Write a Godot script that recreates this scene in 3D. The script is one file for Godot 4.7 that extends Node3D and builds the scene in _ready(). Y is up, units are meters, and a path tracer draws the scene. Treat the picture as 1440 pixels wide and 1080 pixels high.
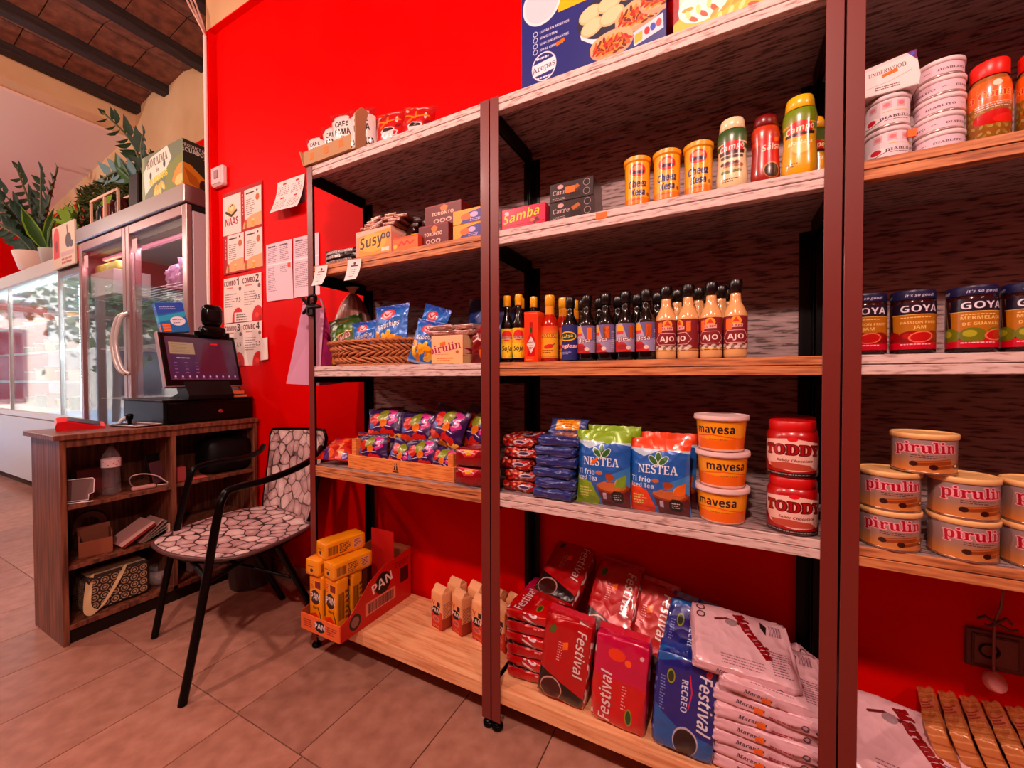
extends Node3D
# A small grocery corner: three bays of shelving on a red wall, a counter with a till, a fridge and a display case.

# ---------------------------------------------------------------- state
var used := {}
var mats := {}
var pages: Array = []          # print pages (images that hold labels side by side)
var page_x := []
var page_y := []
var page_h := []
var page_mats := {}
var fonts := {}
var rng := RandomNumberGenerator.new()

# ---------------------------------------------------------------- names and tags
func numbered(called: String) -> String:
	var n: int = used.get(called, 0)
	used[called] = n + 1
	return called if n == 0 else "%s_%03d" % [called, n]

func tag(o: Node3D, label: String, category: String, group := "") -> Node3D:
	o.set_meta("label", label)
	o.set_meta("category", category)
	if group != "":
		o.set_meta("group", group)
	return o

func thing(called: String, label: String, category: String, at := Vector3.ZERO, turn := 0.0, group := "") -> Node3D:
	var o := Node3D.new()
	o.name = numbered(called)
	add_child(o)
	o.position = at
	o.rotation.y = deg_to_rad(turn)
	tag(o, label, category, group)
	return o

func copy(o: Node3D, label: String, at: Vector3, turn := 0.0, group := "") -> Node3D:
	var c: Node3D = o.duplicate()
	c.name = numbered(String(o.name).rstrip("0123456789").rstrip("_"))
	add_child(c)
	c.position = at
	c.rotation.y = deg_to_rad(turn)
	c.set_meta("label", label)
	if group != "":
		c.set_meta("group", group)
	return c

func structure(called: String) -> Node3D:
	var o := Node3D.new()
	o.name = called
	add_child(o)
	o.set_meta("kind", "structure")
	return o

# ---------------------------------------------------------------- materials
func mat(col: Color, rough := 0.6, metal := 0.0, coat := 0.0) -> StandardMaterial3D:
	var key := "%s|%.2f|%.2f|%.2f" % [col.to_html(), rough, metal, coat]
	if mats.has(key):
		return mats[key]
	var m := StandardMaterial3D.new()
	m.albedo_color = col
	m.roughness = rough
	m.metallic = metal
	if col.get_luminance() < 0.09 and metal == 0.0 and coat == 0.0:
		m.metallic_specular = 0.3
	if coat > 0.0:
		m.clearcoat_enabled = true
		m.clearcoat = coat
		m.clearcoat_roughness = 0.1
	mats[key] = m
	return m

func glow(col: Color, energy: float) -> StandardMaterial3D:
	var m := StandardMaterial3D.new()
	m.albedo_color = col
	m.emission_enabled = true
	m.emission = col
	m.emission_energy_multiplier = energy
	return m

func pane(col: Color, alpha: float, rough := 0.02) -> StandardMaterial3D:
	var m := StandardMaterial3D.new()
	m.albedo_color = Color(col.r, col.g, col.b, alpha)
	m.transparency = BaseMaterial3D.TRANSPARENCY_ALPHA
	m.roughness = rough
	return m

func noise(freq: float, octaves: int, seed_no: int, kind := FastNoiseLite.TYPE_SIMPLEX_SMOOTH) -> FastNoiseLite:
	var n := FastNoiseLite.new()
	n.noise_type = kind
	n.frequency = freq
	n.fractal_octaves = octaves
	n.seed = seed_no
	return n

func noise_tex(n: FastNoiseLite, ramp: Array, size := 512, as_normal := false, bump := 4.0) -> NoiseTexture2D:
	var t := NoiseTexture2D.new()
	t.width = size
	t.height = size
	t.seamless = true
	t.noise = n
	if as_normal:
		t.as_normal_map = true
		t.bump_strength = bump
	else:
		var g := Gradient.new()
		var offs := PackedFloat32Array()
		var cols := PackedColorArray()
		for e in ramp:
			offs.append(e[0])
			cols.append(e[1])
		g.offsets = offs
		g.colors = cols
		t.color_ramp = g
	return t

# grain runs along the axis with the small scale
func grained(ramp: Array, scale: Vector3, rough: float, seed_no: int, freq := 0.012, octaves := 5, relief := 0.0, world := false) -> StandardMaterial3D:
	var m := StandardMaterial3D.new()
	m.albedo_texture = noise_tex(noise(freq, octaves, seed_no), ramp)
	m.uv1_triplanar = true
	m.uv1_world_triplanar = world
	m.uv1_scale = scale
	m.roughness = rough
	if relief > 0.0:
		m.heightmap_enabled = true
		m.heightmap_texture = m.albedo_texture
		m.heightmap_scale = relief
	return m

# ---------------------------------------------------------------- drawing flat print
class Sheet:
	var im: Image
	var w: int
	var h: int
	const K := 2
	func _init(w_: int, h_: int, col: Color):
		w = w_
		h = h_
		im = Image.create(w * K, h * K, false, Image.FORMAT_RGBA8)
		im.fill(col)
	func rect(x: float, y: float, rw: float, rh: float, c: Color):
		im.fill_rect(Rect2i(int(x * K), int(y * K), maxi(1, int(rw * K)), maxi(1, int(rh * K))), c)
	func fill(contours: Array, c: Color):
		var lo := 1e9
		var hi := -1e9
		for ct in contours:
			for p in ct:
				lo = minf(lo, p.y)
				hi = maxf(hi, p.y)
		var y0 := maxi(0, int(floor(lo * K)))
		var y1 := mini(h * K - 1, int(ceil(hi * K)))
		if y1 < y0:
			return
		var rows := []
		rows.resize(y1 - y0 + 1)
		for i in rows.size():
			rows[i] = PackedFloat32Array()
		for ct in contours:
			var n: int = ct.size()
			for i in n:
				var a: Vector2 = ct[i] * K
				var b: Vector2 = ct[(i + 1) % n] * K
				if a.y == b.y:
					continue
				if a.y > b.y:
					var t := a
					a = b
					b = t
				var s := maxi(y0, int(ceil(a.y - 0.5)))
				var e := mini(y1, int(ceil(b.y - 0.5)) - 1)
				var k := (b.x - a.x) / (b.y - a.y)
				for y in range(s, e + 1):
					rows[y - y0].append(a.x + (y + 0.5 - a.y) * k)
		for y in range(y0, y1 + 1):
			var r: PackedFloat32Array = rows[y - y0]
			r.sort()
			for i in range(0, r.size() - 1, 2):
				var xa := maxi(0, int(round(r[i])))
				var xb := mini(w * K, int(round(r[i + 1])))
				if xb > xa:
					im.fill_rect(Rect2i(xa, y, xb - xa, 1), c)
	func poly(pts: Array, c: Color):
		fill([pts], c)
	func ell(cx: float, cy: float, rx: float, ry: float, c: Color, rot := 0.0):
		var pts := []
		for i in 40:
			var a := TAU * i / 40.0
			pts.append(Vector2(cx, cy) + Vector2(cos(a) * rx, sin(a) * ry).rotated(rot))
		fill([pts], c)
	func line(a: Vector2, b: Vector2, wd: float, c: Color):
		var n := (b - a).normalized().orthogonal() * wd * 0.5
		fill([[a + n, b + n, b - n, a - n]], c)
	func path(pts: Array, wd: float, c: Color):
		for i in pts.size() - 1:
			line(pts[i], pts[i + 1], wd, c)
			ell(pts[i].x, pts[i].y, wd * 0.5, wd * 0.5, c)
	func grad(y0: float, y1: float, a: Color, b: Color):
		var s := int(y0 * K)
		var e := int(y1 * K)
		for y in range(s, e):
			im.fill_rect(Rect2i(0, y, w * K, 1), a.lerp(b, float(y - s) / (e - s)))
	# rows of short strokes that read as small print
	func lines(x: float, y: float, lw: float, n: int, pitch: float, th: float, c: Color, seed_no := 1):
		var r := RandomNumberGenerator.new()
		r.seed = seed_no
		for i in n:
			var at := x
			var end := x + lw * r.randf_range(0.6, 1.0)
			while at < end:
				var seg := minf(r.randf_range(3.0, 9.0), end - at)
				rect(at, y + i * pitch, seg, th, c)
				at += seg + 1.6
	func bars(x: float, y: float, bw: float, bh: float, c: Color, seed_no := 5):
		var r := RandomNumberGenerator.new()
		r.seed = seed_no
		var at := x
		while at < x + bw:
			var s := r.randf_range(0.8, 2.6)
			rect(at, y, s, bh, c)
			at += s + r.randf_range(0.8, 2.2)

func font_of(kind: String) -> SystemFont:
	if not fonts.has(kind):
		var f := SystemFont.new()
		f.font_names = PackedStringArray(["Droid Serif" if kind.begins_with("serif") else "Droid Sans"])
		f.font_weight = 700 if kind.ends_with("bold") else 400
		fonts[kind] = f
	return fonts[kind]

# lettering as outlines filled into a sheet; size = cap height in sheet pixels; o = {stretch, slant, turn, align, edge, edge_col, arc}
func write(s: Sheet, txt: String, x: float, y: float, size: float, col: Color, o := {}) -> void:
	var rid: RID = font_of(o.get("font", "bold")).get_rids()[0]
	var ts = TextServerManager.get_primary_interface()
	var px := 64
	var k := size / 46.0
	var sx: float = o.get("stretch", 1.0)
	var slant: float = o.get("slant", 0.0)
	var turn: float = deg_to_rad(o.get("turn", 0.0))
	var track: float = o.get("track", 0.0)
	var glyphs := []
	var pen := 0.0
	for i in txt.length():
		var gi: int = ts.font_get_glyph_index(rid, px, txt.unicode_at(i), 0)
		glyphs.append([gi, pen])
		pen += ts.font_get_glyph_advance(rid, px, gi).x + track
	var total := pen * k * sx
	var off := 0.0
	if o.get("align", "c") == "c":
		off = -total * 0.5
	elif o.get("align", "c") == "r":
		off = -total
	var arc: float = o.get("arc", 0.0)
	var shapes := []
	for g in glyphs:
		var d: Dictionary = ts.font_get_glyph_contours(rid, px, g[0])
		if not d.has("points"):
			continue
		var pts: PackedVector3Array = d.points
		var cts := []
		var start := 0
		for endi in d.contours:
			var ct := []
			for j in range(start, endi + 1):
				var p := Vector2((pts[j].x + g[1]) * sx, pts[j].y) * k
				p.x += off - p.y * slant
				p.y += arc * (1.0 - pow(2.0 * (p.x - off) / maxf(total, 1.0) - 1.0, 2.0))
				ct.append(p.rotated(turn) + Vector2(x, y))
			start = endi + 1
			cts.append(ct)
		shapes.append(cts)
	var edge: float = o.get("edge", 0.0)
	if edge > 0.0:
		var ec: Color = o.get("edge_col", Color.WHITE)
		for q in 8:
			var v := Vector2(edge, 0).rotated(q * TAU / 8.0)
			for cts in shapes:
				var moved := []
				for ct in cts:
					var mv := []
					for p in ct:
						mv.append(p + v)
					moved.append(mv)
				s.fill(moved, ec)
	for cts in shapes:
		s.fill(cts, col)

# a label lies on a page of print; returns {page, uv}
func lay(s: Sheet) -> Dictionary:
	s.im.resize(s.w, s.h, Image.INTERPOLATE_BILINEAR)
	var side := 2048
	var at := -1
	for i in pages.size():
		if page_x[i] + s.w + 2 <= side and page_y[i] + s.h + 2 <= side:
			at = i
			break
		if page_y[i] + page_h[i] + s.h + 2 <= side and s.w + 2 <= side:
			page_x[i] = 0
			page_y[i] += page_h[i]
			page_h[i] = 0
			at = i
			break
	if at < 0:
		pages.append(Image.create(side, side, false, Image.FORMAT_RGBA8))
		page_x.append(0)
		page_y.append(0)
		page_h.append(0)
		at = pages.size() - 1
	var px: int = page_x[at] + 1
	var py: int = page_y[at] + 1
	pages[at].blit_rect(s.im, Rect2i(0, 0, s.w, s.h), Vector2i(px, py))
	page_x[at] += s.w + 2
	page_h[at] = maxi(page_h[at], s.h + 2)
	return {"page": at, "uv": Rect2((px + 0.6) / side, (py + 0.6) / side, (s.w - 1.2) / side, (s.h - 1.2) / side)}

# a few prints are small enough to be laid in one row; wraps get their own materials by gloss
func print_mat(page: int, kind: String) -> StandardMaterial3D:
	var key := "%d%s" % [page, kind]
	if not page_mats.has(key):
		var m := StandardMaterial3D.new()
		m.resource_name = "print_" + kind
		match kind:
			"paper":
				m.roughness = 0.75
			"card":
				m.roughness = 0.45
			"gloss":
				m.roughness = 0.3
				m.clearcoat_enabled = true
				m.clearcoat = 0.6
				m.clearcoat_roughness = 0.15
			"foil":
				m.roughness = 0.3
				m.metallic = 0.1
				m.clearcoat_enabled = true
				m.clearcoat = 1.0
				m.clearcoat_roughness = 0.06
				m.normal_enabled = true
				m.normal_texture = crinkle()
				m.normal_scale = 0.5
		page_mats[key] = m
	return page_mats[key]

var crinkle_tex: NoiseTexture2D
func crinkle() -> NoiseTexture2D:
	if crinkle_tex == null:
		var n := noise(0.02, 2, 8)
		n.fractal_type = FastNoiseLite.FRACTAL_RIDGED
		crinkle_tex = noise_tex(n, [], 1024, true, 5.0)
	return crinkle_tex

func finish_prints() -> void:
	var tex := []
	for p in pages:
		tex.append(ImageTexture.create_from_image(p))
	for key in page_mats:
		page_mats[key].albedo_texture = tex[int(key.substr(0, 1))]

# ---------------------------------------------------------------- shapes
class Shape:
	var st := SurfaceTool.new()
	var group := 1
	func _init():
		st.begin(Mesh.PRIMITIVE_TRIANGLES)
	func flat():
		st.set_smooth_group(-1)
	func smooth():
		group += 1
		st.set_smooth_group(group)
	func v(p: Vector3, uv := Vector2.ZERO):
		st.set_uv(uv)
		st.add_vertex(p)
	func tri(a: Vector3, b: Vector3, c: Vector3, ua := Vector2.ZERO, ub := Vector2.ZERO, uc := Vector2.ZERO):
		v(a, ua)
		v(b, ub)
		v(c, uc)
	# corners as seen from the front: bottom left, bottom right, top right, top left
	func quad(bl: Vector3, br: Vector3, tr: Vector3, tl: Vector3, r := Rect2(0, 0, 1, 1)):
		var a := Vector2(r.position.x, r.end.y)
		var b := r.end
		var c := Vector2(r.end.x, r.position.y)
		var d := r.position
		tri(bl, tl, tr, a, d, c)
		tri(bl, tr, br, a, c, b)
	func quad_uv(bl: Vector3, br: Vector3, tr: Vector3, tl: Vector3, a: Vector2, b: Vector2, c: Vector2, d: Vector2):
		tri(bl, tl, tr, a, d, c)
		tri(bl, tr, br, a, c, b)
	# box from its lowest corner to its highest, edges chamfered; faces: dictionary of uv rects by side (f k l r t b)
	func box(lo: Vector3, hi: Vector3, bev := 0.0, faces := {}, xf := Transform3D.IDENTITY):
		flat()
		var c := (lo + hi) * 0.5
		var s := (hi - lo) * 0.5
		bev = minf(bev, minf(s.x, minf(s.y, s.z)) * 0.6)
		var any: Rect2 = faces.get("any", Rect2(0, 0, 1, 1))
		var dirs := {"f": [Vector3(0, 0, 1), Vector3(1, 0, 0), Vector3(0, 1, 0)], "k": [Vector3(0, 0, -1), Vector3(-1, 0, 0), Vector3(0, 1, 0)], "l": [Vector3(-1, 0, 0), Vector3(0, 0, 1), Vector3(0, 1, 0)],
			"r": [Vector3(1, 0, 0), Vector3(0, 0, -1), Vector3(0, 1, 0)], "t": [Vector3(0, 1, 0), Vector3(1, 0, 0), Vector3(0, 0, -1)], "b": [Vector3(0, -1, 0), Vector3(1, 0, 0), Vector3(0, 0, 1)]}
		for key in dirs:
			var n: Vector3 = dirs[key][0]
			var a: Vector3 = dirs[key][1]
			var b: Vector3 = dirs[key][2]
			var ln: float = absf(n.dot(s))
			var la: float = (a * s).length() - bev
			var lb: float = (b * s).length() - bev
			var o := c + n * ln
			quad(xf * (o - a * la - b * lb), xf * (o + a * la - b * lb), xf * (o + a * la + b * lb), xf * (o - a * la + b * lb), faces.get(key, any))
		if bev <= 0.0:
			return
		var m := any.get_center()
		if not faces.has("any") and faces.has("f"):
			m = faces.f.position + faces.f.size * Vector2(0.02, 0.5)
		var axes := [Vector3(1, 0, 0), Vector3(0, 1, 0), Vector3(0, 0, 1)]
		for i in 3:
			var u: Vector3 = axes[i]
			var p: Vector3 = axes[(i + 1) % 3]
			var q: Vector3 = axes[(i + 2) % 3]
			for sp in [-1.0, 1.0]:
				for sq in [-1.0, 1.0]:
					var along: Vector3 = u * ((u * s).length() - bev)
					var e1: Vector3 = c + p * sp * (p * s).length() + q * sq * ((q * s).length() - bev)
					var e2: Vector3 = c + p * sp * ((p * s).length() - bev) + q * sq * (q * s).length()
					if sp * sq > 0:
						quad_uv(xf * (e1 - along), xf * (e2 - along), xf * (e2 + along), xf * (e1 + along), m, m, m, m)
					else:
						quad_uv(xf * (e2 - along), xf * (e1 - along), xf * (e1 + along), xf * (e2 + along), m, m, m, m)
		for sx in [-1.0, 1.0]:
			for sy in [-1.0, 1.0]:
				for sz in [-1.0, 1.0]:
					var cx := c + Vector3(sx * s.x, sy * (s.y - bev), sz * (s.z - bev))
					var cy := c + Vector3(sx * (s.x - bev), sy * s.y, sz * (s.z - bev))
					var cz := c + Vector3(sx * (s.x - bev), sy * (s.y - bev), sz * s.z)
					if sx * sy * sz > 0:
						tri(xf * cx, xf * cy, xf * cz, m, m, m)
					else:
						tri(xf * cx, xf * cz, xf * cy, m, m, m)
	# turned profile: list of [radius, height, sharp]; u runs once round with the front (+z) in the middle, v from top to bottom of the rect
	func lathe(prof: Array, n := 28, r := Rect2(0, 0, 1, 1), squash := 1.0, at := Vector3.ZERO):
		smooth()
		var y0: float = prof[0][1]
		var y1: float = prof[prof.size() - 1][1]
		for i in prof.size() - 1:
			if i > 0 and prof[i].size() > 2:
				smooth()
			var ra: float = prof[i][0]
			var rb: float = prof[i + 1][0]
			var ya: float = prof[i][1]
			var yb: float = prof[i + 1][1]
			var va := r.end.y - r.size.y * (ya - y0) / maxf(y1 - y0, 1e-6)
			var vb := r.end.y - r.size.y * (yb - y0) / maxf(y1 - y0, 1e-6)
			for j in n:
				var t0 := float(j) / n
				var t1 := float(j + 1) / n
				var d0 := Vector3(-sin(t0 * TAU), 0, -cos(t0 * TAU) * squash)
				var d1 := Vector3(-sin(t1 * TAU), 0, -cos(t1 * TAU) * squash)
				var u0 := r.position.x + r.size.x * t0
				var u1 := r.position.x + r.size.x * t1
				var a := at + d0 * ra + Vector3(0, ya, 0)
				var b := at + d1 * ra + Vector3(0, ya, 0)
				var cc := at + d1 * rb + Vector3(0, yb, 0)
				var d := at + d0 * rb + Vector3(0, yb, 0)
				if ra > 1e-6:
					if rb > 1e-6:
						quad_uv(a, b, cc, d, Vector2(u0, va), Vector2(u1, va), Vector2(u1, vb), Vector2(u0, vb))
					else:
						tri(a, d, b, Vector2(u0, va), Vector2(u0, vb), Vector2(u1, va))
				elif rb > 1e-6:
					tri(a, d, cc, Vector2(u0, va), Vector2(u0, vb), Vector2(u1, vb))
	func tube(pts: Array, rad: float, n := 8, closed_ends := true):
		smooth()
		var rings := []
		var up := Vector3.UP
		for i in pts.size():
			var t: Vector3 = (pts[mini(i + 1, pts.size() - 1)] - pts[maxi(i - 1, 0)]).normalized()
			if absf(t.dot(up)) > 0.98:
				up = Vector3(1, 0, 0) if absf(t.x) < 0.9 else Vector3(0, 0, 1)
			var x := t.cross(up).normalized()
			var y := x.cross(t).normalized()
			up = y
			var ring := []
			for j in n:
				var a := TAU * j / n
				ring.append(pts[i] + (x * cos(a) + y * sin(a)) * rad)
			rings.append(ring)
		for i in rings.size() - 1:
			for j in n:
				var k := (j + 1) % n
				quad(rings[i][j], rings[i][k], rings[i + 1][k], rings[i + 1][j])
		if closed_ends:
			flat()
			for j in n:
				var k := (j + 1) % n
				tri(pts[0], rings[0][j], rings[0][k])
				var e := rings.size() - 1
				tri(pts[e], rings[e][k], rings[e][j])
	# flat outline (counterclockwise from the front) pushed back by a depth
	func prism(outline: PackedVector2Array, z0: float, z1: float, xf := Transform3D.IDENTITY):
		flat()
		var idx := Geometry2D.triangulate_polygon(outline)
		for i in range(0, idx.size(), 3):
			var a := outline[idx[i]]
			var b := outline[idx[i + 1]]
			var c := outline[idx[i + 2]]
			if (b - a).cross(c - a) > 0:
				var t := b
				b = c
				c = t
			tri(xf * Vector3(a.x, a.y, z1), xf * Vector3(b.x, b.y, z1), xf * Vector3(c.x, c.y, z1), a, b, c)
			tri(xf * Vector3(a.x, a.y, z0), xf * Vector3(c.x, c.y, z0), xf * Vector3(b.x, b.y, z0), a, c, b)
		var n := outline.size()
		for i in n:
			var p := outline[i]
			var q := outline[(i + 1) % n]
			quad(xf * Vector3(p.x, p.y, z0), xf * Vector3(q.x, q.y, z0), xf * Vector3(q.x, q.y, z1), xf * Vector3(p.x, p.y, z1))
	func mesh() -> ArrayMesh:
		st.generate_normals()
		return st.commit()

func put(sh: Shape, called: String, m: Material, parent: Node3D) -> MeshInstance3D:
	return put_mesh(sh.mesh(), called, m, parent)

func put_mesh(me: Mesh, called: String, m: Material, parent: Node3D) -> MeshInstance3D:
	var o := MeshInstance3D.new()
	o.name = called
	o.mesh = me
	o.material_override = m
	if parent == self:
		o.name = numbered(called)
	parent.add_child(o, true)
	return o

# one-mesh box part
func slab(called: String, lo: Vector3, hi: Vector3, m: Material, parent: Node3D, bev := 0.0) -> MeshInstance3D:
	var s := Shape.new()
	s.box(lo, hi, bev)
	return put(s, called, m, parent)

func shade(c: Color, k: float) -> Color:
	return Color(c.r * k, c.g * k, c.b * k, c.a)

# ================================================================ the place
const W := 0.032               # width of a shelf post
var WX := [[-0.8788, -0.002], [0.002, 0.8867], [0.8907, 1.7754]]     # outer edges of the three shelf units
const SY := [0.139, 0.773, 1.187, 1.601, 2.0157]                      # board tops, lowest first

var red_paint: StandardMaterial3D
var weathered: StandardMaterial3D
var pine: StandardMaterial3D
var pale_edge: StandardMaterial3D
var orange_edge: StandardMaterial3D
var veneer: StandardMaterial3D
var black_metal: StandardMaterial3D

func _ready():
	camera_and_light()
	make_materials()
	room()
	street()
	shelves()
	left_side()
	goods()
	finish_prints()

func camera_and_light() -> void:
	var cam := Camera3D.new()
	cam.name = "camera"
	add_child(cam)
	cam.position = Vector3(0.657, 1.141, 1.116)
	cam.basis = Basis(Vector3.UP, 0.4779) * Basis(Vector3.RIGHT, -0.0171) * Basis(Vector3.BACK, -0.0020)
	cam.fov = rad_to_deg(2.0 * atan(540.0 / 569.9))
	cam.near = 0.02
	cam.far = 200.0
	cam.current = true
	var env := Environment.new()
	env.background_mode = Environment.BG_SKY
	var sky := Sky.new()
	var sm := ProceduralSkyMaterial.new()
	sm.sky_top_color = Color(0.55, 0.72, 0.95)
	sm.sky_horizon_color = Color(0.86, 0.92, 0.98)
	sm.ground_bottom_color = Color(0.35, 0.35, 0.36)
	sm.ground_horizon_color = Color(0.6, 0.6, 0.6)
	sm.sky_energy_multiplier = 3.6
	sm.ground_energy_multiplier = 1.0
	sky.sky_material = sm
	env.sky = sky
	env.tonemap_mode = Environment.TONE_MAPPER_LINEAR
	env.tonemap_exposure = 0.82
	env.sdfgi_enabled = true
	env.ssao_enabled = true
	env.ssil_enabled = true
	var we := WorldEnvironment.new()
	we.name = "world"
	we.environment = env
	add_child(we)
	# ceiling lamps, hanging in front of the shelves (above and behind the camera)
	var warm := Color(1.0, 0.84, 0.79)
	lamp(Vector3(0.55, 2.75, 1.65), warm, 4.6, "white globe pendant lamp in front of the middle shelf unit")
	lamp(Vector3(-1.25, 2.80, 1.75), warm, 3.4, "white globe pendant lamp in front of the chair")
	lamp(Vector3(2.3, 2.75, 1.75), warm, 2.6, "white globe pendant lamp in front of the right shelf unit")
	lamp(Vector3(-3.3, 3.0, 1.5), warm, 3.2, "white globe pendant lamp in front of the drinks fridge")
	lamp(Vector3(-6.2, 2.9, 1.6), Color(1.0, 0.93, 0.88), 3.2, "white globe pendant lamp in front of the display case")
	var sun := DirectionalLight3D.new()
	sun.name = "sun"
	sun.light_color = Color(1.0, 0.96, 0.90)
	sun.light_energy = 4.0
	sun.shadow_enabled = true
	add_child(sun)
	sun.basis = Basis.looking_at(Vector3(-0.75, -0.62, -0.25))

func lamp(at: Vector3, col: Color, energy: float, label: String) -> void:
	var t := thing("pendant_lamp", label, "lamp", at, 0.0, "pendant lamps")
	var s := Shape.new()
	s.tube([Vector3(0, 0.07, 0), Vector3(0, 4.05 - at.y, 0)], 0.004, 6)
	put(s, "cord", mat(Color(0.1, 0.1, 0.1)), t)
	s = Shape.new()
	s.lathe([[0.0, 0.055], [0.03, 0.055], [0.03, 0.095, 1], [0.012, 0.11], [0.0, 0.11]], 16)
	put(s, "socket", mat(Color(0.12, 0.1, 0.1), 0.4), t)
	var sp := SphereMesh.new()
	sp.radius = 0.06
	sp.height = 0.12
	put_mesh(sp, "bulb", glow(Color(1.0, 0.93, 0.84), 12.0), t)
	var l := OmniLight3D.new()
	l.name = "light"
	l.light_color = col
	l.light_energy = energy
	l.light_size = 0.05
	l.omni_range = 14.0
	l.omni_attenuation = 2.0
	l.shadow_enabled = true
	t.add_child(l)

func make_materials() -> void:
	red_paint = StandardMaterial3D.new()
	red_paint.albedo_texture = noise_tex(noise(0.006, 4, 11), [[0.0, Color(0.82, 0.0, 0.0)], [0.5, Color(0.85, 0.005, 0.005)], [1.0, Color(0.88, 0.02, 0.01)]], 256)
	red_paint.uv1_triplanar = true
	red_paint.uv1_world_triplanar = true
	red_paint.uv1_scale = Vector3.ONE * 0.9
	red_paint.roughness = 0.5
	red_paint.metallic_specular = 0.15
	weathered = grained([[0.0, Color(0.23, 0.17, 0.16)], [0.34, Color(0.38, 0.295, 0.285)], [0.42, Color(0.56, 0.45, 0.44)], [0.6, Color(0.62, 0.51, 0.50)], [1.0, Color(0.70, 0.59, 0.575)]], Vector3(1.3, 10.0, 10.0), 0.7, 4, 0.016, 6)
	pine = grained([[0.0, Color(0.80, 0.50, 0.32)], [0.42, Color(0.93, 0.65, 0.45)], [0.6, Color(0.95, 0.69, 0.49)], [1.0, Color(0.97, 0.76, 0.57)]], Vector3(0.5, 7.0, 7.0), 0.55, 7, 0.014, 6)
	pale_edge = grained([[0.0, Color(0.55, 0.42, 0.40)], [0.28, Color(0.74, 0.61, 0.58)], [0.40, Color(0.84, 0.72, 0.69)], [1.0, Color(0.89, 0.79, 0.76)]], Vector3(2.2, 14.0, 14.0), 0.6, 9, 0.014, 6)
	orange_edge = grained([[0.0, Color(0.48, 0.24, 0.13)], [0.4, Color(0.72, 0.42, 0.24)], [0.6, Color(0.80, 0.50, 0.30)], [1.0, Color(0.86, 0.58, 0.37)]], Vector3(1.2, 16.0, 16.0), 0.55, 13, 0.010, 4)
	veneer = grained([[0.0, Color(0.26, 0.125, 0.085)], [0.4, Color(0.40, 0.21, 0.14)], [0.58, Color(0.50, 0.28, 0.19)], [1.0, Color(0.60, 0.36, 0.25)]], Vector3(7.0, 0.5, 7.0), 0.45, 17, 0.010, 5)
	black_metal = mat(Color(0.055, 0.045, 0.045), 0.35, 0.0)

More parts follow.
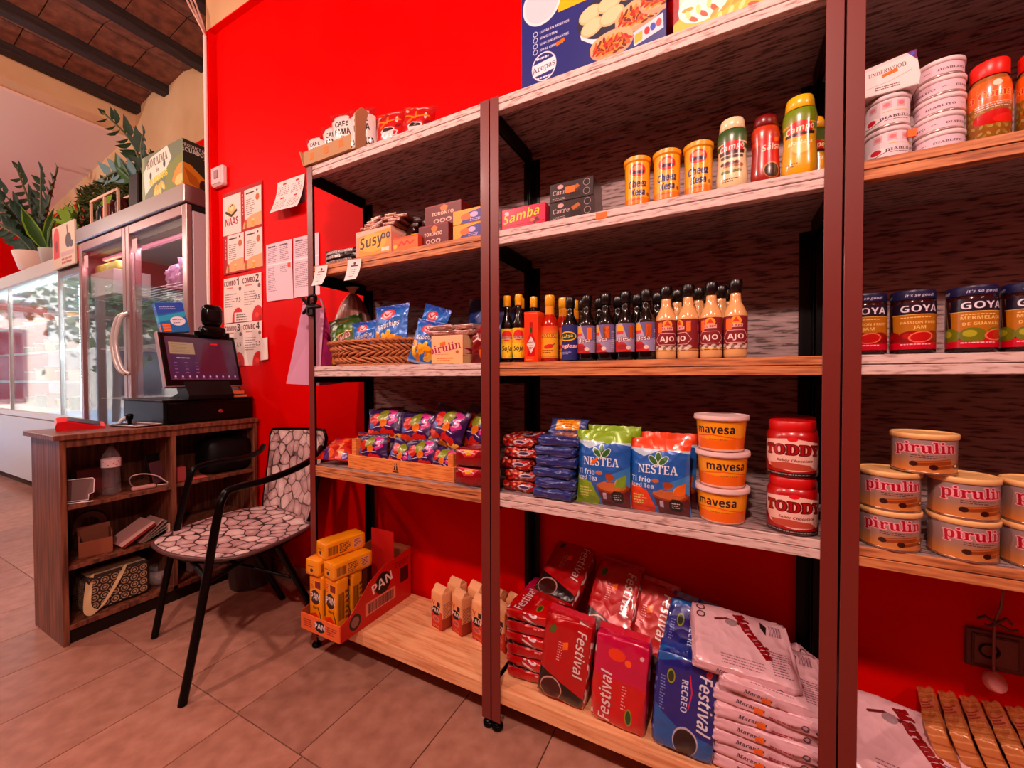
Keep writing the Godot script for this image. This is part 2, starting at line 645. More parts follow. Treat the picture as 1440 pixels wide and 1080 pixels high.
func room() -> void:
	var beige := StandardMaterial3D.new()
	beige.albedo_texture = noise_tex(noise(0.008, 4, 21), [[0.0, Color(0.80, 0.62, 0.44)], [1.0, Color(0.87, 0.71, 0.53)]], 256)
	beige.uv1_triplanar = true
	beige.uv1_world_triplanar = true
	beige.uv1_scale = Vector3.ONE * 0.6
	beige.roughness = 0.75
	# floor: large stone-look tiles, each a piece with its own joint
	var fl := structure("floor")
	slab("screed", Vector3(-9.2, -0.2, -1.1), Vector3(3.8, -0.006, 4.2), mat(Color(0.22, 0.15, 0.12), 0.9), fl)
	var tile_mats := []
	for i in 5:
		var k: float = [1.0, 0.93, 1.05, 0.97, 1.02][i]
		var m := StandardMaterial3D.new()
		m.albedo_texture = noise_tex(noise(0.018, 7, 30 + i), [[0.0, shade(Color(0.60, 0.40, 0.33), k)], [0.42, shade(Color(0.66, 0.45, 0.375), k)], [0.6, shade(Color(0.68, 0.47, 0.395), k)], [1.0, shade(Color(0.72, 0.515, 0.44), k)]])
		m.uv1_triplanar = true
		m.uv1_world_triplanar = true
		m.uv1_scale = Vector3(1.3, 1.3, 1.3)
		m.uv1_offset = Vector3(0.13 * i, 0, 0.29 * i)
		m.roughness = 0.38
		tile_mats.append(m)
	var ts := Shape.new()
	ts.box(Vector3(0.0016, -0.008, 0.0016), Vector3(0.3274, 0.0, 0.6584), 0.0012)
	var tm := ts.mesh()
	for i in 40:
		for j in 8:
			var x := -9.05 + (i * 0.329)
			var z := -1.64 + j * 0.66
			x += (-1.461 + 9.05) - floor((-1.461 + 9.05) / 0.329) * 0.329
			if j % 2 == 1:
				x += 0.015
			if x > 3.5 or (j == 0):
				continue
			if x < -8.95 or x > 2.2:
				continue
			var o := put_mesh(tm, "tile", tile_mats[(i * 7 + j * 3) % 5], fl)
			o.position = Vector3(x, 0.0, z)
	# back wall: red field between a plain upper band and a jamb
	var wb := structure("wall_back")
	slab("red_field", Vector3(-2.235, 0, -1.15), Vector3(3.8, 3.335, -0.345), red_paint, wb)
	slab("upper_band", Vector3(-2.262, 3.335, -1.15), Vector3(3.8, 4.2, -0.308), beige, wb, 0.004)
	slab("soffit", Vector3(-2.262, 3.33, -0.345), Vector3(3.8, 3.336, -0.309), red_paint, wb)
	slab("jamb", Vector3(-2.262, 0, -1.15), Vector3(-2.2352, 3.335, -0.308), red_paint, wb, 0.004)
	var wr := structure("wall_rear")
	slab("upper_band", Vector3(-9.2, 3.41, -1.15), Vector3(-2.262, 4.2, -0.99), beige, wr)
	slab("lower_field", Vector3(-9.2, 0, -1.15), Vector3(-2.262, 3.41, -0.995), red_paint, wr)
	var rw := structure("wall_right")
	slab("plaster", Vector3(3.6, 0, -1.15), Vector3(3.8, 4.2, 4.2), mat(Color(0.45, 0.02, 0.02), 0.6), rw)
	var fw := structure("wall_front")
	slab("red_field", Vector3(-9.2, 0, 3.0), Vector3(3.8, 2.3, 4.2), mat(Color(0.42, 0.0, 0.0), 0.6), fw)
	slab("upper_band", Vector3(-9.2, 2.3, 3.0), Vector3(3.8, 4.2, 4.2), mat(Color(0.46, 0.33, 0.24), 0.8), fw)
	# left end: the shop front, open to the street
	var lw := structure("wall_left")
	slab("pier_rear", Vector3(-9.2, 0, -1.15), Vector3(-9.0, 4.2, 0.1), red_paint, lw)
	slab("pier_front", Vector3(-9.2, 0, 2.7), Vector3(-9.0, 4.2, 4.2), red_paint, lw)
	slab("head", Vector3(-9.2, 2.9, 0.1), Vector3(-9.0, 4.2, 2.7), red_paint, lw)
	for i in 2:
		var dr := structure("door_%d" % (i + 1))
		var z0 := 0.1 + 1.3 * i
		var fm := mat(Color(0.62, 0.62, 0.62), 0.4, 0.3)
		slab("stile", Vector3(-9.12, 0, z0), Vector3(-9.06, 2.9, z0 + 0.06), fm, dr, 0.004)
		slab("stile", Vector3(-9.12, 0, z0 + 1.24), Vector3(-9.06, 2.9, z0 + 1.3), fm, dr, 0.004)
		slab("rail", Vector3(-9.12, 2.84, z0 + 0.06), Vector3(-9.06, 2.9, z0 + 1.24), fm, dr, 0.004)
		slab("rail", Vector3(-9.12, 2.18, z0 + 0.06), Vector3(-9.06, 2.24, z0 + 1.24), fm, dr, 0.004)
		slab("glass", Vector3(-9.093, 0.02, z0 + 0.06), Vector3(-9.087, 2.84, z0 + 1.24), pane(Color(0.9, 0.97, 0.96), 0.05), dr)
	# ceiling: dark joists with terracotta tiles between, a beam, then a lower sloping plaster ceiling
	var ce := structure("ceiling")
	var terra := StandardMaterial3D.new()
	terra.albedo_texture = noise_tex(noise(0.012, 5, 41), [[0.0, Color(0.30, 0.16, 0.11)], [0.5, Color(0.44, 0.25, 0.17)], [1.0, Color(0.56, 0.34, 0.24)]])
	terra.uv1_triplanar = true
	terra.uv1_world_triplanar = true
	terra.uv1_scale = Vector3(1.3, 1.3, 1.3)
	terra.roughness = 0.85
	slab("roof_slab", Vector3(-9.2, 4.2, -1.15), Vector3(3.8, 4.4, 4.2), mat(Color(0.25, 0.15, 0.11), 0.9), ce)
	slab("tile_field", Vector3(-2.262, 4.14, -1.15), Vector3(3.6, 4.2, 4.0), terra, ce)
	var joist := grained([[0.0, Color(0.09, 0.05, 0.04)], [0.5, Color(0.16, 0.095, 0.075)], [1.0, Color(0.24, 0.15, 0.12)]], Vector3(6, 6, 0.7), 0.8, 43, 0.012, 4, 0.0, true)
	var at_x := [-5.03, -4.42, -3.70, -2.98, -2.26, -1.54, -0.82, -0.1, 0.62, 1.34, 2.06, 2.78]
	for i in at_x.size():
		slab("joist", Vector3(at_x[i] - 0.055, 4.03, -1.0), Vector3(at_x[i] + 0.055, 4.2, 4.0), joist, ce, 0.008)
	for i in 4:
		var x0: float = at_x[i] + 0.055
		var x1: float = at_x[i + 1] - 0.055
		for j in 9:
			var z0 := -1.0 + j * 0.3
			for k in 2:
				var a := lerpf(x0, x1, k * 0.5)
				var b := lerpf(x0, x1, k * 0.5 + 0.5)
				var s := Shape.new()
				var up := 0.045
				var ya := 4.11 if k == 0 else 4.11 + up
				var yb := 4.11 + up if k == 0 else 4.11
				var q0 := Vector3(a + 0.004, ya, z0 + 0.004)
				var q1 := Vector3(b - 0.004, yb, z0 + 0.004)
				var q2 := Vector3(b - 0.004, yb, z0 + 0.296)
				var q3 := Vector3(a + 0.004, ya, z0 + 0.296)
				var u := Vector3(0, 0.03, 0)
				s.flat()
				s.quad(q0, q1, q2, q3)
				s.quad(q0 + u, q3 + u, q2 + u, q1 + u)
				s.quad(q0, q3, q3 + u, q0 + u)
				s.quad(q1, q0, q0 + u, q1 + u)
				s.quad(q2, q1, q1 + u, q2 + u)
				s.quad(q3, q2, q2 + u, q3 + u)
				var o := put(s, "tile", terra, ce)
				o.position.y += [0.0, 0.003, -0.003][(i + j + k) % 3]
	var li := structure("beam")
	slab("plaster", Vector3(-5.32, 3.86, -1.0), Vector3(-5.11, 4.2, 4.0), beige, li, 0.006)
	var cs := structure("ceiling_slope")
	var sh := Shape.new()
	sh.prism(PackedVector2Array([Vector2(-9.2, 3.30), Vector2(-5.322, 3.835), Vector2(-5.322, 4.2), Vector2(-9.2, 4.2)]), -1.0, 4.0)
	put(sh, "plaster", mat(Color(0.88, 0.76, 0.70), 0.8), cs)
	# baseboard of grey tile
	var bb := structure("baseboard_back")
	for i in 18:
		slab("tile", Vector3(-2.23 + i * 0.33, 0.0, -0.345), Vector3(-1.903 + i * 0.33, 0.075, -0.334), tile_mats[(i * 2) % 5], bb, 0.002)

func street() -> void:
	var pv := structure("pavement")
	slab("paving", Vector3(-30, -0.25, -14), Vector3(-9.2, -0.05, 22), mat(Color(0.62, 0.60, 0.58), 0.9), pv)
	var t := thing("street_house", "pale plastered house across the street seen through the shop front", "building", Vector3(-20, -0.05, 0))
	slab("wall", Vector3(-3, 0, -12), Vector3(0, 11, 18), mat(Color(0.72, 0.64, 0.54), 0.9), t)
	for j in 3:
		for i in 7:
			var z := -10.0 + i * 3.8
			var y := 0.4 + j * 3.4
			var win := slab("window", Vector3(0.0, y, z), Vector3(0.08, y + 2.4, z + 1.5), mat(Color(0.35, 0.30, 0.26), 0.6), t, 0.01)
			slab("pane", Vector3(0.08, y + 0.12, z + 0.12), Vector3(0.1, y + 2.28, z + 1.38), mat(Color(0.10, 0.13, 0.15), 0.1), win)
			if j > 0:
				slab("balcony", Vector3(0.0, y - 0.15, z - 0.3), Vector3(0.6, y - 0.02, z + 1.8), mat(Color(0.66, 0.62, 0.57), 0.8), t, 0.01)
				var s := Shape.new()
				for q in 12:
					s.tube([Vector3(0.57, y - 0.02, z - 0.27 + q * 0.187), Vector3(0.57, y + 0.9, z - 0.27 + q * 0.187)], 0.012, 5)
				s.tube([Vector3(0.57, y + 0.9, z - 0.3), Vector3(0.57, y + 0.9, z + 1.8)], 0.02, 5)
				put(s, "railing", mat(Color(0.12, 0.12, 0.12), 0.5), t).set_meta("kind", "stuff")

	for k in 3:
		var tr := thing("street_tree", "small leafy street tree on the pavement outside, %s along the shop front" % ["first", "second", "third"][k], "tree", Vector3(-14.0, -0.05, -1.0 + k * 4.2), 0, "street trees")
		var st := Shape.new()
		st.tube([Vector3(0, 0, 0), Vector3(0.05, 1.2, 0.02), Vector3(0.0, 2.4, 0.0), Vector3(0.1, 3.2, 0.05)], 0.09, 8)
		put(st, "trunk", mat(Color(0.25, 0.19, 0.15), 0.9), tr)
		st = Shape.new()
		rng.seed = 90 + k
		for i in 900:
			var p := Vector3(rng.randfn(0, 0.62), 3.1 + rng.randfn(0, 0.55), rng.randfn(0, 0.75))
			var b := Basis.from_euler(Vector3(rng.randf_range(-1, 1), rng.randf_range(-3, 3), rng.randf_range(-3, 3)))
			st.flat()
			st.tri(p, p + b * Vector3(0.09, 0.07, 0), p + b * Vector3(0, 0.2, 0.03))
			st.tri(p, p + b * Vector3(0, 0.2, 0.03), p + b * Vector3(-0.09, 0.07, 0))
		put(st, "crown", mat(Color(0.22, 0.32, 0.12), 0.7), tr).set_meta("kind", "stuff")

# ---------------------------------------------------------------- shelving
func shelves() -> void:
	var post_mat := mat(Color(0.44, 0.13, 0.10), 0.42, 0.0, 0.15)
	var label := ["brown metal shelf unit at the left end, holding the wicker basket", "brown metal shelf unit in the middle, holding the sauce bottles", "brown metal shelf unit at the right edge, holding the jam jars"]
	# front edge colours, lowest board first
	var edges := [[pine, orange_edge, pale_edge, orange_edge, pale_edge], [pine, pale_edge, orange_edge, pale_edge, pale_edge], [pine, orange_edge, pale_edge, orange_edge, pale_edge]]
	for u in 3:
		var x0: float = WX[u][0]
		var x1: float = WX[u][1]
		var t := thing("shelf_unit", label[u], "shelf unit", Vector3.ZERO, 0.0, "wall shelf units")
		var s: Shape
		for side in 2:
			var a := x0 if side == 0 else x1
			var d := 1.0 if side == 0 else -1.0
			s = Shape.new()
			s.box(Vector3(minf(a, a + d * W), 0.03, -0.0022), Vector3(maxf(a, a + d * W), 2.018, 0.0), 0.0008)
			put(s, "post", post_mat, t)
			s = Shape.new()
			s.box(Vector3(minf(a, a + d * 0.002), 0.03, -0.034), Vector3(maxf(a, a + d * 0.002), 2.018, -0.0022), 0.0005)
			put(s, "post_flange", black_metal, t)
			s = Shape.new()
			s.box(Vector3(minf(a, a + d * 0.002), 0.03, -0.325), Vector3(maxf(a, a + d * 0.002), 2.018, -0.293), 0.0005)
			s.box(Vector3(minf(a + d * 0.002, a + d * W), 0.03, -0.325), Vector3(maxf(a + d * 0.002, a + d * W), 2.018, -0.323), 0.0005)
			put(s, "rear_post", black_metal, t)
			for z in [-0.014, -0.311]:
				s = Shape.new()
				s.lathe([[0.0, 0.0], [0.016, 0.0], [0.019, 0.004], [0.019, 0.012], [0.015, 0.016, 1], [0.006, 0.017], [0.006, 0.034], [0.0, 0.034]], 18, Rect2(0, 0, 1, 1), 1.0, Vector3(a + d * 0.014, 0.0, z))
				put(s, "foot", mat(Color(0.03, 0.03, 0.03), 0.25), t)
			for k in 5:
				var yb: float = SY[k] - 0.042
				s = Shape.new()
				s.box(Vector3(minf(a + d * 0.0022, a + d * 0.0057), yb - 0.026, -0.322), Vector3(maxf(a + d * 0.0022, a + d * 0.0057), yb + 0.041, -0.0035), 0.0005)
				put(s, "side_bar", black_metal, t)
				for zb in [-0.02, -0.305]:
					s = Shape.new()
					s.lathe([[0.0, 0.0], [0.0042, 0.0], [0.0034, 0.0022, 1], [0.0, 0.003]], 8)
					var o := put(s, "bolt", mat(Color(0.45, 0.42, 0.42), 0.3, 0.8), t)
					o.position = Vector3(a + d * 0.0052, yb - 0.008, zb)
					o.rotation.z = -d * PI / 2.0
		for k in 5:
			var y: float = SY[k]
			var b := slab("shelf_board", Vector3(x0 + 0.006, y - 0.0185, -0.322), Vector3(x1 - 0.006, y, -0.008), pine if k == 0 else weathered, t, 0.0006)
			var em: Material = edges[u][k]
			if k == 0:
				slab("front_rail", Vector3(x0 + 0.006, y - 0.0495, -0.03), Vector3(x1 - 0.006, y - 0.0005, -0.0075), em, b, 0.002)
			else:
				slab("edge_band", Vector3(x0 + 0.006, y - 0.0195, -0.008), Vector3(x1 - 0.006, y, -0.003), em, b, 0.001)
				slab("front_rail", Vector3(x0 + 0.006, y - 0.0425, -0.028), Vector3(x1 - 0.006, y - 0.0215, -0.0032), em, b, 0.001)
			slab("rear_rail", Vector3(x0 + 0.006, y - 0.042, -0.322), Vector3(x1 - 0.006, y - 0.019, -0.305), weathered, t, 0.001)
		for k in range(1, 4):
			slab("back_panel", Vector3(x0 + 0.004, SY[k] - 0.03, -0.333), Vector3(x1 - 0.004, SY[k + 1] - 0.031, -0.3255), weathered, t, 0.0005)

# ================================================================ counter, till, chair, fridge, display case, wall papers
func smooth_path(pts: Array, per := 6) -> Array:
	var out := []
	for i in pts.size() - 1:
		var p0: Vector3 = pts[maxi(i - 1, 0)]
		var p1: Vector3 = pts[i]
		var p2: Vector3 = pts[i + 1]
		var p3: Vector3 = pts[mini(i + 2, pts.size() - 1)]
		for k in per:
			out.append(p1.cubic_interpolate(p2, p0, p3, float(k) / per))
	out.append(pts[pts.size() - 1])
	return out

func left_side() -> void:
	counter()
	till()
	chair()
	fridge()
	display_case()
	plants()
	wall_papers()

func counter() -> void:
	var t := thing("counter", "wood veneer counter with open shelves between the display case and the chair", "counter", Vector3(-1.807, 0, 0.08))
	var xb := -0.347
	var z0 := -0.41
	var z1 := 0.405
	slab("worktop", Vector3(xb - 0.02, 0.878, z0), Vector3(0.014, 0.90, z1 + 0.02), veneer, t, 0.002)
	slab("end_panel", Vector3(xb, 0, z1 - 0.02), Vector3(0, 0.877, z1), veneer, t, 0.0015)
	slab("end_panel", Vector3(xb, 0, z0 + 0.002), Vector3(0, 0.877, z0 + 0.02), veneer, t, 0.0015)
	slab("divider", Vector3(xb + 0.012, 0.06, -0.004), Vector3(-0.002, 0.86, 0.016), veneer, t, 0.001)
	slab("top_rail", Vector3(-0.02, 0.845, z0 + 0.021), Vector3(-0.001, 0.877, z1 - 0.021), veneer, t, 0.001)
	slab("back_panel", Vector3(xb, 0.05, z0 + 0.02), Vector3(xb + 0.01, 0.877, z1 - 0.02), veneer, t)
	slab("plinth", Vector3(-0.03, 0.0, z0 + 0.021), Vector3(-0.015, 0.06, z1 - 0.021), mat(Color(0.13, 0.07, 0.05), 0.6), t)
	slab("bottom_board", Vector3(xb + 0.011, 0.061, z0 + 0.021), Vector3(-0.002, 0.082, z1 - 0.021), veneer, t, 0.001)
	for y in [0.335, 0.595]:
		slab("shelf", Vector3(xb + 0.011, y - 0.018, 0.017), Vector3(-0.004, y, z1 - 0.021), veneer, t, 0.001)
	for y in [0.345, 0.60]:
		slab("shelf", Vector3(xb + 0.011, y - 0.018, z0 + 0.021), Vector3(-0.004, y, -0.005), veneer, t, 0.001)
	# what lies in it
	var x := -1.807
	var b := thing("water_bottle", "clear plastic water bottle with a pale label on the upper counter shelf", "bottle", Vector3(x - 0.075, 0.596, 0.30))
	var s := Shape.new()
	var pr := [[0.0, 0.0], [0.028, 0.0], [0.033, 0.006]]
	for i in 9:
		pr.append([0.0335 if i % 2 == 0 else 0.0310, 0.016 + i * 0.0125])
	pr.append_array([[0.034, 0.128], [0.034, 0.170], [0.030, 0.188], [0.016, 0.212], [0.0125, 0.220], [0.0125, 0.232], [0.0, 0.232]])
	s.lathe(pr, 24)
	put(s, "body", pane(Color(0.85, 0.80, 0.82), 0.07, 0.05), b)
	s = Shape.new()
	var ws := Sheet.new(160, 40, Color(0.93, 0.80, 0.80))
	for i in 22:
		ws.ell(6 + i * 7, 12 + (i % 3) * 8, 2.0, 2.0, Color(0.75, 0.25, 0.30))
	var wl := lay(ws)
	s.lathe([[0.0346, 0.13], [0.0346, 0.168]], 24, wl.uv)
	put(s, "label", print_mat(wl.page, "paper"), b)
	s = Shape.new()
	s.lathe([[0.0145, 0.226], [0.0145, 0.243, 1], [0.0, 0.244]], 18)
	put(s, "cap", mat(Color(0.10, 0.10, 0.12), 0.4), b)
	var ph := thing("phone_stand", "small white outlined phone holder at the left of the upper counter shelf", "phone stand", Vector3(x - 0.035, 0.596, 0.42), 60)
	s = Shape.new()
	s.prism(PackedVector2Array([Vector2(-0.04, 0.005), Vector2(0.03, 0.005), Vector2(0.03, 0.03), Vector2(0.045, 0.035), Vector2(0.045, 0.09), Vector2(0.038, 0.098), Vector2(-0.04, 0.098)]), -0.003, 0.0, Transform3D(Basis(Vector3.RIGHT, -0.25), Vector3(0, 0, 0)))
	put(s, "plate", mat(Color(0.45, 0.32, 0.30), 0.4), ph)
	s = Shape.new()
	s.tube([Vector3(-0.04, 0.007, 0.0), Vector3(0.03, 0.007, 0.0), Vector3(0.03, 0.031, -0.006), Vector3(0.045, 0.036, -0.007), Vector3(0.045, 0.09, -0.02), Vector3(0.038, 0.098, -0.022), Vector3(-0.04, 0.098, -0.022)], 0.0022, 6)
	s.tube([Vector3(-0.05, 0.003, 0.02), Vector3(0.05, 0.003, 0.02)], 0.003, 6)
	put(s, "rim", mat(Color(0.92, 0.84, 0.84), 0.3), ph)
	var bx := thing("small_box", "small tan carton behind the white phone holder", "box", Vector3(x - 0.12, 0.596, 0.40), 70)
	slab("carton", Vector3(-0.05, 0, -0.04), Vector3(0.05, 0.055, 0.04), mat(Color(0.56, 0.40, 0.30), 0.8), bx, 0.002)
	bx = thing("red_box", "dark red flat box at the back of the upper counter shelf", "box", Vector3(x - 0.27, 0.596, 0.30), 90)
	slab("carton", Vector3(-0.07, 0, -0.03), Vector3(0.07, 0.105, 0.03), mat(Color(0.40, 0.06, 0.06), 0.6), bx, 0.002)
	var dv := thing("tablet", "dark tablet leaning at the back of the upper counter shelf", "tablet", Vector3(x - 0.10, 0.596, 0.095), 125)
	s = Shape.new()
	s.box(Vector3(-0.075, 0, -0.005), Vector3(0.075, 0.16, 0.005), 0.003, {}, Transform3D(Basis(Vector3.RIGHT, -0.2), Vector3.ZERO))
	put(s, "body", mat(Color(0.07, 0.05, 0.05), 0.3), dv)
	s = Shape.new()
	s.box(Vector3(-0.066, 0.01, 0.005), Vector3(0.066, 0.12, 0.0062), 0.0, {}, Transform3D(Basis(Vector3.RIGHT, -0.2), Vector3.ZERO))
	put(s, "screen", mat(Color(0.42, 0.24, 0.28), 0.25), dv)
	var cb := thing("charger_cable", "white charger cable arching on the upper counter shelf", "cable", Vector3(x - 0.06, 0.596, 0.17))
	s = Shape.new()
	s.tube(smooth_path([Vector3(0.0, 0.072, 0.06), Vector3(0.005, 0.074, 0.02), Vector3(0.01, 0.055, -0.03), Vector3(0.015, 0.02, -0.065), Vector3(0.015, 0.004, -0.075), Vector3(-0.03, 0.003, -0.02), Vector3(-0.06, 0.003, 0.03), Vector3(-0.03, 0.045, 0.06), Vector3(0.0, 0.072, 0.06)]), 0.003, 6)
	put(s, "cord", mat(Color(0.86, 0.74, 0.72), 0.4), cb)
	var pl := thing("white_remote", "small pale remote lying under the cable on the upper counter shelf", "remote", Vector3(x - 0.05, 0.596, 0.19), 85)
	slab("body", Vector3(-0.045, 0, -0.015), Vector3(0.045, 0.018, 0.015), mat(Color(0.78, 0.55, 0.53), 0.4), pl, 0.005)
	# middle shelf
	var cr := thing("card_holder", "open brown wooden holder at the left of the middle counter shelf", "holder", Vector3(x - 0.09, 0.336, 0.355), 78)
	slab("front_board", Vector3(-0.055, 0, 0.03), Vector3(0.055, 0.07, 0.036), mat(Color(0.58, 0.30, 0.18), 0.6), cr, 0.001)
	slab("side_board", Vector3(-0.055, 0, -0.05), Vector3(-0.049, 0.10, 0.03), mat(Color(0.50, 0.25, 0.15), 0.6), cr, 0.001)
	slab("side_board", Vector3(0.049, 0, -0.05), Vector3(0.055, 0.10, 0.03), mat(Color(0.50, 0.25, 0.15), 0.6), cr, 0.001)
	slab("back_board", Vector3(-0.055, 0, -0.056), Vector3(0.055, 0.12, -0.05), mat(Color(0.50, 0.25, 0.15), 0.6), cr, 0.001)
	slab("base_board", Vector3(-0.049, 0, -0.05), Vector3(0.049, 0.006, 0.03), mat(Color(0.50, 0.25, 0.15), 0.6), cr)
	var tp := thing("tape_dispenser", "dark red-brown tape holder standing behind the wooden holder", "tape", Vector3(x - 0.22, 0.336, 0.33), 70)
	s = Shape.new()
	s.lathe([[0.03, -0.02], [0.055, -0.02, 1], [0.055, 0.02, 1], [0.03, 0.02, 1], [0.03, -0.02]], 24)
	var tpo := put(s, "roll", mat(Color(0.30, 0.10, 0.08), 0.4), tp)
	tpo.position.y = 0.115
	tpo.rotation.x = PI / 2
	slab("foot", Vector3(-0.06, 0, -0.03), Vector3(0.06, 0.065, 0.03), mat(Color(0.20, 0.09, 0.08), 0.5), tp, 0.006)
	var nb := thing("notebook", "pale notebook with a red edge tilted against papers on the middle counter shelf", "notebook", Vector3(x - 0.075, 0.337, 0.215), 90)
	var tilt := Transform3D(Basis(Vector3.BACK, 0.55), Vector3(0.0, 0.0, 0.0))
	s = Shape.new()
	s.box(Vector3(-0.075, 0.012, -0.10), Vector3(0.075, 0.016, 0.055), 0.001, {}, tilt)
	put(s, "cover", mat(Color(0.80, 0.58, 0.55), 0.6), nb).position = Vector3(0.0, 0.04, 0)
	s = Shape.new()
	s.box(Vector3(-0.073, 0.0, -0.098), Vector3(0.073, 0.012, 0.052), 0.001, {}, tilt)
	put(s, "pages", mat(Color(0.62, 0.13, 0.10), 0.7), nb).position = Vector3(0.0, 0.04, 0)
	for i in 4:
		var pp := thing("paper_sheet", "loose paper sheet, number %s from the top, leaning behind the pale notebook" % ["one", "two", "three", "four"][i], "paper", Vector3(x - 0.085, 0.337, 0.155 - i * 0.012), 90, "papers on the middle counter shelf")
		s = Shape.new()
		s.box(Vector3(-0.08, 0.0, -0.10), Vector3(0.05, 0.002, 0.05), 0.0, {}, Transform3D(Basis(Vector3.BACK, 0.75 - i * 0.12), Vector3(0, 0.055 - i * 0.008, 0)))
		put(s, "sheet", mat(Color(0.70 - 0.05 * i, 0.52, 0.48), 0.7), pp)
	var cu := thing("paper_roll", "pale receipt paper roll at the right of the middle counter shelf", "paper roll", Vector3(x - 0.05, 0.336, 0.07))
	s = Shape.new()
	s.lathe([[0.008, 0.0], [0.034, 0.0, 1], [0.034, 0.062, 1], [0.008, 0.062, 1], [0.008, 0.0]], 26)
	put(s, "roll", mat(Color(0.86, 0.68, 0.62), 0.7), cu)
	# bottom shelf: patterned tote with straps, small basket, glass bowl
	var tb := thing("tote_bag", "dark tote bag with pale geometric print and cream straps on the bottom counter shelf", "bag", Vector3(x - 0.10, 0.083, 0.29), 90)
	var ps := Sheet.new(160, 110, Color(0.20, 0.12, 0.09))
	var cream := Color(0.78, 0.62, 0.46)
	for i in 6:
		for j in 4:
			var cx := 14.0 + i * 27
			var cy := 14.0 + j * 27
			ps.ell(cx, cy, 11, 11, cream)
			ps.ell(cx, cy, 8, 8, Color(0.20, 0.12, 0.09))
			ps.ell(cx, cy, 4.5, 4.5, cream)
			for q in 4:
				var dd := Vector2(14, 14).rotated(q * PI / 2)
				ps.ell(cx + dd.x, cy + dd.y, 3.2, 3.2, cream)
	var pa := lay(ps)
	s = Shape.new()
	s.box(Vector3(-0.115, 0, -0.06), Vector3(0.115, 0.165, 0.06), 0.012, {"f": pa.uv, "k": pa.uv, "l": pa.uv, "r": pa.uv, "t": Rect2(pa.uv.position, Vector2.ZERO), "b": Rect2(pa.uv.position, Vector2.ZERO)})
	put(s, "body", print_mat(pa.page, "paper"), tb)
	s = Shape.new()
	var arc := smooth_path([Vector3(0.02, 0.166, 0.05), Vector3(0.0, 0.135, 0.072), Vector3(-0.045, 0.06, 0.080), Vector3(-0.085, 0.012, 0.082), Vector3(-0.112, 0.03, 0.080), Vector3(-0.112, 0.085, 0.074), Vector3(-0.095, 0.166, 0.05)])
	for i in arc.size() - 1:
		var w := Vector3(0.013, 0.009, 0)
		s.smooth()
		s.quad(arc[i] - w, arc[i] + w, arc[i + 1] + w, arc[i + 1] - w)
	put(s, "strap", mat(Color(0.88, 0.74, 0.54), 0.8), tb)
	var gb := thing("glass_bowl", "clear glass bowl beside the patterned tote bag", "bowl", Vector3(x - 0.10, 0.083, 0.105))
	s = Shape.new()
	s.lathe([[0.0, 0.003], [0.035, 0.0], [0.06, 0.02], [0.07, 0.06], [0.068, 0.085], [0.065, 0.085], [0.066, 0.06], [0.056, 0.024], [0.033, 0.006], [0.0, 0.008]], 28)
	put(s, "bowl", pane(Color(0.9, 0.85, 0.85), 0.16, 0.03), gb)
	# far bay
	var bk := thing("backpack", "black rounded bag standing in the far counter compartment", "bag", Vector3(x - 0.10, 0.601, -0.20), 90)
	put_mesh(soft_box(Vector3(0.26, 0.20, 0.17), 0.35, 0.004, 5), "body", mat(Color(0.035, 0.03, 0.03), 0.5), bk)
	s = Shape.new()
	s.tube(smooth_path([Vector3(-0.05, 0.19, 0.02), Vector3(-0.03, 0.222, 0.03), Vector3(0.03, 0.222, 0.03), Vector3(0.05, 0.19, 0.02)]), 0.005, 6)
	put(s, "handle", mat(Color(0.05, 0.05, 0.05), 0.4), bk)
	var pk := thing("pink_carton", "small pink carton at the left of the far counter compartment", "box", Vector3(x - 0.05, 0.601, 0.042), 90)
	slab("carton", Vector3(-0.02, 0, -0.02), Vector3(0.02, 0.075, 0.02), mat(Color(0.66, 0.24, 0.24), 0.6), pk, 0.002)
	var en := thing("envelope", "pale red envelope lying in front of the black bag in the counter", "envelope", Vector3(x - 0.045, 0.602, -0.03), 90)
	slab("sheet", Vector3(-0.03, 0, -0.03), Vector3(0.04, 0.006, 0.03), mat(Color(0.80, 0.34, 0.30), 0.7), en)
	var tr := thing("bin_bag_box", "pale printed carton on the bottom board under the chair seat", "box", Vector3(x - 0.09, 0.083, -0.08), 90)
	slab("carton", Vector3(-0.06, 0, -0.05), Vector3(0.06, 0.10, 0.05), mat(Color(0.60, 0.42, 0.42), 0.7), tr, 0.002)
	var wb := thing("waste_bin", "dark grey round waste bin on the floor behind the chair", "bin", Vector3(-1.66, 0, -0.20))
	s = Shape.new()
	s.lathe([[0.0, 0.005], [0.095, 0.0], [0.10, 0.006, 1], [0.125, 0.27], [0.131, 0.275], [0.131, 0.285], [0.122, 0.283, 1], [0.098, 0.012], [0.0, 0.012]], 30)
	put(s, "bucket", mat(Color(0.24, 0.19, 0.19), 0.4), wb)
	# on the worktop
	var ct := thing("card_terminal", "red card payment terminal with a dark keypad on the counter top", "card terminal", Vector3(-2.02, 0.903, 0.36), 78)
	ct.scale = Vector3.ONE * 0.86
	ct.rotation.z = 0.0
	s = Shape.new()
	s.prism(PackedVector2Array([Vector2(-0.09, 0.0), Vector2(0.09, 0.0), Vector2(0.092, 0.018), Vector2(0.02, 0.035), Vector2(-0.055, 0.06), Vector2(-0.088, 0.055), Vector2(-0.095, 0.03)]), -0.038, 0.038)
	put(s, "body", mat(Color(0.88, 0.05, 0.10), 0.3), ct).rotation.x = 0.28
	s = Shape.new()
	s.quad(Vector3(-0.05, 0.0598, 0.031), Vector3(0.075, 0.0225, 0.031), Vector3(0.075, 0.0225, -0.031), Vector3(-0.05, 0.0598, -0.031))
	var kp := put(s, "keypad", mat(Color(0.10, 0.09, 0.10), 0.35), ct)
	kp.rotation.x = 0.28
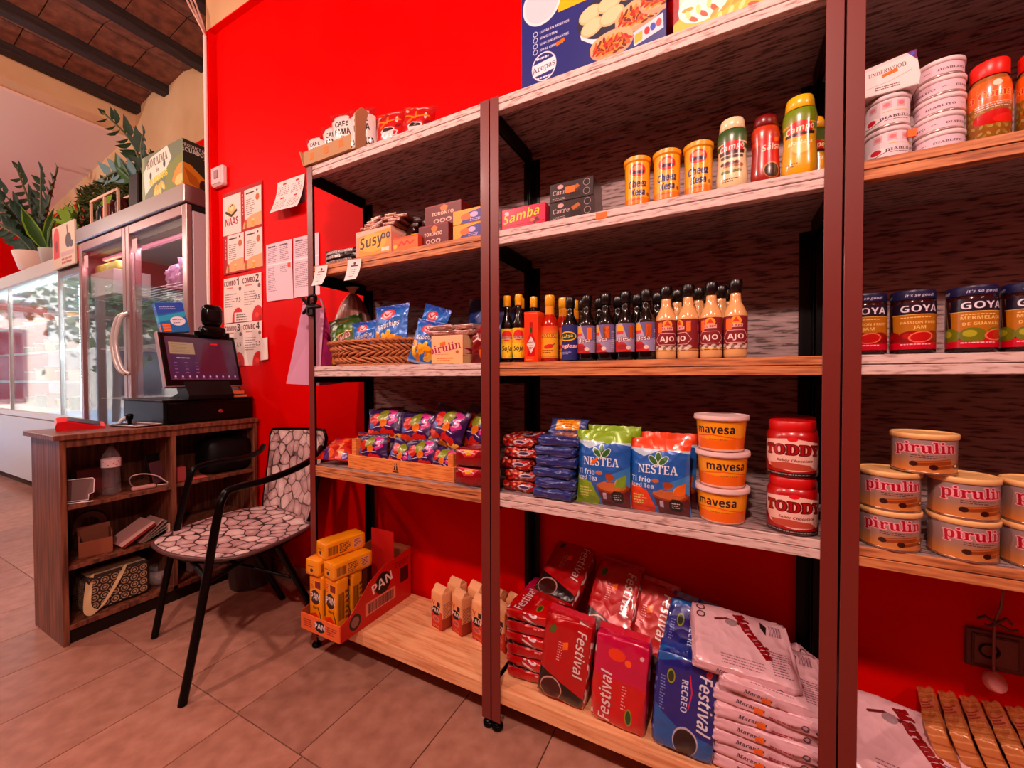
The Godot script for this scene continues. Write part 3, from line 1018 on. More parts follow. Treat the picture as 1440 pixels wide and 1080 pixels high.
	kp.position = Vector3(0.0, 0.002, 0)
	var ty := thing("serving_tray", "dark flat tray with a pale rim lying on the counter beside the cash drawer", "tray", Vector3(-1.94, 0.9, 0.185), 8)
	slab("plate", Vector3(-0.10, 0.0, -0.055), Vector3(0.10, 0.008, 0.055), mat(Color(0.16, 0.10, 0.10), 0.25), ty, 0.002)
	s = Shape.new()
	s.tube([Vector3(-0.10, 0.009, -0.055), Vector3(0.10, 0.009, -0.055), Vector3(0.10, 0.009, 0.055), Vector3(-0.10, 0.009, 0.055), Vector3(-0.10, 0.009, -0.055)], 0.003, 6)
	s.tube([Vector3(0.03, 0.009, -0.055), Vector3(0.03, 0.009, 0.055)], 0.002, 6)
	put(s, "rim", mat(Color(0.80, 0.72, 0.72), 0.3, 0.4), ty)
	var ad := thing("power_adapter", "white and black plug adapter standing on the flat tray", "adapter", Vector3(-1.99, 0.909, 0.20), 20)
	s = Shape.new()
	s.tube(smooth_path([Vector3(-0.045, 0.006, 0.0), Vector3(-0.03, 0.022, 0.0), Vector3(-0.008, 0.034, 0.0)]), 0.0085, 8)
	put(s, "plug", mat(Color(0.90, 0.90, 0.90), 0.3), ad)
	s = Shape.new()
	s.lathe([[0.0, 0.0], [0.008, 0.0], [0.008, 0.022], [0.014, 0.026], [0.015, 0.045], [0.011, 0.052], [0.0, 0.053]], 16)
	put(s, "head", mat(Color(0.02, 0.02, 0.02), 0.3), ad).position = Vector3(0.01, 0.0, 0.0)

func till() -> void:
	var t := thing("cash_drawer", "black metal cash drawer with a round lock on the counter", "cash drawer", Vector3(-2.0, 0.9, -0.11))
	slab("case", Vector3(-0.30, 0.0, -0.22), Vector3(0.15, 0.118, 0.22), mat(Color(0.06, 0.06, 0.062), 0.35), t, 0.003)
	slab("lid", Vector3(-0.30, 0.119, -0.222), Vector3(0.155, 0.127, 0.225), mat(Color(0.05, 0.045, 0.05), 0.3), t, 0.002)
	slab("drawer_front", Vector3(0.151, 0.012, -0.205), Vector3(0.165, 0.108, 0.205), mat(Color(0.02, 0.018, 0.02), 0.3), t, 0.002)
	var s := Shape.new()
	s.lathe([[0.0, 0.0], [0.012, 0.0], [0.012, 0.006], [0.008, 0.008, 1], [0.0, 0.008]], 16)
	var o := put(s, "lock", mat(Color(0.75, 0.45, 0.5), 0.2, 0.9), t)
	o.position = Vector3(0.165, 0.055, -0.035)
	o.rotation.z = -PI / 2
	# touch screen
	var m := thing("pos_screen", "black touch screen till on a sloping foot, showing a purple order page", "till screen", Vector3(-1.885, 1.027, -0.10), 90)
	var lean := Transform3D(Basis(Vector3.RIGHT, -0.30), Vector3(0, 0.072, 0.02))
	s = Shape.new()
	s.box(Vector3(-0.187, 0.0, -0.03), Vector3(0.187, 0.298, 0.0), 0.006, {}, lean)
	put(s, "bezel", mat(Color(0.025, 0.02, 0.025), 0.2), m)
	s = Shape.new()
	s.box(Vector3(-0.191, -0.003, -0.034), Vector3(-0.187, 0.301, -0.003), 0.001, {}, lean)
	s.box(Vector3(-0.187, -0.003, -0.034), Vector3(0.19, 0.0, -0.003), 0.001, {}, lean)
	put(s, "rim", mat(Color(0.75, 0.66, 0.68), 0.3, 0.6), m)
	var sc := Sheet.new(320, 230, Color(0.20, 0.13, 0.24))
	sc.grad(0, 230, Color(0.26, 0.22, 0.30), Color(0.24, 0.13, 0.33))
	sc.rect(14, 30, 110, 62, Color(0.62, 0.64, 0.50))
	sc.lines(22, 40, 90, 6, 8, 2, Color(0.45, 0.48, 0.38), 3)
	sc.rect(14, 100, 110, 100, Color(0.19, 0.15, 0.36))
	sc.poly([Vector2(170, 24), Vector2(255, 24), Vector2(268, 196), Vector2(130, 196)], Color(0.29, 0.10, 0.22))
	sc.lines(40, 110, 60, 1, 6, 5, Color(0.85, 0.82, 0.9), 4)
	for i in 4:
		for j in 3:
			sc.rect(24 + j * 46, 136 + i * 17, 14, 3, Color(0.55, 0.50, 0.75))
	sc.rect(205, 26, 34, 9, Color(0.85, 0.10, 0.14))
	for i in 10:
		sc.ell(22 + i * 31, 210, 4.5, 4.5, Color(0.80, 0.80, 0.92))
		sc.rect(14 + i * 31, 218, 16, 2.5, Color(0.70, 0.68, 0.85))
	var sp := lay(sc)
	s = Shape.new()
	s.quad(lean * Vector3(-0.165, 0.03, 0.0012), lean * Vector3(0.168, 0.03, 0.0012), lean * Vector3(0.168, 0.275, 0.0012), lean * Vector3(-0.165, 0.275, 0.0012), sp.uv)
	var sm := print_mat(sp.page, "gloss")
	put(s, "display", sm, m)
	s = Shape.new()
	s.prism(PackedVector2Array([Vector2(0.08, 0.0), Vector2(0.085, 0.02), Vector2(-0.02, 0.17), Vector2(-0.08, 0.18), Vector2(-0.09, 0.15), Vector2(-0.03, 0.03), Vector2(-0.13, 0.0)]), -0.11, 0.11, Transform3D(Basis(Vector3.UP, -PI / 2), Vector3(0, 0, -0.02)))
	put(s, "foot", mat(Color(0.03, 0.028, 0.03), 0.3), m)
	s = Shape.new()
	s.prism(PackedVector2Array([Vector2(-0.06, 0.0), Vector2(0.06, 0.0), Vector2(0.06, 0.012), Vector2(-0.02, 0.10), Vector2(-0.05, 0.10)]), -0.20, -0.19, Transform3D(Basis(Vector3.UP, -PI / 2), Vector3(0, 0, -0.06)))
	put(s, "side_wing", mat(Color(0.35, 0.30, 0.33), 0.3, 0.4), m)
	var bb := thing("medicine_box", "blue printed carton standing on top of the till screen", "box", Vector3(-1.985, 1.385, -0.005), 82)
	var bs := Sheet.new(110, 130, Color(0.05, 0.42, 0.72))
	bs.poly([Vector2(0, 0), Vector2(110, 0), Vector2(110, 36), Vector2(0, 52)], Color(0.10, 0.30, 0.72))
	bs.poly([Vector2(0, 60), Vector2(110, 40), Vector2(110, 62), Vector2(0, 84)], Color(0.12, 0.66, 0.82))
	bs.ell(72, 82, 30, 20, Color(0.90, 0.92, 0.95))
	bs.lines(52, 74, 42, 3, 7, 3, Color(0.4, 0.3, 0.5), 4)
	bs.lines(14, 18, 70, 2, 8, 3, Color(0.75, 0.85, 0.95), 2)
	for i in 3:
		bs.rect(8, 92 + i * 12, 30, 8, Color(0.98, 0.45, 0.06))
	var bl := lay(bs)
	s = Shape.new()
	s.box(Vector3(-0.062, 0, -0.018), Vector3(0.062, 0.165, 0.018), 0.001, {"f": bl.uv, "k": bl.uv, "l": Rect2(bl.uv.position, bl.uv.size * Vector2(0.2, 1)), "r": Rect2(bl.uv.position, bl.uv.size * Vector2(0.2, 1)), "t": Rect2(bl.uv.position, bl.uv.size * 0.1), "b": Rect2(bl.uv.position, bl.uv.size * 0.1)})
	put(s, "carton", print_mat(bl.page, "card"), bb).rotation = Vector3(-0.18, 0, 0.16)
	var sn := thing("barcode_scanner", "glossy black desk scanner beside the blue carton on the till", "scanner", Vector3(-1.95, 1.375, -0.165), 80)
	put_mesh(soft_box(Vector3(0.105, 0.13, 0.07), 0.5, 0.0, 3), "head", mat(Color(0.03, 0.025, 0.025), 0.15), sn).position = Vector3(0, 0.055, 0)
	put_mesh(soft_box(Vector3(0.12, 0.06, 0.09), 0.35, 0.0, 3), "foot", mat(Color(0.04, 0.03, 0.03), 0.2), sn).position = Vector3(0, 0.0, 0)
	slab("window", Vector3(-0.03, 0.09, 0.034), Vector3(0.03, 0.15, 0.038), mat(Color(0.10, 0.06, 0.06), 0.08), sn, 0.002)
	slab("bracket", Vector3(-0.08, -0.02, -0.03), Vector3(0.09, 0.03, -0.01), mat(Color(0.03, 0.03, 0.03), 0.3), sn, 0.003)
	var on := thing("orange_folder", "orange paper folder on the cash drawer behind the till screen", "folder", Vector3(-1.95, 1.027, -0.255), 90)
	slab("sheet", Vector3(-0.06, 0, -0.07), Vector3(0.06, 0.012, 0.07), mat(Color(0.95, 0.50, 0.28), 0.6), on, 0.001)
	slab("sheet", Vector3(-0.055, 0.018, -0.07), Vector3(0.05, 0.036, 0.06), mat(Color(0.97, 0.45, 0.20), 0.6), on, 0.001)

# printed cloth of rounded pebbles, each in its own tone
func pebble_print() -> ImageTexture:
	rng.seed = 5
	var n := 9
	var side := 360
	var pts := []
	for i in n * n:
		pts.append([Vector2((i % n) + rng.randf_range(0.1, 0.9), (i / n) + rng.randf_range(0.1, 0.9)), rng.randf_range(0.0, 1.0), rng.randf_range(0.75, 1.3), rng.randf_range(-1.5, 1.5)])
	var im := Image.create(side, side, false, Image.FORMAT_RGB8)
	var dark := Color(0.13, 0.07, 0.07)
	for y in side:
		for x in side:
			var p := Vector2(x, y) * n / float(side)
			var c := Vector2i(p)
			var f1 := 9.0
			var f2 := 9.0
			var id := 0
			for dy in range(-1, 2):
				for dx in range(-1, 2):
					var k: int = posmod(c.y + dy, n) * n + posmod(c.x + dx, n)
					var q: Array = pts[k]
					var d: Vector2 = p - (q[0] + Vector2(c.x + dx - posmod(c.x + dx, n), c.y + dy - posmod(c.y + dy, n)))
					d = d.rotated(q[3])
					d.y *= 1.35
					var l: float = d.length() * q[2]
					if l < f1:
						f2 = f1
						f1 = l
						id = k
					elif l < f2:
						f2 = l
			var e := (f2 - f1) / (f1 + f2 + 0.02)
			var tone := Color(0.90, 0.78, 0.75).lerp(Color(0.70, 0.53, 0.53), pts[id][1])
			im.set_pixel(x, y, dark.lerp(tone.lerp(Color(0.96, 0.88, 0.85), clampf((e - 0.3) * 0.9, 0, 0.6)), smoothstep(0.035, 0.115, e)))
	return ImageTexture.create_from_image(im)

func chair() -> void:
	var t := thing("armchair", "black metal armchair with pebble printed seat and backrest", "chair", Vector3(-1.276, 0, 0.05))
	var o3 := Vector3(-1.276, 0, 0.05)
	var bm := mat(Color(0.018, 0.016, 0.016), 0.28)
	var pm := StandardMaterial3D.new()
	pm.albedo_texture = pebble_print()
	pm.roughness = 0.6
	pm.uv1_triplanar = true
	pm.uv1_scale = Vector3(1.6, 1.7, 2.0)
	# seat: outline on the plane of the seat, slightly dished
	var edge := []
	for p in [Vector2(-1.535, 0.24), Vector2(-1.47, 0.305), Vector2(-1.33, 0.326), Vector2(-1.19, 0.31), Vector2(-1.06, 0.262), Vector2(-1.005, 0.18), Vector2(-1.005, 0.07), Vector2(-1.03, -0.05), Vector2(-1.085, -0.15), Vector2(-1.30, -0.20), Vector2(-1.52, -0.20), Vector2(-1.595, -0.08), Vector2(-1.585, 0.09)]:
		edge.append(Vector3(p.x, 0.45, p.y) - o3)
	edge.append(edge[0])
	var ring: Array = smooth_path(edge, 4)
	ring.pop_back()
	var mid := Vector3.ZERO
	for p in ring:
		mid += p / ring.size()
	var s := Shape.new()
	s.smooth()
	var lev := [[0.0, -0.010], [0.5, -0.008], [0.85, -0.002], [0.97, 0.001], [1.0, -0.006]]
	for i in ring.size():
		var p: Vector3 = ring[i]
		var q: Vector3 = ring[(i + 1) % ring.size()]
		for k in lev.size() - 1:
			var a: Vector3 = mid.lerp(p, lev[k][0]) + Vector3(0, lev[k][1], 0)
			var b: Vector3 = mid.lerp(q, lev[k][0]) + Vector3(0, lev[k][1], 0)
			var c: Vector3 = mid.lerp(q, lev[k + 1][0]) + Vector3(0, lev[k + 1][1], 0)
			var d: Vector3 = mid.lerp(p, lev[k + 1][0]) + Vector3(0, lev[k + 1][1], 0)
			if k == 0:
				s.tri(a, c, d)
			else:
				s.quad(d, c, b, a)
	put(s, "seat", pm, t)
	s = Shape.new()
	var rim := []
	for p in ring:
		rim.append(p + Vector3(0, -0.009, 0))
	rim.append(rim[0])
	s.tube(rim, 0.0085, 7)
	put(s, "seat_trim", mat(Color(0.36, 0.22, 0.22), 0.4), t)
	s = Shape.new()
	s.smooth()
	for i in ring.size():
		var p: Vector3 = ring[i] + Vector3(0, -0.014, 0)
		var q: Vector3 = ring[(i + 1) % ring.size()] + Vector3(0, -0.014, 0)
		var dn := Vector3(0, -0.024, 0)
		s.quad(p.lerp(mid, 0.08) + dn, q.lerp(mid, 0.08) + dn, q, p)
		s.tri(p.lerp(mid, 0.08) + dn, mid + Vector3(0, -0.04, 0), q.lerp(mid, 0.08) + dn)
	put(s, "seat_pan", bm, t)
	# backrest: curved sheet from seat to top
	var rows := 12
	var cols := 10
	var grid := []
	for j in rows + 1:
		var v := float(j) / rows
		var row := []
		var bl := Vector3(-1.555, 0.44, -0.20).lerp(Vector3(-1.645, 0.845, -0.28), v)
		var br := Vector3(-1.095, 0.44, -0.145).lerp(Vector3(-1.045, 0.885, -0.185), v)
		for i in cols + 1:
			var u := float(i) / cols
			var e := sin(u * PI)
			var p := bl.lerp(br, u)
			p += Vector3(-0.12, 0, -0.35).normalized() * (0.035 * e) + Vector3(0, 0, -0.03 * sin(v * PI * 0.5))
			var inset := 0.0
			if v > 0.9:
				inset = (1.0 - sqrt(maxf(0.0, 1.0 - pow((v - 0.9) / 0.1, 2.0)))) * 0.09
			if v < 0.12:
				inset = (0.12 - v) * 0.5
			p = p.lerp(bl.lerp(br, 0.5), inset if (i == 0 or i == cols) else inset * 0.5 * absf(u - 0.5) * 2.0)
			row.append(p - o3)
		grid.append(row)
	var nb := Vector3(0.12, 0.05, 0.35).normalized() * 0.012
	s = Shape.new()
	s.smooth()
	for j in rows:
		for i in cols:
			s.quad(grid[j][i], grid[j][i + 1], grid[j + 1][i + 1], grid[j + 1][i])
	put(s, "backrest", pm, t)
	s = Shape.new()
	s.smooth()
	for j in rows:
		for i in cols:
			s.quad(grid[j][i + 1] - nb, grid[j][i] - nb, grid[j + 1][i] - nb, grid[j + 1][i + 1] - nb)
	put(s, "backrest_shell", bm, t)
	s = Shape.new()
	var frame := []
	for j in rows + 1:
		frame.append(grid[j][0] - nb * 0.4)
	for i in range(1, cols + 1):
		frame.append(grid[rows][i] - nb * 0.4)
	for j in range(rows - 1, -1, -1):
		frame.append(grid[j][cols] - nb * 0.4)
	s.tube(frame, 0.008, 7)
	put(s, "backrest_trim", bm, t)
	# legs that run on into the arms
	s = Shape.new()
	s.tube(smooth_path([Vector3(-1.005, 0.0, 0.409), Vector3(-1.0, 0.30, 0.352), Vector3(-0.997, 0.62, 0.295), Vector3(-1.0, 0.692, 0.272), Vector3(-1.0, 0.716, 0.238), Vector3(-1.0, 0.722, 0.10), Vector3(-1.005, 0.745, -0.04), Vector3(-1.03, 0.775, -0.15), Vector3(-1.07, 0.80, -0.20)]).map(func(p): return p - o3), 0.0145, 10)
	put(s, "front_leg", bm, t)
	s = Shape.new()
	s.tube(smooth_path([Vector3(-1.547, 0.0, 0.277), Vector3(-1.537, 0.35, 0.215), Vector3(-1.525, 0.62, 0.16), Vector3(-1.52, 0.692, 0.142), Vector3(-1.52, 0.722, 0.118), Vector3(-1.52, 0.733, 0.04), Vector3(-1.53, 0.728, -0.10), Vector3(-1.57, 0.74, -0.20), Vector3(-1.615, 0.76, -0.25)]).map(func(p): return p - o3), 0.0135, 10)
	put(s, "front_leg", bm, t)
	s = Shape.new()
	s.tube([Vector3(-1.11, 0.44, 0.02) - o3, Vector3(-1.03, 0.0, -0.145) - o3], 0.0145, 10)
	put(s, "rear_leg", bm, t)
	s = Shape.new()
	s.tube([Vector3(-1.40, 0.43, 0.0) - o3, Vector3(-1.346, 0.0, -0.179) - o3], 0.0145, 10)
	put(s, "rear_leg", bm, t)
	s = Shape.new()
	s.tube([Vector3(-0.998, 0.41, 0.332) - o3, Vector3(-1.532, 0.41, 0.205) - o3], 0.010, 8)
	s.tube([Vector3(-1.105, 0.415, 0.02) - o3, Vector3(-1.398, 0.415, -0.006) - o3], 0.010, 8)
	s.tube([Vector3(-1.40, 0.41, 0.245) - o3, Vector3(-1.10, 0.22, -0.06) - o3], 0.007, 8)
	s.tube([Vector3(-1.0, 0.40, 0.325) - o3, Vector3(-1.105, 0.41, 0.03) - o3], 0.010, 8)
	s.tube([Vector3(-1.53, 0.40, 0.20) - o3, Vector3(-1.395, 0.41, 0.0) - o3], 0.010, 8)
	put(s, "under_frame", bm, t)

func fridge() -> void:
	var t := thing("drinks_fridge", "tall steel drinks fridge with two glass doors and curved handles", "fridge", Vector3(-3.25, 0, -0.26))
	var x0 := -0.87
	var x1 := 0.87
	var steel := StandardMaterial3D.new()
	steel.albedo_color = Color(0.60, 0.555, 0.55)
	steel.metallic = 0.85
	steel.roughness = 0.28
	var frame := mat(Color(0.62, 0.48, 0.47), 0.3, 0.6)
	var dark := mat(Color(0.10, 0.075, 0.08), 0.5)
	slab("side_panel", Vector3(x1 - 0.03, 0.06, -0.68), Vector3(x1, 2.22, -0.016), mat(Color(0.76, 0.66, 0.68), 0.5), t, 0.004)
	slab("side_panel", Vector3(x0, 0.06, -0.68), Vector3(x0 + 0.03, 2.22, -0.016), mat(Color(0.76, 0.66, 0.68), 0.5), t, 0.004)
	slab("back_panel", Vector3(x0 + 0.03, 0.06, -0.68), Vector3(x1 - 0.03, 2.22, -0.65), mat(Color(0.66, 0.05, 0.25), 0.5), t)
	slab("inner_liner", Vector3(x0 + 0.031, 0.161, -0.649), Vector3(x0 + 0.036, 2.149, -0.03), mat(Color(0.26, 0.22, 0.24), 0.5), t)
	slab("floor_pan", Vector3(x0 + 0.03, 0.06, -0.65), Vector3(x1 - 0.03, 0.16, -0.02), dark, t)
	slab("roof_pan", Vector3(x0 + 0.03, 2.15, -0.65), Vector3(x1 - 0.03, 2.22, -0.02), dark, t)
	slab("header", Vector3(x0 - 0.005, 2.262, -0.70), Vector3(x1 + 0.005, 2.375, 0.035), steel, t, 0.006)
	slab("kick_plate", Vector3(x0, 0.0, -0.60), Vector3(x1, 0.06, -0.04), dark, t)
	slab("header_gap", Vector3(x0 + 0.01, 2.222, -0.66), Vector3(x1 - 0.01, 2.261, 0.0), dark, t)
	slab("mullion", Vector3(-0.035, 0.162, -0.06), Vector3(0.035, 2.148, -0.02), frame, t, 0.004)
	var glass := pane(Color(0.86, 0.93, 0.93), 0.012)
	glass.metallic_specular = 0.40
	for k in 2:
		var a := x0 + 0.004 if k == 0 else 0.003
		var b := -0.003 if k == 0 else x1 - 0.004
		var d := MeshInstance3D.new()
		var s := Shape.new()
		s.box(Vector3(a, 0.17, -0.014), Vector3(a + 0.055, 2.255, 0.02), 0.004)
		s.box(Vector3(b - 0.055, 0.17, -0.014), Vector3(b, 2.255, 0.02), 0.004)
		s.box(Vector3(a + 0.056, 2.19, -0.014), Vector3(b - 0.056, 2.255, 0.02), 0.004)
		s.box(Vector3(a + 0.056, 0.17, -0.014), Vector3(b - 0.056, 0.26, 0.02), 0.004)
		d = put(s, "door", frame, t)
		slab("glass", Vector3(a + 0.056, 0.26, 0.0), Vector3(b - 0.056, 2.19, 0.006), glass, d)
		s = Shape.new()
		var hx := b - 0.03 if k == 0 else a + 0.03
		s.tube(smooth_path([Vector3(hx, 1.62, 0.02), Vector3(hx - 0.03, 1.57, 0.055), Vector3(hx - 0.055, 1.40, 0.075), Vector3(hx - 0.03, 1.22, 0.055), Vector3(hx, 1.17, 0.02)]), 0.013, 10)
		put(s, "handle", mat(Color(0.86, 0.84, 0.82), 0.22, 0.4), d)
		slab("sticker", Vector3(a + 0.07, 2.05, 0.0065), Vector3(a + 0.15, 2.15, 0.0072), mat(Color(0.90, 0.66, 0.68), 0.5), d)
	slab("lamp_strip", Vector3(-0.70, 2.12, -0.10), Vector3(0.80, 2.14, -0.075), glow(Color(1.0, 0.62, 0.72), 0.5), t)
	var fl2 := AreaLight3D.new()
	fl2.name = "strip_light"
	fl2.area_size = Vector2(1.5, 0.025)
	fl2.light_color = Color(1.0, 0.80, 0.86)
	fl2.light_energy = 0.7
	fl2.shadow_enabled = true
	t.add_child(fl2)
	fl2.position = Vector3(0.05, 2.115, -0.0875)
	fl2.rotation.x = -PI / 2
	for k in 4:
		var y := 0.55 + k * 0.42
		var s := Shape.new()
		for i in 13:
			s.tube([Vector3(x0 + 0.05, y, -0.62 + i * 0.044), Vector3(x1 - 0.05, y, -0.62 + i * 0.044)], 0.0025, 5)
		for i in 4:
			s.tube([Vector3(x0 + 0.05 + i * 0.573, y - 0.004, -0.62), Vector3(x0 + 0.05 + i * 0.573, y - 0.004, -0.09)], 0.004, 5)
		put(s, "wire_shelf", mat(Color(0.85, 0.85, 0.85), 0.3, 0.5), t).set_meta("kind", "stuff")
	# what stands on the wire shelves, dim behind the glass
	var fb := thing("grey_carton", "large pale grey carton on the top wire shelf behind the fridge's left door", "carton", Vector3(-3.86, 1.815, -0.42))
	slab("carton", Vector3(-0.22, 0, -0.12), Vector3(0.22, 0.20, 0.12), mat(Color(0.62, 0.64, 0.63), 0.7), fb, 0.004)
	for i in 6:
		var b := thing("green_pack", "yellow-green pack, %s from the left on the grey carton in the fridge" % ordinal(i), "pack", Vector3(-4.03 + i * 0.068, 2.016, -0.37), 10.0 * (i % 3), "yellow-green packs in the fridge")
		put_mesh(soft_box(Vector3(0.07, 0.075, 0.10), 0.35, 0.004, 15 + i), "wrapper", mat(Color(0.74, 0.78, 0.36), 0.4), b)
	for i in 4:
		var b := thing("clear_bag", "crumpled pale plastic bag, %s on the top wire shelf behind the fridge's right door" % ["first", "second", "third", "fourth"][i], "bag", Vector3(-3.02 + i * 0.13, 1.815, -0.46 - 0.05 * (i % 2)), 30.0 * i, "plastic bags in the fridge")
		put_mesh(pouch(0.20, 0.19, 0.10, 115 + i, Rect2(0, 0, 1, 1), 0.06, 0.03), "bag", mat(Color(0.62, 0.50, 0.64), 0.15, 0.0, 0.6), b)
	# carton of bananas on top
	var bx := thing("banana_carton", "green printed banana carton on top of the drinks fridge", "carton", Vector3(-2.74, 2.376, -0.48))
	var f := Sheet.new(260, 140, Color(0.42, 0.47, 0.36))
	f.rect(0, 0, 20, 140, Color(0.55, 0.60, 0.45))
	f.poly([Vector2(160, 60), Vector2(260, 40), Vector2(260, 140), Vector2(150, 140)], Color(0.47, 0.52, 0.22))
	f.poly([Vector2(10, 50), Vector2(60, 12), Vector2(170, 0), Vector2(196, 40), Vector2(150, 76), Vector2(60, 100), Vector2(22, 118)], Color(0.93, 0.88, 0.80))
	write(f, "RORAIMA", 104, 40, 24, Color(0.25, 0.28, 0.24), {"font": "serifbold", "turn": -2.0, "stretch": 0.8})
	f.ell(60, 66, 7, 11, Color(0.12, 0.12, 0.12))
	f.ell(150, 48, 7, 11, Color(0.12, 0.12, 0.12))
	write(f, "de", 106, 62, 12, Color(0.30, 0.28, 0.25))
	write(f, "PLATANOS", 112, 90, 17, Color(0.93, 0.86, 0.02), {"turn": -6.0, "edge": 1.0, "edge_col": Color(0.5, 0.5, 0.05)})
	for q in [[90, 116, 0.5], [104, 122, 0.15], [120, 116, -0.3], [138, 108, -0.8]]:
		f.ell(q[0], q[1], 9, 20, Color(0.86, 0.70, 0.25), q[2])
		f.ell(q[0], q[1] + 4, 5, 11, Color(0.95, 0.82, 0.45), q[2])
	f.poly([Vector2(196, 110), Vector2(212, 84), Vector2(240, 68), Vector2(260, 66), Vector2(260, 130), Vector2(225, 128)], Color(0.80, 0.55, 0.12))
	f.ell(240, 112, 26, 14, Color(0.94, 0.76, 0.40), -0.2)
	var r := Sheet.new(230, 140, Color(0.11, 0.15, 0.10))
	write(r, "PRODUCT OF", 36, 20, 9, Color(0.80, 0.80, 0.74))
	write(r, "ECUADOR", 36, 34, 12, Color(0.88, 0.88, 0.82))
	write(r, "RORAIMA", 130, 40, 24, Color(0.85, 0.84, 0.78), {"font": "serifbold", "stretch": 0.8})
	write(r, "COCINAR", 128, 84, 18, Color(0.70, 0.76, 0.20))
	r.lines(96, 96, 70, 2, 6, 2, Color(0.75, 0.75, 0.7))
	r.poly([Vector2(0, 66), Vector2(24, 68), Vector2(66, 96), Vector2(84, 130), Vector2(60, 134), Vector2(0, 128)], Color(0.78, 0.46, 0.08))
	r.poly([Vector2(4, 80), Vector2(40, 98), Vector2(62, 132), Vector2(20, 120)], Color(0.66, 0.33, 0.06))
	r.ell(66, 122, 16, 22, Color(0.18, 0.08, 0.05), -0.3)
	var fl := lay(f)
	var rl := lay(r)
	var s2 := Shape.new()
	s2.box(Vector3(-0.28, 0, -0.22), Vector3(0.28, 0.325, 0.222), 0.003, {"f": fl.uv, "k": fl.uv, "l": rl.uv, "r": rl.uv, "t": Rect2(rl.uv.position + Vector2(0.001, 0.001), Vector2.ZERO), "b": Rect2(rl.uv.position, Vector2.ZERO)})
	put(s2, "carton", print_mat(fl.page, "card"), bx)

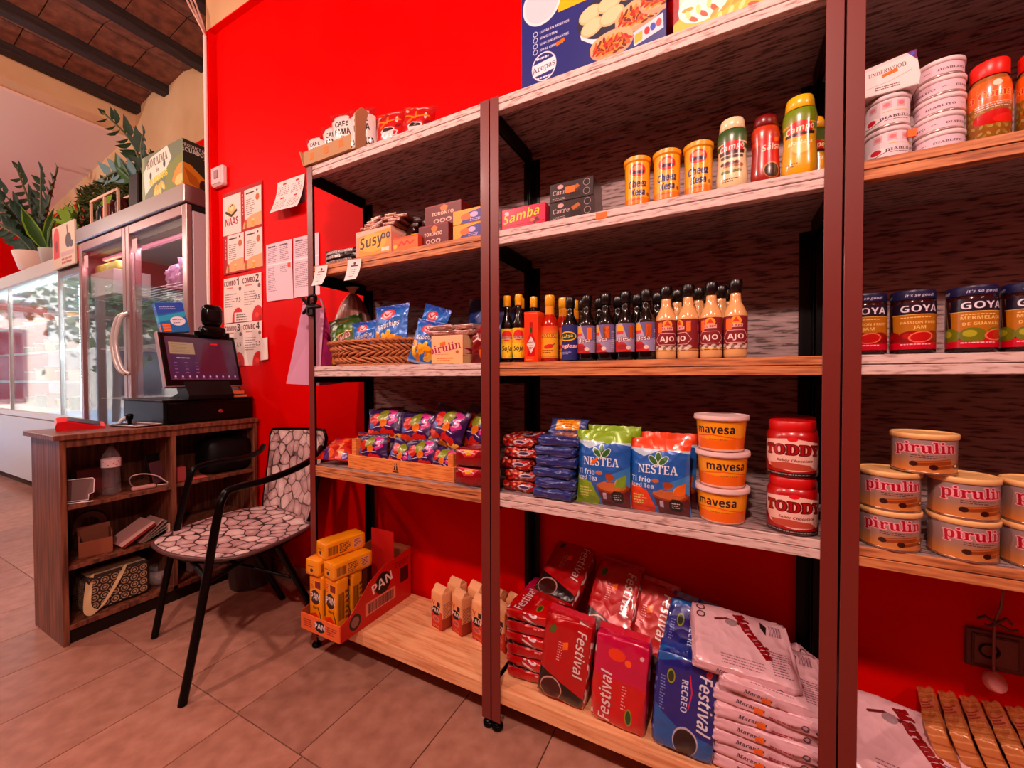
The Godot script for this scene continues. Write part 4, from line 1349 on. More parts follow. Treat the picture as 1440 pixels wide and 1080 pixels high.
func display_case() -> void:
	var t := thing("display_case", "white refrigerated display case with tall glass front beside the fridge", "display case", Vector3(-5.8, 0, -0.30))
	var x0 := -1.75
	var x1 := 1.62
	var white := mat(Color(0.86, 0.86, 0.85), 0.35)
	var alu := mat(Color(0.78, 0.77, 0.76), 0.3, 0.5)
	slab("base", Vector3(x0, 0.10, -0.62), Vector3(x1, 0.74, 0.04), mat(Color(0.84, 0.86, 0.88), 0.4), t, 0.006)
	slab("kick_plate", Vector3(x0, 0.0, -0.58), Vector3(x1, 0.099, -0.10), mat(Color(0.3, 0.3, 0.3), 0.5), t)
	slab("ledge", Vector3(x0, 0.741, -0.62), Vector3(x1, 0.80, 0.05), white, t, 0.008)
	slab("back_panel", Vector3(x0, 0.801, -0.62), Vector3(x1, 2.10, -0.60), mat(Color(0.82, 0.86, 0.87), 0.4), t)
	slab("canopy", Vector3(x0, 2.105, -0.66), Vector3(x1 - 0.5, 2.235, 0.04), mat(Color(0.80, 0.77, 0.75), 0.4), t, 0.008)
	slab("canopy", Vector3(x1 - 0.49, 2.04, -0.62), Vector3(x1, 2.105, 0.03), mat(Color(0.55, 0.52, 0.52), 0.3, 0.4), t, 0.006)
	for x in [x0, -0.35, x1 - 0.53, x1 - 0.02]:
		slab("glass_post", Vector3(x, 0.801, 0.0), Vector3(x + 0.02, 2.10, 0.03), alu, t, 0.003)
	var gl := pane(Color(0.88, 0.97, 0.95), 0.012)
	gl.metallic_specular = 0.45
	slab("glass_pane", Vector3(x0 + 0.021, 0.802, 0.01), Vector3(-0.351, 2.10, 0.018), gl, t)
	slab("glass_pane", Vector3(-0.329, 0.802, 0.01), Vector3(x1 - 0.531, 2.10, 0.018), gl, t)
	slab("glass_pane", Vector3(x1 - 0.509, 0.802, 0.01), Vector3(x1 - 0.021, 2.035, 0.018), gl, t)
	for k in 3:
		var y := 1.10 + k * 0.30
		slab("glass_shelf", Vector3(x0 + 0.03, y, -0.58), Vector3(x1 - 0.03, y + 0.008, -0.06), pane(Color(0.80, 0.95, 0.92), 0.2), t)
		slab("shelf_rail", Vector3(x0 + 0.02, y - 0.012, -0.06), Vector3(x1 - 0.02, y + 0.012, -0.045), alu, t, 0.003)
	var led := glow(Color(0.84, 0.97, 1.0), 5.0)
	for q in [[x0 + 0.1, x1 - 0.6]]:
		slab("lamp_strip", Vector3(q[0], 2.075, -0.05), Vector3(q[1], 2.095, -0.03), led, t)
	var s := Shape.new()
	for i in 44:
		s.box(Vector3(x1 - 0.30, 0.84 + i * 0.026, -0.06), Vector3(x1 - 0.20, 0.856 + i * 0.026, -0.04), 0.0)
	put(s, "lamp_column", led, t)
	var l := AreaLight3D.new()
	l.name = "strip_light"
	l.area_size = Vector2(2.6, 0.03)
	l.light_color = Color(0.84, 0.96, 1.0)
	l.light_energy = 0.9
	l.shadow_enabled = true
	add_child(l)
	l.position = Vector3(-6.05, 2.07, -0.34)
	l.rotation.x = -PI / 2
	var l2 := OmniLight3D.new()
	l2.name = "column_light"
	l2.light_color = Color(0.84, 0.96, 1.0)
	l2.light_energy = 0.10
	l2.light_size = 0.04
	l2.shadow_enabled = true
	add_child(l2)
	l2.position = Vector3(-5.8 + 1.37, 1.4, -0.32)
	# goods behind the glass
	var cols := [Color(0.78, 0.72, 0.55), Color(0.70, 0.20, 0.14), Color(0.30, 0.42, 0.20), Color(0.90, 0.86, 0.80), Color(0.62, 0.40, 0.22), Color(0.86, 0.60, 0.20)]
	var cn := ["cream", "red", "green", "white", "brown", "amber"]
	var tier := ["case ledge", "lowest glass shelf", "middle glass shelf", "top glass shelf"]
	for k in 4:
		for i in 7:
			var c := (i * 2 + k) % 6
			var b := thing("food_tub", "%s food tub, %s from the left on the %s" % [cn[c], ordinal(i), tier[k]], "tub", Vector3(-6.9 + i * 0.34, 0.801 if k == 0 else 1.109 + (k - 1) * 0.30, -0.62), 0, "tubs in the display case")
			var sp := Shape.new()
			sp.lathe([[0.0, 0.0], [0.065, 0.0], [0.075, 0.10 + 0.03 * (i % 3)], [0.0, 0.10 + 0.03 * (i % 3)]], 16)
			put(sp, "tub", mat(cols[c], 0.5), b)
			sp = Shape.new()
			var h := 0.10 + 0.03 * (i % 3)
			sp.lathe([[0.0, h], [0.079, h, 1], [0.079, h + 0.012, 1], [0.0, h + 0.012]], 16)
			put(sp, "lid", mat(Color(0.86, 0.86, 0.86), 0.4), b)
	# printed sign standing at the case's right end
	var sg := thing("sign_board", "cream sign with a red oval and a dark figure shape at the fridge's left end", "sign", Vector3(-4.43, 2.105, -0.24))
	var f := Sheet.new(120, 100, Color(0.86, 0.76, 0.64))
	f.ell(24, 30, 16, 26, Color(0.86, 0.04, 0.04))
	f.rect(8, 30, 32, 46, Color(0.84, 0.05, 0.06))
	f.ell(24, 48, 6, 14, Color(0.5, 0.02, 0.04))
	f.ell(88, 42, 15, 17, Color(0.22, 0.05, 0.06))
	f.line(Vector2(86, 30), Vector2(82, 6), 5, Color(0.22, 0.05, 0.06))
	f.ell(104, 52, 9, 8, Color(0.22, 0.05, 0.06))
	f.rect(46, 66, 70, 10, Color(0.80, 0.62, 0.60))
	f.lines(52, 80, 56, 2, 8, 5, Color(0.70, 0.20, 0.22), 4)
	var fl := lay(f)
	s = Shape.new()
	s.box(Vector3(-0.24, 0, -0.008), Vector3(0.26, 0.37, 0.008), 0.002, {"f": fl.uv, "any": Rect2(fl.uv.position, Vector2.ZERO)})
	put(s, "board", print_mat(fl.page, "card"), sg)

# ---------------------------------------------------------------- plants
func leaf_mesh(l: float, w: float, fold := 0.25) -> ArrayMesh:
	var s := Shape.new()
	s.smooth()
	var prof := [[0.0, 0.05], [0.18, 0.62], [0.42, 1.0], [0.7, 0.72], [1.0, 0.0]]
	for i in prof.size() - 1:
		var a: Array = prof[i]
		var b: Array = prof[i + 1]
		var da: float = -0.25 * l * a[0] * a[0]
		var db: float = -0.25 * l * b[0] * b[0]
		var ca := Vector3(0, a[0] * l, da)
		var cb := Vector3(0, b[0] * l, db)
		for sd in [-1.0, 1.0]:
			var ea := ca + Vector3(sd * a[1] * w, 0, a[1] * w * fold)
			var eb := cb + Vector3(sd * b[1] * w, 0, b[1] * w * fold)
			if sd > 0:
				s.quad(ca, ea, eb, cb)
			else:
				s.quad(ea, ca, cb, eb)
	return s.mesh()

func leafy_stem(t: Node3D, path: Array, n: int, lm: ArrayMesh, m: Material, stem_m: Material, from := 0.25, spread := 0.9) -> void:
	var pts := smooth_path(path, 8)
	var s := Shape.new()
	s.tube(pts, 0.008, 6)
	put(s, "stem", stem_m, t)
	for i in n:
		var u := from + (1.0 - from) * i / (n - 1.0)
		var k := int(u * (pts.size() - 2))
		var p: Vector3 = pts[k]
		var d: Vector3 = (pts[k + 1] - pts[k]).normalized()
		var side := d.cross(Vector3(0.3, 0.2, 1)).normalized()
		var sd := 1.0 if i % 2 == 0 else -1.0
		var out := (d * 0.6 + side * sd * spread + Vector3(0, 0, 0.15 * sd)).normalized()
		if i == n - 1:
			out = d
		var z := out.cross(side).normalized() if absf(out.dot(side)) < 0.95 else out.cross(Vector3.UP).normalized()
		var x := out.cross(z).normalized()
		var o := put_mesh(lm, "leaf", m, t)
		var k2 := rng.randf_range(0.8, 1.1) * (0.75 + 0.4 * sin(u * PI))
		o.transform = Transform3D(Basis(x, out, z).orthonormalized().scaled(Vector3.ONE * k2), p)

func plant_mat(c: Color) -> StandardMaterial3D:
	var m := StandardMaterial3D.new()
	m.albedo_color = c
	m.roughness = 0.55
	m.metallic_specular = 0.3
	m.backlight_enabled = true
	m.backlight = shade(c, 0.4)
	return m

func plants() -> void:
	rng.seed = 12
	var dark := plant_mat(Color(0.065, 0.15, 0.05))
	var mid := plant_mat(Color(0.16, 0.28, 0.07))
	var lime := plant_mat(Color(0.45, 0.58, 0.12))
	var teal := plant_mat(Color(0.36, 0.48, 0.48))
	var stem := mat(Color(0.30, 0.30, 0.14), 0.6)
	var lm := leaf_mesh(0.155, 0.036)
	# pot plant at the left on the display case
	var t := thing("potted_plant", "large dark green feather-leaved plant in a white pot on the display case", "plant", Vector3(-5.68, 2.236, -0.40))
	var s := Shape.new()
	s.lathe([[0.0, 0.0], [0.12, 0.0], [0.15, 0.02], [0.19, 0.17], [0.195, 0.19, 1], [0.18, 0.19, 1], [0.17, 0.15], [0.0, 0.15]], 24)
	put(s, "pot", mat(Color(0.88, 0.76, 0.70), 0.4), t)
	s = Shape.new()
	s.lathe([[0.171, 0.152], [0.0, 0.17]], 20)
	put(s, "soil", mat(Color(0.12, 0.07, 0.05), 0.95), t)
	for q in [[-0.95, 1.0, 0.15], [-0.72, 1.15, 0.0], [-0.35, 0.75, 0.3], [0.08, 0.92, 0.0], [0.72, 0.76, 0.05], [-1.05, 0.6, 0.2], [-0.55, 0.5, 0.35], [0.30, 0.42, 0.3]]:
		leafy_stem(t, [Vector3(q[0] * 0.06, 0.15, 0.02), Vector3(q[0] * 0.3, 0.15 + q[1] * 0.45, q[2] * 0.3), Vector3(q[0], 0.15 + q[1], q[2])], 20, lm, dark, stem)
	var sp := thing("snake_plant", "snake plant with yellow edged upright leaves beside the white pot", "plant", Vector3(-5.14, 2.236, -0.36))
	s = Shape.new()
	s.lathe([[0.0, 0.0], [0.08, 0.0], [0.105, 0.15, 1], [0.09, 0.15], [0.0, 0.13]], 20)
	put(s, "pot", mat(Color(0.70, 0.66, 0.62), 0.5), sp)
	var ll := leaf_mesh(0.52, 0.055, 0.4)
	var li := leaf_mesh(0.49, 0.040, 0.4)
	for q in [[0.02, 0.03, 0.0], [-0.22, 0.0, 0.5], [0.20, -0.03, -0.6], [-0.45, 0.02, 1.0]]:
		var o := put_mesh(ll, "leaf", lime, sp)
		o.position = Vector3(q[0] * 0.15, 0.12, q[1])
		o.rotation = Vector3(0, q[2], -q[0])
		var c := put_mesh(li, "leaf_middle", mid, o)
		c.position = Vector3(0, 0.006, 0.006)
	# planted wall panel and small plants behind the steel header
	var pn := thing("moss_panel", "dense green plant panel standing on the fridge roof behind its header", "plant panel", Vector3(-4.12, 2.377, -0.50))
	slab("backing", Vector3(-0.74, 0, -0.05), Vector3(0.74, 0.50, 0.0), mat(Color(0.16, 0.15, 0.06), 0.9), pn, 0.004)
	s = Shape.new()
	for i in 2600:
		var p := Vector3(rng.randf_range(-0.76, 0.78), rng.randf_range(0.0, 0.56), rng.randf_range(0.0, 0.05))
		var b := Basis.from_euler(Vector3(rng.randf_range(-0.9, 0.9), rng.randf_range(-1.2, 1.2), rng.randf_range(-3, 3)))
		var a := b * Vector3(0, 0.05, 0.012)
		var c := b * Vector3(0.016, 0.022, 0)
		s.flat()
		s.tri(p, p + c, p + a)
		s.tri(p, p + a, p - c)
	put(s, "moss", plant_mat(Color(0.24, 0.26, 0.09)), pn).set_meta("kind", "stuff")
	var fr := leaf_mesh(0.11, 0.02)
	for q in [[-0.40, "fern with pale lime fronds at the left of the plant panel", lime, 5], [0.13, "broad leaved lime plant in front of the plant panel", lime, 4]]:
		var f := thing("small_plant", q[1], "plant", Vector3(-4.12 + q[0], 2.376, -0.36))
		s = Shape.new()
		s.lathe([[0.0, 0.0], [0.05, 0.0], [0.065, 0.08, 1], [0.055, 0.08], [0.0, 0.07]], 16)
		put(s, "pot", mat(Color(0.45, 0.30, 0.22), 0.7), f)
		for k in q[3]:
			var a: float = -1.0 + 2.0 * k / (q[3] - 1.0)
			if q[0] > -0.2:
				var o := put_mesh(leaf_mesh(0.30, 0.055), "leaf", q[2], f)
				o.position = Vector3(a * 0.02, 0.06, 0)
				o.rotation = Vector3(0.15, a, -a * 0.55)
			else:
				leafy_stem(f, [Vector3(0, 0.06, 0), Vector3(a * 0.08, 0.18, 0.03), Vector3(a * 0.22, 0.26 - absf(a) * 0.05, 0.06)], 12, fr, q[2], stem, 0.2, 1.0)
	var cr := thing("small_crate", "pale open wooden rack holding small dark jars on the fridge roof", "rack", Vector3(-3.72, 2.376, -0.33))
	for z in [-0.05, 0.05]:
		slab("bar", Vector3(-0.26, 0.205, z - 0.008), Vector3(0.26, 0.225, z + 0.008), mat(Color(0.86, 0.68, 0.55), 0.6), cr, 0.001)
		for x in [-0.26, 0.0, 0.245]:
			slab("leg", Vector3(x, 0, z - 0.008), Vector3(x + 0.015, 0.205, z + 0.008), mat(Color(0.86, 0.68, 0.55), 0.6), cr, 0.001)
	for i in 4:
		var c: Color = [Color(0.10, 0.13, 0.14), Color(0.60, 0.22, 0.08), Color(0.20, 0.05, 0.05), Color(0.25, 0.06, 0.06)][i]
		var j := thing("jar", "%s jar inside the pale rack on the fridge roof" % ["black", "orange-brown", "dark red", "wine red"][i], "jar", Vector3(-3.90 + i * 0.118, 2.377, -0.33), 0, "jars in the rack on the fridge")
		s = Shape.new()
		s.lathe([[0.0, 0.0], [0.036, 0.0], [0.04, 0.01], [0.045, 0.13], [0.034, 0.15], [0.034, 0.175, 1], [0.0, 0.175]], 18)
		put(s, "glass", mat(c, 0.2), j)
	var zz := thing("palm_plant", "dark leafed plant with two upright stems beside the banana carton", "plant", Vector3(-3.14, 2.376, -0.32))
	s = Shape.new()
	s.box(Vector3(-0.07, 0, -0.07), Vector3(0.07, 0.24, 0.07), 0.006)
	put(s, "pot", mat(Color(0.11, 0.045, 0.04), 0.5), zz)
	leafy_stem(zz, [Vector3(0, 0.22, 0), Vector3(-0.08, 0.50, 0.04), Vector3(-0.55, 0.86, 0.05)], 17, leaf_mesh(0.12, 0.028), dark, stem, 0.2)
	leafy_stem(zz, [Vector3(0.02, 0.22, 0), Vector3(0.06, 0.40, 0.04), Vector3(0.12, 0.50, 0.05)], 8, leaf_mesh(0.13, 0.03), dark, stem, 0.2)
	leafy_stem(zz, [Vector3(-0.02, 0.20, 0.03), Vector3(-0.2, 0.30, 0.08), Vector3(-0.40, 0.28, 0.1)], 9, leaf_mesh(0.13, 0.03), teal, stem, 0.2)
	for k in 2:
		var o := put_mesh(leaf_mesh(0.36, 0.05), "broad_leaf", mid, zz)
		o.position = Vector3(-0.05, 0.2, 0.05)
		o.rotation = Vector3(0.2, 0.2, 0.75 + k * 0.35)

# ---------------------------------------------------------------- papers and fittings on the red wall
func sheet_on_wall(called: String, label: String, category: String, sh: Sheet, x0: float, y0: float, x1: float, y1: float, tilt := 0.0, lift := 0.0) -> Node3D:
	var l := lay(sh)
	var t := thing(called, label, category, Vector3((x0 + x1) * 0.5, y0, -0.3445))
	var w := (x1 - x0) * 0.5
	var h := y1 - y0
	var s := Shape.new()
	s.smooth()
	var n := 6
	for i in n:
		for j in n:
			var q := []
			for c in [[i, j], [i + 1, j], [i + 1, j + 1], [i, j + 1]]:
				var u := float(c[0]) / n
				var v := float(c[1]) / n
				var z := 0.0012 + 0.004 * sin(u * 5.0 + v * 3.0) * (1.0 - v) + lift * (1.0 - v) * (1.0 - v) + 0.003
				q.append(Vector3(-w + 2 * w * u, h * v, z))
			s.quad(q[0], q[1], q[2], q[3], Rect2(l.uv.position + l.uv.size * Vector2(float(i) / n, 1.0 - float(j + 1) / n), l.uv.size / n))
	put(s, "sheet", print_mat(l.page, "paper"), t).rotation.z = deg_to_rad(tilt)
	return t

func wall_papers() -> void:
	var paper := Color(0.93, 0.86, 0.82)
	var red := Color(0.70, 0.03, 0.05)
	var ink := Color(0.28, 0.18, 0.18)
	# sandwich menu of four panels on red card
	var f := Sheet.new(200, 250, red)
	f.rect(2, 12, 92, 118, paper)
	f.ell(46, 58, 22, 20, Color(0.90, 0.72, 0.42))
	f.ell(46, 50, 12, 9, Color(0.97, 0.85, 0.60))
	f.path([Vector2(18, 60), Vector2(46, 74), Vector2(74, 60)], 7, Color(0.20, 0.12, 0.08))
	f.line(Vector2(40, 46), Vector2(54, 40), 3, Color(0.20, 0.12, 0.08))
	write(f, "NAAS", 46, 102, 22, Color(0.62, 0.05, 0.16), {"stretch": 0.85})
	var panels := [[112, 12], [24, 132], [112, 132]]
	for q in panels:
		f.rect(q[0], q[1], 82, 112, paper)
		for k in 6:
			write(f, "BURGER"[k], q[0] - 9, q[1] + 16 + k * 11, 7, Color(0.95, 0.85, 0.82))
		f.rect(q[0] + 8, q[1] + 10, 40, 4, ink)
		f.ell(q[0] + 62, q[1] + 10, 4, 3, ink)
		f.lines(q[0] + 8, q[1] + 30, 44, 8, 6, 2, Color(0.45, 0.36, 0.34), q[0] + q[1])
		f.ell(q[0] + 64, q[1] + 30, 9, 10, Color(0.78, 0.40, 0.20))
		f.poly([Vector2(q[0] - 10, q[1] + 112), Vector2(q[0] - 4, q[1] + 92), Vector2(q[0] + 30, q[1] + 78), Vector2(q[0] + 82, q[1] + 74), Vector2(q[0] + 82, q[1] + 112)], Color(0.93, 0.66, 0.45))
		for k in 14:
			f.ell(q[0] + 4 + (k * 37) % 74, q[1] + 90 + (k * 13) % 20, 6, 4, [Color(0.80, 0.28, 0.12), Color(0.88, 0.62, 0.14), Color(0.55, 0.55, 0.16), Color(0.96, 0.80, 0.66)][k % 4])
	sheet_on_wall("menu_poster", "burger menu poster of four panels on red card, uppermost on the wall", "poster", f, -2.16, 1.79, -1.745, 2.30)
	# combos 1 to 4
	for row in 2:
		f = Sheet.new(200, 150, paper)
		for c in 2:
			var x := 100.0 * c
			write(f, "COMBO", x + 34, 26, 16, Color(0.35, 0.06, 0.08), {"stretch": 0.8})
			write(f, str(row * 2 + c + 1), x + 78, 28, 24, Color(0.22, 0.12, 0.12))
			f.rect(x + 16, 32, 36, 4, Color(0.85, 0.45, 0.42))
			f.ell(x + 88, 40, 7, 7, Color(0.5, 0.35, 0.35))
			f.lines(x + 10, 54, 62, 6, 8, 2.5, Color(0.48, 0.36, 0.36), 9 + row * 2 + c)
			write(f, "7,5", x + 78, 82, 13, Color(0.35, 0.25, 0.25))
			f.ell(x + 78, 142, 30, 40, Color(0.84, 0.07, 0.06))
			f.ell(x + 72, 132, 10, 8, Color(0.95, 0.22, 0.14))
			f.ell(x + 88, 144, 8, 10, Color(0.70, 0.03, 0.04))
		if row == 0:
			f.rect(60, 118, 80, 32, paper)
			f.lines(70, 124, 60, 3, 8, 4, Color(0.4, 0.3, 0.3), 8)
			sheet_on_wall("combo_sheet", "pale menu sheet reading COMBO 1 and COMBO 2 under the burger poster", "poster", f, -2.16, 1.485, -1.765, 1.765)
		else:
			sheet_on_wall("combo_sheet", "pale menu sheet reading COMBO 3 and COMBO 4 partly behind the till screen", "poster", f, -2.16, 1.215, -1.765, 1.48)
	f = Sheet.new(40, 60, paper)
	sheet_on_wall("paper_slip", "blank pale slip sticking out beside the lower combo sheet", "paper", f, -1.768, 1.245, -1.70, 1.375, 6.0, 0.01)
	for k in 2:
		f = Sheet.new(120, 180, Color(0.92, 0.80, 0.84))
		for c in 2:
			if k == 0 or c == 0:
				f.lines(10 + c * 54, 12, 42 if k == 0 else 96, 9, 5.5, 2, Color(0.50, 0.42, 0.46), 21 + k + c)
				f.lines(10 + c * 54, 76, 40 if k == 0 else 90, 14 if c == 0 else 4, 5.5, 2, Color(0.55, 0.46, 0.50), 31 + k + c)
				f.rect(10 + c * 54, 9, 34, 3, Color(0.35, 0.28, 0.32))
		f.rect(6, 64, 112, 4, Color(0.98, 0.93, 0.94))
		if k == 0:
			f.rect(98, 70, 14, 14, Color(0.93, 0.30, 0.22))
			sheet_on_wall("price_list", "pale pink typed price list with a small red square, left of two", "paper", f, -1.715, 1.585, -1.478, 1.915)
		else:
			sheet_on_wall("price_list", "pale pink typed price list half hidden by the shelf post", "paper", f, -1.466, 1.585, -1.255, 1.915)
	f = Sheet.new(140, 120, Color(0.94, 0.86, 0.84))
	for i in 2:
		for j in 2:
			var x := 10.0 + i * 66
			var y := 10.0 + j * 54
			f.rect(x + 20, y, 18, 6, Color(0.75, 0.12, 0.14))
			for a in 7:
				for b in 5:
					f.rect(x + a * 8, y + 12 + b * 7, 4, 3, Color(0.45, 0.35, 0.36) if a < 6 else Color(0.85, 0.2, 0.2))
	var ca := sheet_on_wall("wall_calendar", "small white wall calendar hanging above the price lists", "calendar", f, -1.60, 2.06, -1.365, 2.25, 0.0, 0.05)
	slab("back_pages", Vector3(-0.10, 0.04, 0.001), Vector3(0.115, 0.19, 0.004), mat(Color(0.30, 0.20, 0.20), 0.7), ca)
	var sw := thing("light_switch", "white square switch with a rocker beside the white conduit", "switch", Vector3(-2.165, 2.345, -0.345))
	slab("box", Vector3(-0.062, 0, 0), Vector3(0.062, 0.125, 0.038), mat(Color(0.90, 0.78, 0.78), 0.4), sw, 0.01)
	slab("plate", Vector3(-0.05, 0.012, 0.0375), Vector3(0.05, 0.113, 0.042), mat(Color(0.86, 0.72, 0.72), 0.4), sw, 0.003)
	slab("rocker", Vector3(-0.012, 0.04, 0.042), Vector3(0.028, 0.09, 0.048), mat(Color(0.62, 0.46, 0.46), 0.4), sw, 0.003)
	var cd := thing("conduit", "white cable conduit running down the corner of the red wall", "conduit", Vector3(-2.250, 0, -0.299))
	slab("pipe", Vector3(-0.011, 0.9, -0.008), Vector3(0.008, 3.30, 0.011), mat(Color(0.90, 0.83, 0.79), 0.5), cd, 0.007)
	var s := Shape.new()
	for k in 3:
		s.tube(smooth_path([Vector3(0.0 + k * 0.006, 3.28, 0.0), Vector3(-0.01, 3.40, 0.02 + k * 0.02), Vector3(-0.10 - 0.05 * k, 3.68, 0.1), Vector3(-0.30 - 0.1 * k, 4.0, 0.35)]), 0.006, 6)
	put(s, "cable", mat(Color(0.80, 0.62, 0.56), 0.5), cd)
	# purple carrier bag hanging from the end post
	var hook := thing("twig_hanger", "dark knotted string bow on the end shelf post", "bow", Vector3(-0.872, 1.44, 0.004))
	s = Shape.new()
	for q in [[0.05, 0.035], [0.075, -0.012], [0.03, -0.04], [-0.03, 0.03], [-0.025, -0.03]]:
		s.tube(smooth_path([Vector3(0, 0, 0), Vector3(q[0] * 0.4, q[1] * 0.9, 0.012), Vector3(q[0], q[1], 0.004), Vector3(q[0] * 0.6, q[1] * 0.3, -0.008), Vector3(0, 0, 0)]), 0.006, 6)
	put(s, "loops", mat(Color(0.07, 0.02, 0.02), 0.4), hook)
	var bg := thing("carrier_bag", "lilac and magenta cloth carrier bag hanging on the end shelf post", "bag", Vector3(-0.955, 1.115, -0.075), 48)
	s = Shape.new()
	s.smooth()
	var top := [Vector3(-0.035, 0.345, 0.015), Vector3(0.05, 0.33, 0.015), Vector3(0.05, 0.33, -0.02), Vector3(-0.035, 0.345, -0.02)]
	var bot := [Vector3(-0.10, 0.0, 0.035), Vector3(0.03, -0.01, 0.055), Vector3(0.12, 0.0, -0.05), Vector3(-0.05, 0.0, -0.06)]
	for k in 4:
		s.flat()
		var n := (k + 1) % 4
		if k != 0:
			s.quad(bot[k], bot[n], top[n], top[k])
	s.quad(bot[3], bot[2], bot[1], bot[0])
	put(s, "gusset", mat(Color(0.80, 0.16, 0.48), 0.7), bg)
	s = Shape.new()
	s.flat()
	s.quad(bot[0], bot[1], top[1], top[0])
	put(s, "front", mat(Color(0.82, 0.58, 0.70), 0.75), bg)
	s = Shape.new()
	s.tube(smooth_path([top[0], Vector3(-0.01, 0.37, 0.0), Vector3(0.03, 0.375, 0.0), top[1]]), 0.005, 6)
	put(s, "strap", mat(Color(0.76, 0.52, 0.62), 0.7), bg)

# a box with rounded edges and a slightly uneven skin, base at y = 0
func soft_box(size: Vector3, round_by: float, rough_by: float, seed_no: int, faces := {}, n := 6) -> ArrayMesh:
	var s := Shape.new()
	s.smooth()
	var ns := noise(9.0, 2, seed_no)
	var h := size * 0.5
	var any: Rect2 = faces.get("any", Rect2(0, 0, 1, 1))
	var dirs := {"f": [Vector3(0, 0, 1), Vector3(1, 0, 0), Vector3(0, 1, 0)], "k": [Vector3(0, 0, -1), Vector3(-1, 0, 0), Vector3(0, 1, 0)], "l": [Vector3(-1, 0, 0), Vector3(0, 0, 1), Vector3(0, 1, 0)],
		"r": [Vector3(1, 0, 0), Vector3(0, 0, -1), Vector3(0, 1, 0)], "t": [Vector3(0, 1, 0), Vector3(1, 0, 0), Vector3(0, 0, -1)], "b": [Vector3(0, -1, 0), Vector3(1, 0, 0), Vector3(0, 0, 1)]}
	var rad := minf(h.x, minf(h.y, h.z)) * clampf(round_by * 2.0, 0.02, 1.0)
	for key in dirs:
		var nn: Vector3 = dirs[key][0]
		var a: Vector3 = dirs[key][1]
		var b: Vector3 = dirs[key][2]
		var r: Rect2 = faces.get(key, any)
		for i in n:
			for j in n:
				var q := []
				for c in [[i, j], [i + 1, j], [i + 1, j + 1], [i, j + 1]]:
					# crowd the grid towards the edges
					var u := sin((float(c[0]) / n - 0.5) * PI)
					var v := sin((float(c[1]) / n - 0.5) * PI)
					var p: Vector3 = (nn + a * u + b * v) * h
					var core := Vector3(clampf(p.x, -h.x + rad, h.x - rad), clampf(p.y, -h.y + rad, h.y - rad), clampf(p.z, -h.z + rad, h.z - rad))
					var d := p - core
					if d.length() > rad:
						p = core + d.normalized() * rad
					p += (p / h).normalized() * ns.get_noise_3dv(p * 10.0 / maxf(size.length() * 3.0, 0.01)) * rough_by
					p.y = maxf(p.y, -h.y)
					q.append(p + Vector3(0, h.y, 0))
				var ua := (sin((float(i) / n - 0.5) * PI) + 1) * 0.5
				var ub := (sin((float(i + 1) / n - 0.5) * PI) + 1) * 0.5
				var va := (sin((float(j) / n - 0.5) * PI) + 1) * 0.5
				var vb := (sin((float(j + 1) / n - 0.5) * PI) + 1) * 0.5
				s.quad(q[0], q[1], q[2], q[3], Rect2(r.position + r.size * Vector2(ua, 1.0 - vb), r.size * Vector2(ub - ua, vb - va)))
	return s.mesh()

# a filled film bag: two sheets that meet in a seam, flat fins at top and bottom; base at y = 0, front towards +z
func pouch(w: float, h: float, t: float, seed_no: int, uv: Rect2, fin := 0.07, amp := 0.006, nx := 12, ny := 14, back := Rect2(0, 0, 0, 0)) -> ArrayMesh:
	var s := Shape.new()
	var ns := noise(6.0, 3, seed_no)
	if back.size.x == 0.0:
		back = uv
	for side in [1.0, -1.0]:
		s.smooth()
		var grid := []
		for j in ny + 1:
			var v := float(j) / ny
			var row := []
			for i in nx + 1:
				var u := float(i) / nx
				var vv := clampf((v - fin) / (1.0 - 2.0 * fin), 0.0, 1.0)
				var bu := pow(maxf(0.0, 1.0 - pow(absf(2 * u - 1), 2.4)), 0.55)
				var bv := pow(maxf(0.0, 1.0 - pow(absf(2 * vv - 1), 2.8)), 0.6)
				var bul := bu * bv
				var wr := ns.get_noise_3d(u * 3.0, v * 3.0, side * 3.0 + 7.0)
				var pleat := sin(u * 31.0 + wr * 6.0) * (1.0 - bv) * 0.35
				var z: float = side * (t * 0.5 * bul + (wr * amp + pleat * amp * 0.6) * minf(1.0, bul * 3.0 + 0.15) + 0.0006)
				var x := (u - 0.5) * w * (1.0 - 0.07 * bv * (0.6 + 0.4 * absf(2 * u - 1)))
				var y := v * h
				if j == ny and i % 2 == 1:
					y -= h * 0.008
				row.append(Vector3(x, y, z))
			grid.append(row)
		for j in ny:
			for i in nx:
				var r := uv if side > 0 else back
				var c := Rect2(r.position + r.size * Vector2(float(i) / nx, 1.0 - float(j + 1) / ny), r.size / Vector2(nx, ny))
				if side > 0:
					s.quad(grid[j][i], grid[j][i + 1], grid[j + 1][i + 1], grid[j + 1][i], c)
				else:
					s.quad(grid[j][i + 1], grid[j][i], grid[j + 1][i], grid[j + 1][i + 1], c)
	return s.mesh()

func part(r: Rect2, x: float, y: float, w: float, h: float) -> Rect2:
	return Rect2(r.position + r.size * Vector2(x, y), r.size * Vector2(w, h))

func ordinal(i: int) -> String:
	return ["first", "second", "third", "fourth", "fifth", "sixth", "seventh", "eighth", "ninth", "tenth", "eleventh", "twelfth"][i]

# ================================================================ goods on the shelves
const ORANGE := Color(0.98, 0.42, 0.05)

func goods() -> void:
	rng.seed = 7
	top_board()
	second_board()
	third_board()
	fourth_board()
	bottom_board()

